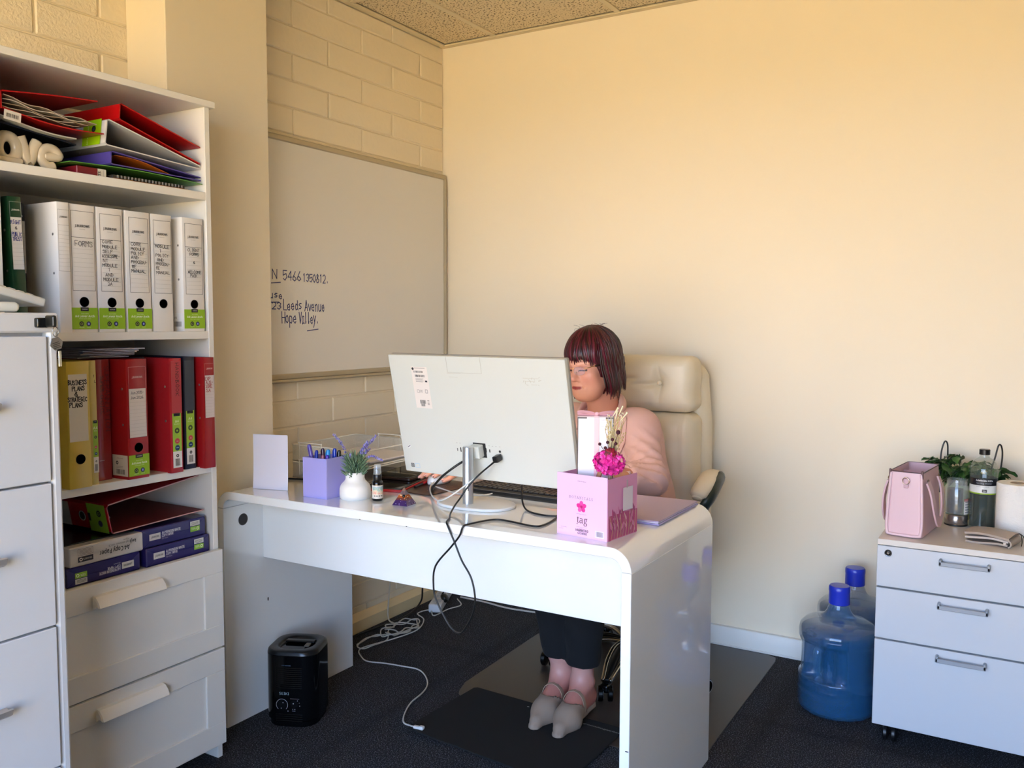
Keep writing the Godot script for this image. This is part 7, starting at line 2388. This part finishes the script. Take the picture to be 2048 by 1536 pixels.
func part(called: String, mb: MB, m: Material, parent: Node = self, at := Vector3.ZERO, label := "") -> MeshInstance3D:
	var o := MeshInstance3D.new()
	o.name = called if parent != self else numbered(called)
	o.mesh = mb.mesh()
	o.material_override = m
	parent.add_child(o, true)
	o.position = at
	if label: o.set_meta("label", label)
	return o


func inst(called: String, mesh: Mesh, m: Material, parent: Node, xf: Transform3D) -> MeshInstance3D:
	var o := MeshInstance3D.new()
	o.name = called
	o.mesh = mesh
	o.material_override = m
	parent.add_child(o, true)
	o.transform = xf
	return o


func solo(called: String, mb: MB, m: Material, label: String, category: String, group := "") -> MeshInstance3D:
	var o := part(called, mb, m)
	tag(o, label, category, group)
	return o


func struct(called: String, mb: MB, m: Material, label := "", parent: Node = self) -> MeshInstance3D:
	var o := part(called, mb, m, parent)
	if parent == self:
		o.set_meta("kind", "structure")
	if label: o.set_meta("label", label)
	return o


func copy(src: Node3D, called: String, label: String, at: Vector3, turn := 0.0) -> Node3D:
	var o: Node3D = src.duplicate()
	o.name = numbered(called)
	add_child(o)
	o.position = at
	o.rotation.y = turn
	o.set_meta("label", label)
	return o


static func catmull(p: Array, sub := 6, closed := false) -> PackedVector3Array:
	var out := PackedVector3Array()
	var n := p.size()
	var last := n if closed else n - 1
	for i in last:
		var a: Vector3 = p[(i - 1 + n) % n] if closed or i > 0 else p[0] * 2.0 - p[1]
		var b: Vector3 = p[i]
		var c: Vector3 = p[(i + 1) % n]
		var d: Vector3 = p[(i + 2) % n] if closed or i + 2 < n else p[n - 1] * 2.0 - p[n - 2]
		for k in sub:
			var t := float(k) / sub
			out.append(0.5 * ((2.0 * b) + (c - a) * t + (2.0 * a - 5.0 * b + 4.0 * c - d) * t * t + (3.0 * b - a - 3.0 * c + d) * t * t * t))
	if not closed:
		out.append(p[n - 1])
	return out


static func catmull2(p: Array, sub := 6, closed := false) -> PackedVector2Array:
	var q := []
	for e in p:
		q.append(Vector3(e.x, e.y, 0))
	var out := PackedVector2Array()
	for e in catmull(q, sub, closed):
		out.append(Vector2(e.x, e.y))
	return out


static func round_rect(w: float, h: float, r: float, k := 5) -> PackedVector2Array:
	var out := PackedVector2Array()
	for q in 4:
		var c := Vector2((w / 2 - r) * (1 if q in [0, 3] else -1), (h / 2 - r) * (1 if q < 2 else -1))
		for i in k + 1:
			var a := (q + float(i) / k) * PI / 2
			out.append(c + Vector2(cos(a), sin(a)) * r)
	return out


class MB:
	# collects triangles (counter-clockwise as seen from outside) for one mesh
	var v := PackedVector3Array()
	var n := PackedVector3Array()
	var c := PackedColorArray()
	var col := Color(1, 1, 1)
	var xf := Transform3D()

	func hex(s: String) -> MB:
		col = Color(s).srgb_to_linear()
		return self

	func put(t: Transform3D) -> MB:
		xf = t
		return self

	func tri(a: Vector3, b: Vector3, d: Vector3, na := Vector3.ZERO, nb := Vector3.ZERO, nd := Vector3.ZERO) -> void:
		a = xf * a
		b = xf * b
		d = xf * d
		var f := (b - a).cross(d - a)
		if f.length_squared() < 1e-20:
			return
		f = f.normalized()
		if na == Vector3.ZERO:
			n.append(f); n.append(f); n.append(f)
		else:
			n.append((xf.basis * na).normalized()); n.append((xf.basis * nd).normalized()); n.append((xf.basis * nb).normalized())
		v.append(a); v.append(d); v.append(b)
		c.append(col); c.append(col); c.append(col)

	func quad(a: Vector3, b: Vector3, d: Vector3, e: Vector3) -> void:
		tri(a, b, d)
		tri(a, d, e)

	func box(ctr: Vector3, s: Vector3, bev := 0.0) -> MB:
		var h := s / 2
		bev = minf(bev, minf(h.x, minf(h.y, h.z)) * 0.99)
		if bev <= 0.0:
			for ax in 3:
				for sg in [-1.0, 1.0]:
					var u := Vector3.ZERO; var w := Vector3.ZERO; var d := Vector3.ZERO
					d[ax] = sg * h[ax]
					u[(ax + 1) % 3] = h[(ax + 1) % 3]
					w[(ax + 2) % 3] = h[(ax + 2) % 3] * sg
					quad(ctr + d - u - w, ctr + d + u - w, ctr + d + u + w, ctr + d - u + w)
			return self
		var i := h - Vector3.ONE * bev
		for ax in 3:
			var b := (ax + 1) % 3
			var e := (ax + 2) % 3
			for sg in [-1.0, 1.0]:
				var d := Vector3.ZERO; var u := Vector3.ZERO; var w := Vector3.ZERO
				d[ax] = sg * h[ax]
				u[b] = i[b]
				w[e] = i[e] * sg
				quad(ctr + d - u - w, ctr + d + u - w, ctr + d + u + w, ctr + d - u + w)
			# edges parallel to ax
			for sb in [-1.0, 1.0]:
				for se in [-1.0, 1.0]:
					var p := Vector3.ZERO; var q := Vector3.ZERO; var l := Vector3.ZERO
					p[b] = sb * h[b]; p[e] = se * i[e]
					q[b] = sb * i[b]; q[e] = se * h[e]
					l[ax] = i[ax]
					if sb * se > 0:
						quad(ctr + p - l, ctr + p + l, ctr + q + l, ctr + q - l) if false else _fq(ctr, ctr + p - l, ctr + q - l, ctr + q + l, ctr + p + l)
					else:
						_fq(ctr, ctr + p - l, ctr + q - l, ctr + q + l, ctr + p + l)
		for sx in [-1.0, 1.0]:
			for sy in [-1.0, 1.0]:
				for sz in [-1.0, 1.0]:
					var s3 := Vector3(sx, sy, sz)
					var a := s3 * Vector3(h.x, i.y, i.z)
					var b2 := s3 * Vector3(i.x, h.y, i.z)
					var d2 := s3 * Vector3(i.x, i.y, h.z)
					_ft(ctr, ctr + a, ctr + b2, ctr + d2)
		return self

	func _ft(ctr: Vector3, a: Vector3, b: Vector3, d: Vector3) -> void:
		if (b - a).cross(d - a).dot((a + b + d) / 3 - ctr) > 0:
			tri(a, b, d)
		else:
			tri(a, d, b)

	func _fq(ctr: Vector3, a: Vector3, b: Vector3, d: Vector3, e: Vector3) -> void:
		_ft(ctr, a, b, d)
		_ft(ctr, a, d, e)

	# rounded box; warp(point, normal) may bulge it
	func rbox(ctr: Vector3, s: Vector3, r: float, k := 3, warp = null, fill := 1) -> MB:
		var h := s / 2
		r = minf(r, minf(h.x, minf(h.y, h.z)) * 0.999)
		var i := h - Vector3.ONE * r
		var us := []
		for q in 4:
			for j in k + 1:
				var a := (q + float(j) / k) * PI / 2
				us.append([cos(a), sin(a), 1.0 if q in [0, 3] else -1.0, 1.0 if q < 2 else -1.0])
			if fill > 1:
				for j in range(1, fill):
					var a2 := (q + 1) * PI / 2
					var t := float(j) / fill
					var q2 := (q + 1) % 4
					us.append([cos(a2), sin(a2), lerpf(1.0 if q in [0, 3] else -1.0, 1.0 if q2 in [0, 3] else -1.0, t), lerpf(1.0 if q < 2 else -1.0, 1.0 if q2 < 2 else -1.0, t)])
		var ws := []
		# caps are filled with rings towards the centre
		for j in range(1, fill + 1):
			ws.append([-PI / 2, -1.0, float(j) / fill])
		for half in 2:
			for j in k + 1:
				ws.append([-PI / 2 + (half + float(j) / k) * PI / 2, -1.0 if half == 0 else 1.0, 1.0])
			if half == 0:
				for j in range(1, fill):
					ws.append([0.0, lerpf(-1.0, 1.0, float(j) / fill), 1.0])
		for j in range(fill, 0, -1):
			ws.append([PI / 2, 1.0, float(j) / fill])
		ws.push_front([-PI / 2, -1.0, 0.0])
		ws.push_back([PI / 2, 1.0, 0.0])
		var g := []
		for w in ws:
			var row := PackedVector3Array()
			for u in us:
				var nn := Vector3(cos(w[0]) * u[0], sin(w[0]), cos(w[0]) * u[1])
				var p := Vector3(u[2] * i.x * w[2], w[1] * i.y, u[3] * i.z * w[2]) + nn * r
				if warp != null:
					p = warp.call(p, nn)
				row.append(ctr + p)
			g.append(row)
		grid(g, true)
		return self

	# smooth surface through rows of points; rows run upwards, columns counter-clockwise seen from above
	func grid(g: Array, wrap := false, flip := false) -> MB:
		var rn := g.size()
		var cn: int = g[0].size()
		var nm := []
		for i in rn:
			var row := PackedVector3Array()
			row.resize(cn)
			nm.append(row)
		var cl := cn if wrap else cn - 1
		for i in rn - 1:
			for j in cl:
				var k := (j + 1) % cn
				var f: Vector3 = (g[i][k] - g[i + 1][j]).cross(g[i + 1][k] - g[i][j])
				f = -f if not flip else f
				nm[i][j] += f; nm[i][k] += f; nm[i + 1][j] += f; nm[i + 1][k] += f
		# weld normals of coincident points
		var acc := {}
		for i in rn:
			for j in cn:
				var key: Vector3 = (g[i][j] as Vector3).snapped(Vector3.ONE * 2e-5)
				acc[key] = acc.get(key, Vector3.ZERO) + nm[i][j]
		for i in rn:
			for j in cn:
				nm[i][j] = (acc[(g[i][j] as Vector3).snapped(Vector3.ONE * 2e-5)] as Vector3).normalized()
		for i in rn - 1:
			for j in cl:
				var k := (j + 1) % cn
				if flip:
					tri(g[i][j], g[i][k], g[i + 1][k], nm[i][j], nm[i][k], nm[i + 1][k])
					tri(g[i][j], g[i + 1][k], g[i + 1][j], nm[i][j], nm[i + 1][k], nm[i + 1][j])
				else:
					tri(g[i][j], g[i + 1][k], g[i][k], nm[i][j], nm[i + 1][k], nm[i][k])
					tri(g[i][j], g[i + 1][j], g[i + 1][k], nm[i][j], nm[i + 1][j], nm[i + 1][k])
		return self

	# sheet of some thickness through a grid of points
	func sheet(g: Array, t: float) -> MB:
		var rn := g.size()
		var cn: int = g[0].size()
		var up := []
		var dn := []
		for i in rn:
			var a := PackedVector3Array(); var b := PackedVector3Array()
			for j in cn:
				var du: Vector3 = g[i][mini(j + 1, cn - 1)] - g[i][maxi(j - 1, 0)]
				var dv: Vector3 = g[mini(i + 1, rn - 1)][j] - g[maxi(i - 1, 0)][j]
				var nn := du.cross(dv).normalized()
				a.append(g[i][j] + nn * t / 2)
				b.append(g[i][j] - nn * t / 2)
			up.append(a)
			dn.append(b)
		grid(up, false, true)
		grid(dn, false, false)
		for i in rn - 1:
			quad(dn[i][0], up[i][0], up[i + 1][0], dn[i + 1][0])
			quad(up[i][cn - 1], dn[i][cn - 1], dn[i + 1][cn - 1], up[i + 1][cn - 1])
		for j in cn - 1:
			quad(up[0][j], dn[0][j], dn[0][j + 1], up[0][j + 1])
			quad(dn[rn - 1][j], up[rn - 1][j], up[rn - 1][j + 1], dn[rn - 1][j + 1])
		return self

	# profile of (radius, height) from bottom to top, turned about y
	func lathe(pr: Array, seg := 32, ctr := Vector3.ZERO, sharp := 40.0) -> MB:
		var m := pr.size()
		var fn := []
		for i in m - 1:
			var d: Vector2 = pr[i + 1] - pr[i]
			fn.append(Vector2(d.y, -d.x).normalized())
		for i in m - 1:
			var n0: Vector2 = fn[i]
			var n1: Vector2 = fn[i]
			if i > 0 and absf(rad_to_deg((fn[i - 1] as Vector2).angle_to(fn[i]))) < sharp:
				n0 = (fn[i - 1] + fn[i]).normalized()
			if i < m - 2 and absf(rad_to_deg((fn[i] as Vector2).angle_to(fn[i + 1]))) < sharp:
				n1 = (fn[i + 1] + fn[i]).normalized()
			for j in seg:
				var a := TAU * j / seg
				var b := TAU * (j + 1) / seg
				var ca := Vector3(cos(a), 0, sin(a)); var cb := Vector3(cos(b), 0, sin(b))
				var p0: Vector3 = ctr + ca * pr[i].x + Vector3.UP * pr[i].y
				var p1: Vector3 = ctr + cb * pr[i].x + Vector3.UP * pr[i].y
				var p2: Vector3 = ctr + cb * pr[i + 1].x + Vector3.UP * pr[i + 1].y
				var p3: Vector3 = ctr + ca * pr[i + 1].x + Vector3.UP * pr[i + 1].y
				var q0 := ca * n0.x + Vector3.UP * n0.y; var q1 := cb * n0.x + Vector3.UP * n0.y
				var q2 := cb * n1.x + Vector3.UP * n1.y; var q3 := ca * n1.x + Vector3.UP * n1.y
				tri(p0, p2, p1, q0, q2, q1)
				tri(p0, p3, p2, q0, q3, q2)
		return self

	func tube(pts: PackedVector3Array, r: float, seg := 8, closed := false, radii := PackedFloat32Array(), flat := 1.0) -> MB:
		var m := pts.size()
		var g := []
		var side := Vector3.ZERO
		for i in m:
			var a := pts[i - 1] if i > 0 else (pts[m - 1] if closed else pts[0])
			var b := pts[i + 1] if i < m - 1 else (pts[0] if closed else pts[m - 1])
			var t := (b - a).normalized()
			if side == Vector3.ZERO:
				side = t.cross(Vector3.UP if absf(t.y) < 0.9 else Vector3.RIGHT).normalized()
			side = (side - t * side.dot(t)).normalized()
			var up := t.cross(side)
			var rr := r if radii.is_empty() else radii[i]
			var row := PackedVector3Array()
			for j in seg:
				var an := TAU * j / seg
				row.append(pts[i] + side * cos(an) * rr + up * sin(an) * rr * flat)
			g.append(row)
		if closed:
			g.append(g[0])
		else:
			var e0 := PackedVector3Array(); var e1 := PackedVector3Array()
			for j in seg:
				e0.append(pts[0])
				e1.append(pts[m - 1])
			g.push_front(e0)
			g.push_back(e1)
		grid(g, true, true)
		return self

	# outline in the xy plane (counter-clockwise), drawn out along +z with bevelled rims
	func prism(poly: PackedVector2Array, h: float, bev := 0.0, smooth := 30.0) -> MB:
		var m := poly.size()
		var en := []
		for i in m:
			var d := poly[(i + 1) % m] - poly[i]
			en.append(Vector2(d.y, -d.x).normalized())
		var rings := [[0.0, bev]] if bev > 0 else [[0.0, 0.0]]
		if bev > 0:
			rings.append([bev, 0.0])
			rings.append([h - bev, 0.0])
		rings.append([h, bev])
		var pos := []
		for r in rings:
			var row := PackedVector3Array()
			for i in m:
				var a: Vector2 = en[(i - 1 + m) % m]
				var b: Vector2 = en[i]
				var mid := (a + b).normalized()
				var k: float = r[1] / maxf(0.3, mid.dot(b))
				var q := poly[i] - mid * k
				row.append(Vector3(q.x, q.y, r[0]))
			pos.append(row)
		for r in rings.size() - 1:
			for i in m:
				var j := (i + 1) % m
				var tilt := 0.0
				if bev > 0 and r == 0: tilt = -1.0
				if bev > 0 and r == rings.size() - 2: tilt = 1.0
				var ni: Vector2 = en[i]
				var nj: Vector2 = en[i]
				if absf(rad_to_deg((en[(i - 1 + m) % m] as Vector2).angle_to(en[i]))) < smooth: ni = (en[(i - 1 + m) % m] + en[i]).normalized()
				if absf(rad_to_deg((en[i] as Vector2).angle_to(en[j]))) < smooth: nj = (en[i] + en[j]).normalized()
				var a3 := Vector3(ni.x, ni.y, tilt).normalized()
				var b3 := Vector3(nj.x, nj.y, tilt).normalized()
				tri(pos[r][i], pos[r][j], pos[r + 1][j], a3, b3, b3)
				tri(pos[r][i], pos[r + 1][j], pos[r + 1][i], a3, b3, a3)
		var low := PackedVector2Array()
		for p in pos[0]:
			low.append(Vector2(p.x, p.y))
		var ix := Geometry2D.triangulate_polygon(low)
		var z1: float = rings[-1][0]
		for k in range(0, ix.size(), 3):
			var a := low[ix[k]]; var b := low[ix[k + 1]]; var d := low[ix[k + 2]]
			if (b - a).cross(d - a) < 0:
				var s := b
				b = d
				d = s
			tri(Vector3(a.x, a.y, z1), Vector3(b.x, b.y, z1), Vector3(d.x, d.y, z1))
			tri(Vector3(a.x, a.y, 0), Vector3(d.x, d.y, 0), Vector3(b.x, b.y, 0))
		return self

	func ball(ctr: Vector3, r: Vector3, k := 8) -> MB:
		var g := []
		for i in k + 1:
			var t := -PI / 2 + PI * i / k
			var row := PackedVector3Array()
			for j in k * 2:
				var a := TAU * j / (k * 2)
				row.append(ctr + Vector3(cos(t) * cos(a), sin(t), cos(t) * sin(a)) * r)
			g.append(row)
		grid(g, true)
		return self

	func mesh() -> ArrayMesh:
		var arr := []
		arr.resize(Mesh.ARRAY_MAX)
		arr[Mesh.ARRAY_VERTEX] = v
		arr[Mesh.ARRAY_NORMAL] = n
		arr[Mesh.ARRAY_COLOR] = c
		var m := ArrayMesh.new()
		m.add_surface_from_arrays(Mesh.PRIMITIVE_TRIANGLES, arr)
		return m


# flat print: coloured shapes a hair above a plane (x to the right, y up, z out of it)
class Ink:
	var mb := MB.new()
	var up := 0.0004
	const STEP := 0.00022
	static var fonts := {}

	func lift() -> Ink:
		up += STEP
		return self

	func rect(x: float, y: float, w: float, h: float, hexs: String) -> Ink:
		mb.hex(hexs)
		mb.quad(Vector3(x, y, up), Vector3(x + w, y, up), Vector3(x + w, y + h, up), Vector3(x, y + h, up))
		return self

	func frame(x: float, y: float, w: float, h: float, t: float, hexs: String) -> Ink:
		rect(x, y, w, t, hexs); rect(x, y + h - t, w, t, hexs); rect(x, y + t, t, h - 2 * t, hexs); rect(x + w - t, y + t, t, h - 2 * t, hexs)
		return self

	func disc(x: float, y: float, r: float, hexs: String, r2 := 0.0, from := 0.0, to := TAU, k := 20) -> Ink:
		mb.hex(hexs)
		for i in k:
			var a := from + (to - from) * i / k
			var b := from + (to - from) * (i + 1) / k
			var ca := Vector3(cos(a), sin(a), 0); var cb := Vector3(cos(b), sin(b), 0)
			var o := Vector3(x, y, up)
			mb.quad(o + ca * r2, o + ca * r, o + cb * r, o + cb * r2)
		return self

	func poly(pts: Array, hexs: String) -> Ink:
		mb.hex(hexs)
		for i in range(1, pts.size() - 1):
			mb.tri(Vector3(pts[0].x, pts[0].y, up), Vector3(pts[i].x, pts[i].y, up), Vector3(pts[i + 1].x, pts[i + 1].y, up))
		return self

	func bars(x: float, y: float, w: float, h: float, seed_: int, hexs := "#181818") -> Ink:
		var rng := RandomNumberGenerator.new()
		rng.seed = seed_
		var p := x
		while p < x + w:
			var t := w * rng.randf_range(0.012, 0.05)
			rect(p, y, minf(t, x + w - p), h, hexs)
			p += t + w * rng.randf_range(0.015, 0.045)
		return self

	# print: fits height h; centred at x unless left; width > 0 squeezes to that width; turn rotates the writing
	func text(s: String, x: float, y: float, h: float, hexs: String, font := "Droid Sans", width := 0.0, align := 0, turn := 0.0, weight := 400) -> Ink:
		var key := "%s%d" % [font, weight]
		if not fonts.has(key):
			var f := SystemFont.new()
			f.font_names = PackedStringArray([font])
			f.font_weight = weight
			fonts[key] = f
		var t := TextMesh.new()
		t.font = fonts[key]
		t.text = s
		t.font_size = 24
		t.pixel_size = 0.01
		t.depth = 0.0
		t.curve_step = 4.0
		var a := t.get_mesh_arrays()
		var vs: PackedVector3Array = a[Mesh.ARRAY_VERTEX]
		var ix: PackedInt32Array = a[Mesh.ARRAY_INDEX]
		if vs.is_empty():
			return self
		var lo := vs[0]; var hi := vs[0]
		for p in vs:
			lo = lo.min(p)
			hi = hi.max(p)
		var sy := h / 0.172   # cap height of 24 px at 0.01
		var sx := sy
		if width > 0.0:
			sx = width / (hi.x - lo.x)
			if h <= 0.0: sy = sx
		mb.hex(hexs)
		var off := (lo.x + hi.x) / 2 if align == 0 else (lo.x if align < 0 else hi.x)
		var ba := Vector2(cos(turn), sin(turn)); var bu := Vector2(-sin(turn), cos(turn))
		# the baseline of TextMesh is centred: take it from a letter without descender
		var base := _base(fonts[key])
		var pts := PackedVector3Array()
		for i in ix:
			var p := Vector2((vs[i].x - off) * sx, (vs[i].y - base) * sy)
			var q := Vector2(x, y) + ba * p.x + bu * p.y
			pts.append(Vector3(q.x, q.y, up))
		for k in range(0, pts.size(), 3):
			if (pts[k + 1] - pts[k]).cross(pts[k + 2] - pts[k]).z > 0:
				mb.tri(pts[k], pts[k + 1], pts[k + 2])
			else:
				mb.tri(pts[k], pts[k + 2], pts[k + 1])
		return self

	static var bases := {}
	func _base(f: Font) -> float:
		if not bases.has(f):
			var t := TextMesh.new()
			t.font = f
			t.text = "H"
			t.font_size = 24
			t.pixel_size = 0.01
			t.depth = 0.0
			bases[f] = t.get_aabb().position.y
		return bases[f]

	# pen strokes on a 4 x 6 grid (capitals 6 high); small letters 4 high
	const PEN := {
		"A": "00,26,40;12,32", "B": "00,06,26,35,24,03;23,42,31,00", "C": "45,26,04,02,20,41", "D": "00,06,25,43,31,00", "E": "46,06,00,40;03,33", "F": "46,06,00;03,33",
		"G": "45,26,04,02,20,41,43,23", "H": "00,06;40,46;03,43", "I": "16,36;26,20;10,30", "J": "36,31,20,01", "K": "00,06;46,03,40", "L": "06,00,40", "M": "00,06,23,46,40", "N": "00,06,40,46",
		"O": "26,04,02,20,42,44,26", "P": "00,06,36,45,34,03", "Q": "26,04,02,20,42,44,26;22,40", "R": "00,06,36,45,34,03;23,40", "S": "45,26,05,14,33,41,20,01", "T": "06,46;26,20",
		"U": "06,02,10,30,42,46", "V": "06,20,46", "W": "06,10,24,30,46", "X": "06,40;00,46", "Y": "06,23,46;23,20", "Z": "06,46,00,40",
		"0": "26,04,02,20,42,44,26", "1": "15,26,20", "2": "05,26,45,43,00,40", "3": "05,26,45,33,23;33,42,20,01", "4": "30,36,02,42", "5": "46,06,03,34,42,20,01", "6": "36,13,01,20,41,32,13,02",
		"8": "23,15,26,35,23,02,10,30,42,23", "&": "40,14,25,35,34,02,10,30,42", ".": "20,21", "-": "13,33", "'": "26,25", "/": "00,46",
		"a": "34,14,02,10,31,34;31,40", "d": "33,14,02,10,31,36;31,40", "e": "02,32,24,03,01,20,31", "l": "16,10,21", "n": "00,04;03,24,33,30", "o": "24,03,01,20,31,33,24", "p": "0a,04,24,33,31,20,01",
		"r": "00,04;03,24,34", "s": "34,14,03,32,21,01", "u": "04,01,10,31,34;31,30", "v": "04,20,44", "y": "04,20;44,0a",
	}

	func hand(s: String, x: float, y: float, h: float, hexs: String, pen := 0.0009, width := 0.0, seed_ := 1, turn := 0.0, slant := 0.0) -> Ink:
		var rng := RandomNumberGenerator.new()
		rng.seed = seed_ + s.length() * 7
		var k := h / 6.0
		var adv := 5.6 * k
		if width > 0.0 and s.length() > 0:
			adv = width / (s.length() - 0.28)
		var kx := minf(k * 1.05, adv / 5.2)
		mb.hex(hexs)
		var ba := Vector2(cos(turn), sin(turn)); var bu := Vector2(-sin(turn), cos(turn))
		for i in s.length():
			var ch := s[i]
			if not PEN.has(ch):
				continue
			var o := Vector2(i * adv, rng.randf_range(-0.3, 0.3) * k)
			var sc := rng.randf_range(0.92, 1.06)
			for st in PEN[ch].split(";"):
				var pts := []
				for p in st.split(","):
					var yy := -2.2 if p[1] == "a" else float(p[1])
					var q := o + Vector2((float(p[0]) + rng.randf_range(-0.13, 0.13) + slant * yy) * kx, (yy + rng.randf_range(-0.13, 0.13)) * k * sc)
					pts.append(Vector2(x, y) + ba * q.x + bu * q.y)
				line(pts, pen)
		return self

	func line(pts: Array, w: float) -> void:
		for i in pts.size() - 1:
			var d: Vector2 = (pts[i + 1] - pts[i]).normalized()
			var s := Vector2(-d.y, d.x) * w / 2
			var a: Vector2 = pts[i] - d * w * 0.35
			var b: Vector2 = pts[i + 1] + d * w * 0.35
			mb.quad(Vector3(a.x - s.x, a.y - s.y, up), Vector3(b.x - s.x, b.y - s.y, up), Vector3(b.x + s.x, b.y + s.y, up), Vector3(a.x + s.x, a.y + s.y, up))


# places print on a plane: o is its corner, r runs to the right, u upwards
func stick(called: String, ink: Ink, parent: Node, o: Vector3, r: Vector3, u: Vector3, rough := 0.55) -> MeshInstance3D:
	var p := part(called, ink.mb, vmat(rough), parent)
	r = r.normalized()
	u = (u - r * u.dot(r)).normalized()
	p.transform = Transform3D(Basis(r, u, r.cross(u)), o)
	return p


func stick_at(called: String, ink: Ink, parent: Node, xf: Transform3D) -> MeshInstance3D:
	var p := part(called, ink.mb, vmat(0.5), parent)
	p.transform = xf
	return p


# ---------------------------------------------------------------- surface of a distance field (surface nets)
func nets(mb: MB, field: Callable, lo: Vector3, hi: Vector3, cell: float) -> void:
	var B := 4
	var size := ((hi - lo) / cell).ceil()
	var nx := int(size.x); var ny := int(size.y); var nz := int(size.z)
	var val := {}
	var SX := nx + 2; var SY := ny + 2
	var idx := func(x, y, z): return x + SX * (y + SY * z)
	var cells := []
	for bz in range(0, nz, B):
		for by in range(0, ny, B):
			for bx in range(0, nx, B):
				var mid := lo + Vector3(bx + B / 2.0, by + B / 2.0, bz + B / 2.0) * cell
				if absf(field.call(mid)) > cell * B * 1.3:
					continue
				for z in range(bz, mini(bz + B, nz) + 1):
					for y in range(by, mini(by + B, ny) + 1):
						for x in range(bx, mini(bx + B, nx) + 1):
							var k := x + SX * (y + SY * z)
							if not val.has(k):
								val[k] = field.call(lo + Vector3(x, y, z) * cell)
				for z in range(bz, mini(bz + B, nz)):
					for y in range(by, mini(by + B, ny)):
						for x in range(bx, mini(bx + B, nx)):
							cells.append(Vector3i(x, y, z))
	var offs := [Vector3i(0, 0, 0), Vector3i(1, 0, 0), Vector3i(0, 1, 0), Vector3i(1, 1, 0), Vector3i(0, 0, 1), Vector3i(1, 0, 1), Vector3i(0, 1, 1), Vector3i(1, 1, 1)]
	var edges := [[0, 1], [2, 3], [4, 5], [6, 7], [0, 2], [1, 3], [4, 6], [5, 7], [0, 4], [1, 5], [2, 6], [3, 7]]
	var vert := {}
	for cc in cells:
		var d := PackedFloat32Array()
		var neg := 0
		for o in offs:
			var f: float = val[cc.x + o.x + SX * (cc.y + o.y + SY * (cc.z + o.z))]
			d.append(f)
			if f < 0: neg += 1
		if neg == 0 or neg == 8:
			continue
		var s := Vector3.ZERO
		var m := 0
		for e in edges:
			var a := d[e[0]]; var b := d[e[1]]
			if (a < 0) != (b < 0):
				s += Vector3(offs[e[0]]).lerp(Vector3(offs[e[1]]), a / (a - b))
				m += 1
		vert[cc.x + SX * (cc.y + SY * cc.z)] = lo + (Vector3(cc) + s / m) * cell
	var quads := []
	var ax := [1, SX, SX * SY]
	for cc in cells:
		var k: int = cc.x + SX * (cc.y + SY * cc.z)
		if not vert.has(k): continue
		for a in 3:
			var u: int = ax[(a + 1) % 3]
			var w: int = ax[(a + 2) % 3]
			if not val.has(k + ax[a]): continue
			var f0: float = val[k]
			var f1: float = val[k + ax[a]]
			if (f0 < 0) == (f1 < 0): continue
			if not (vert.has(k - u) and vert.has(k - w) and vert.has(k - u - w)): continue
			if f0 < 0:
				quads.append([k - u - w, k - w, k, k - u])
			else:
				quads.append([k - u - w, k - u, k, k - w])
	var nrm := {}
	for q in quads:
		var f: Vector3 = (vert[q[2]] - vert[q[0]]).cross(vert[q[3]] - vert[q[1]])
		for e in q:
			nrm[e] = nrm.get(e, Vector3.ZERO) + f
	for e in nrm:
		nrm[e] = nrm[e].normalized()
	for q in quads:
		mb.tri(vert[q[0]], vert[q[1]], vert[q[2]], nrm[q[0]], nrm[q[1]], nrm[q[2]])
		mb.tri(vert[q[0]], vert[q[2]], vert[q[3]], nrm[q[0]], nrm[q[2]], nrm[q[3]])


static func capsule(p: Vector3, a: Vector3, b: Vector3, r0: float, r1: float) -> float:
	var ba := b - a
	var pa := p - a
	var h := clampf(pa.dot(ba) / ba.dot(ba), 0.0, 1.0)
	return (pa - ba * h).length() - lerpf(r0, r1, h)


static func ell(p: Vector3, c: Vector3, r: Vector3) -> float:
	var q := p - c
	var k0 := (q / r).length()
	var k1 := (q / (r * r)).length()
	return k0 * (k0 - 1.0) / maxf(k1, 1e-6) if k0 > 1e-5 else -minf(r.x, minf(r.y, r.z))


static func smin(a: float, b: float, k: float) -> float:
	var h := maxf(k - absf(a - b), 0.0) / k
	return minf(a, b) - h * h * k * 0.25


static func smax(a: float, b: float, k: float) -> float:
	return -smin(-a, -b, k)
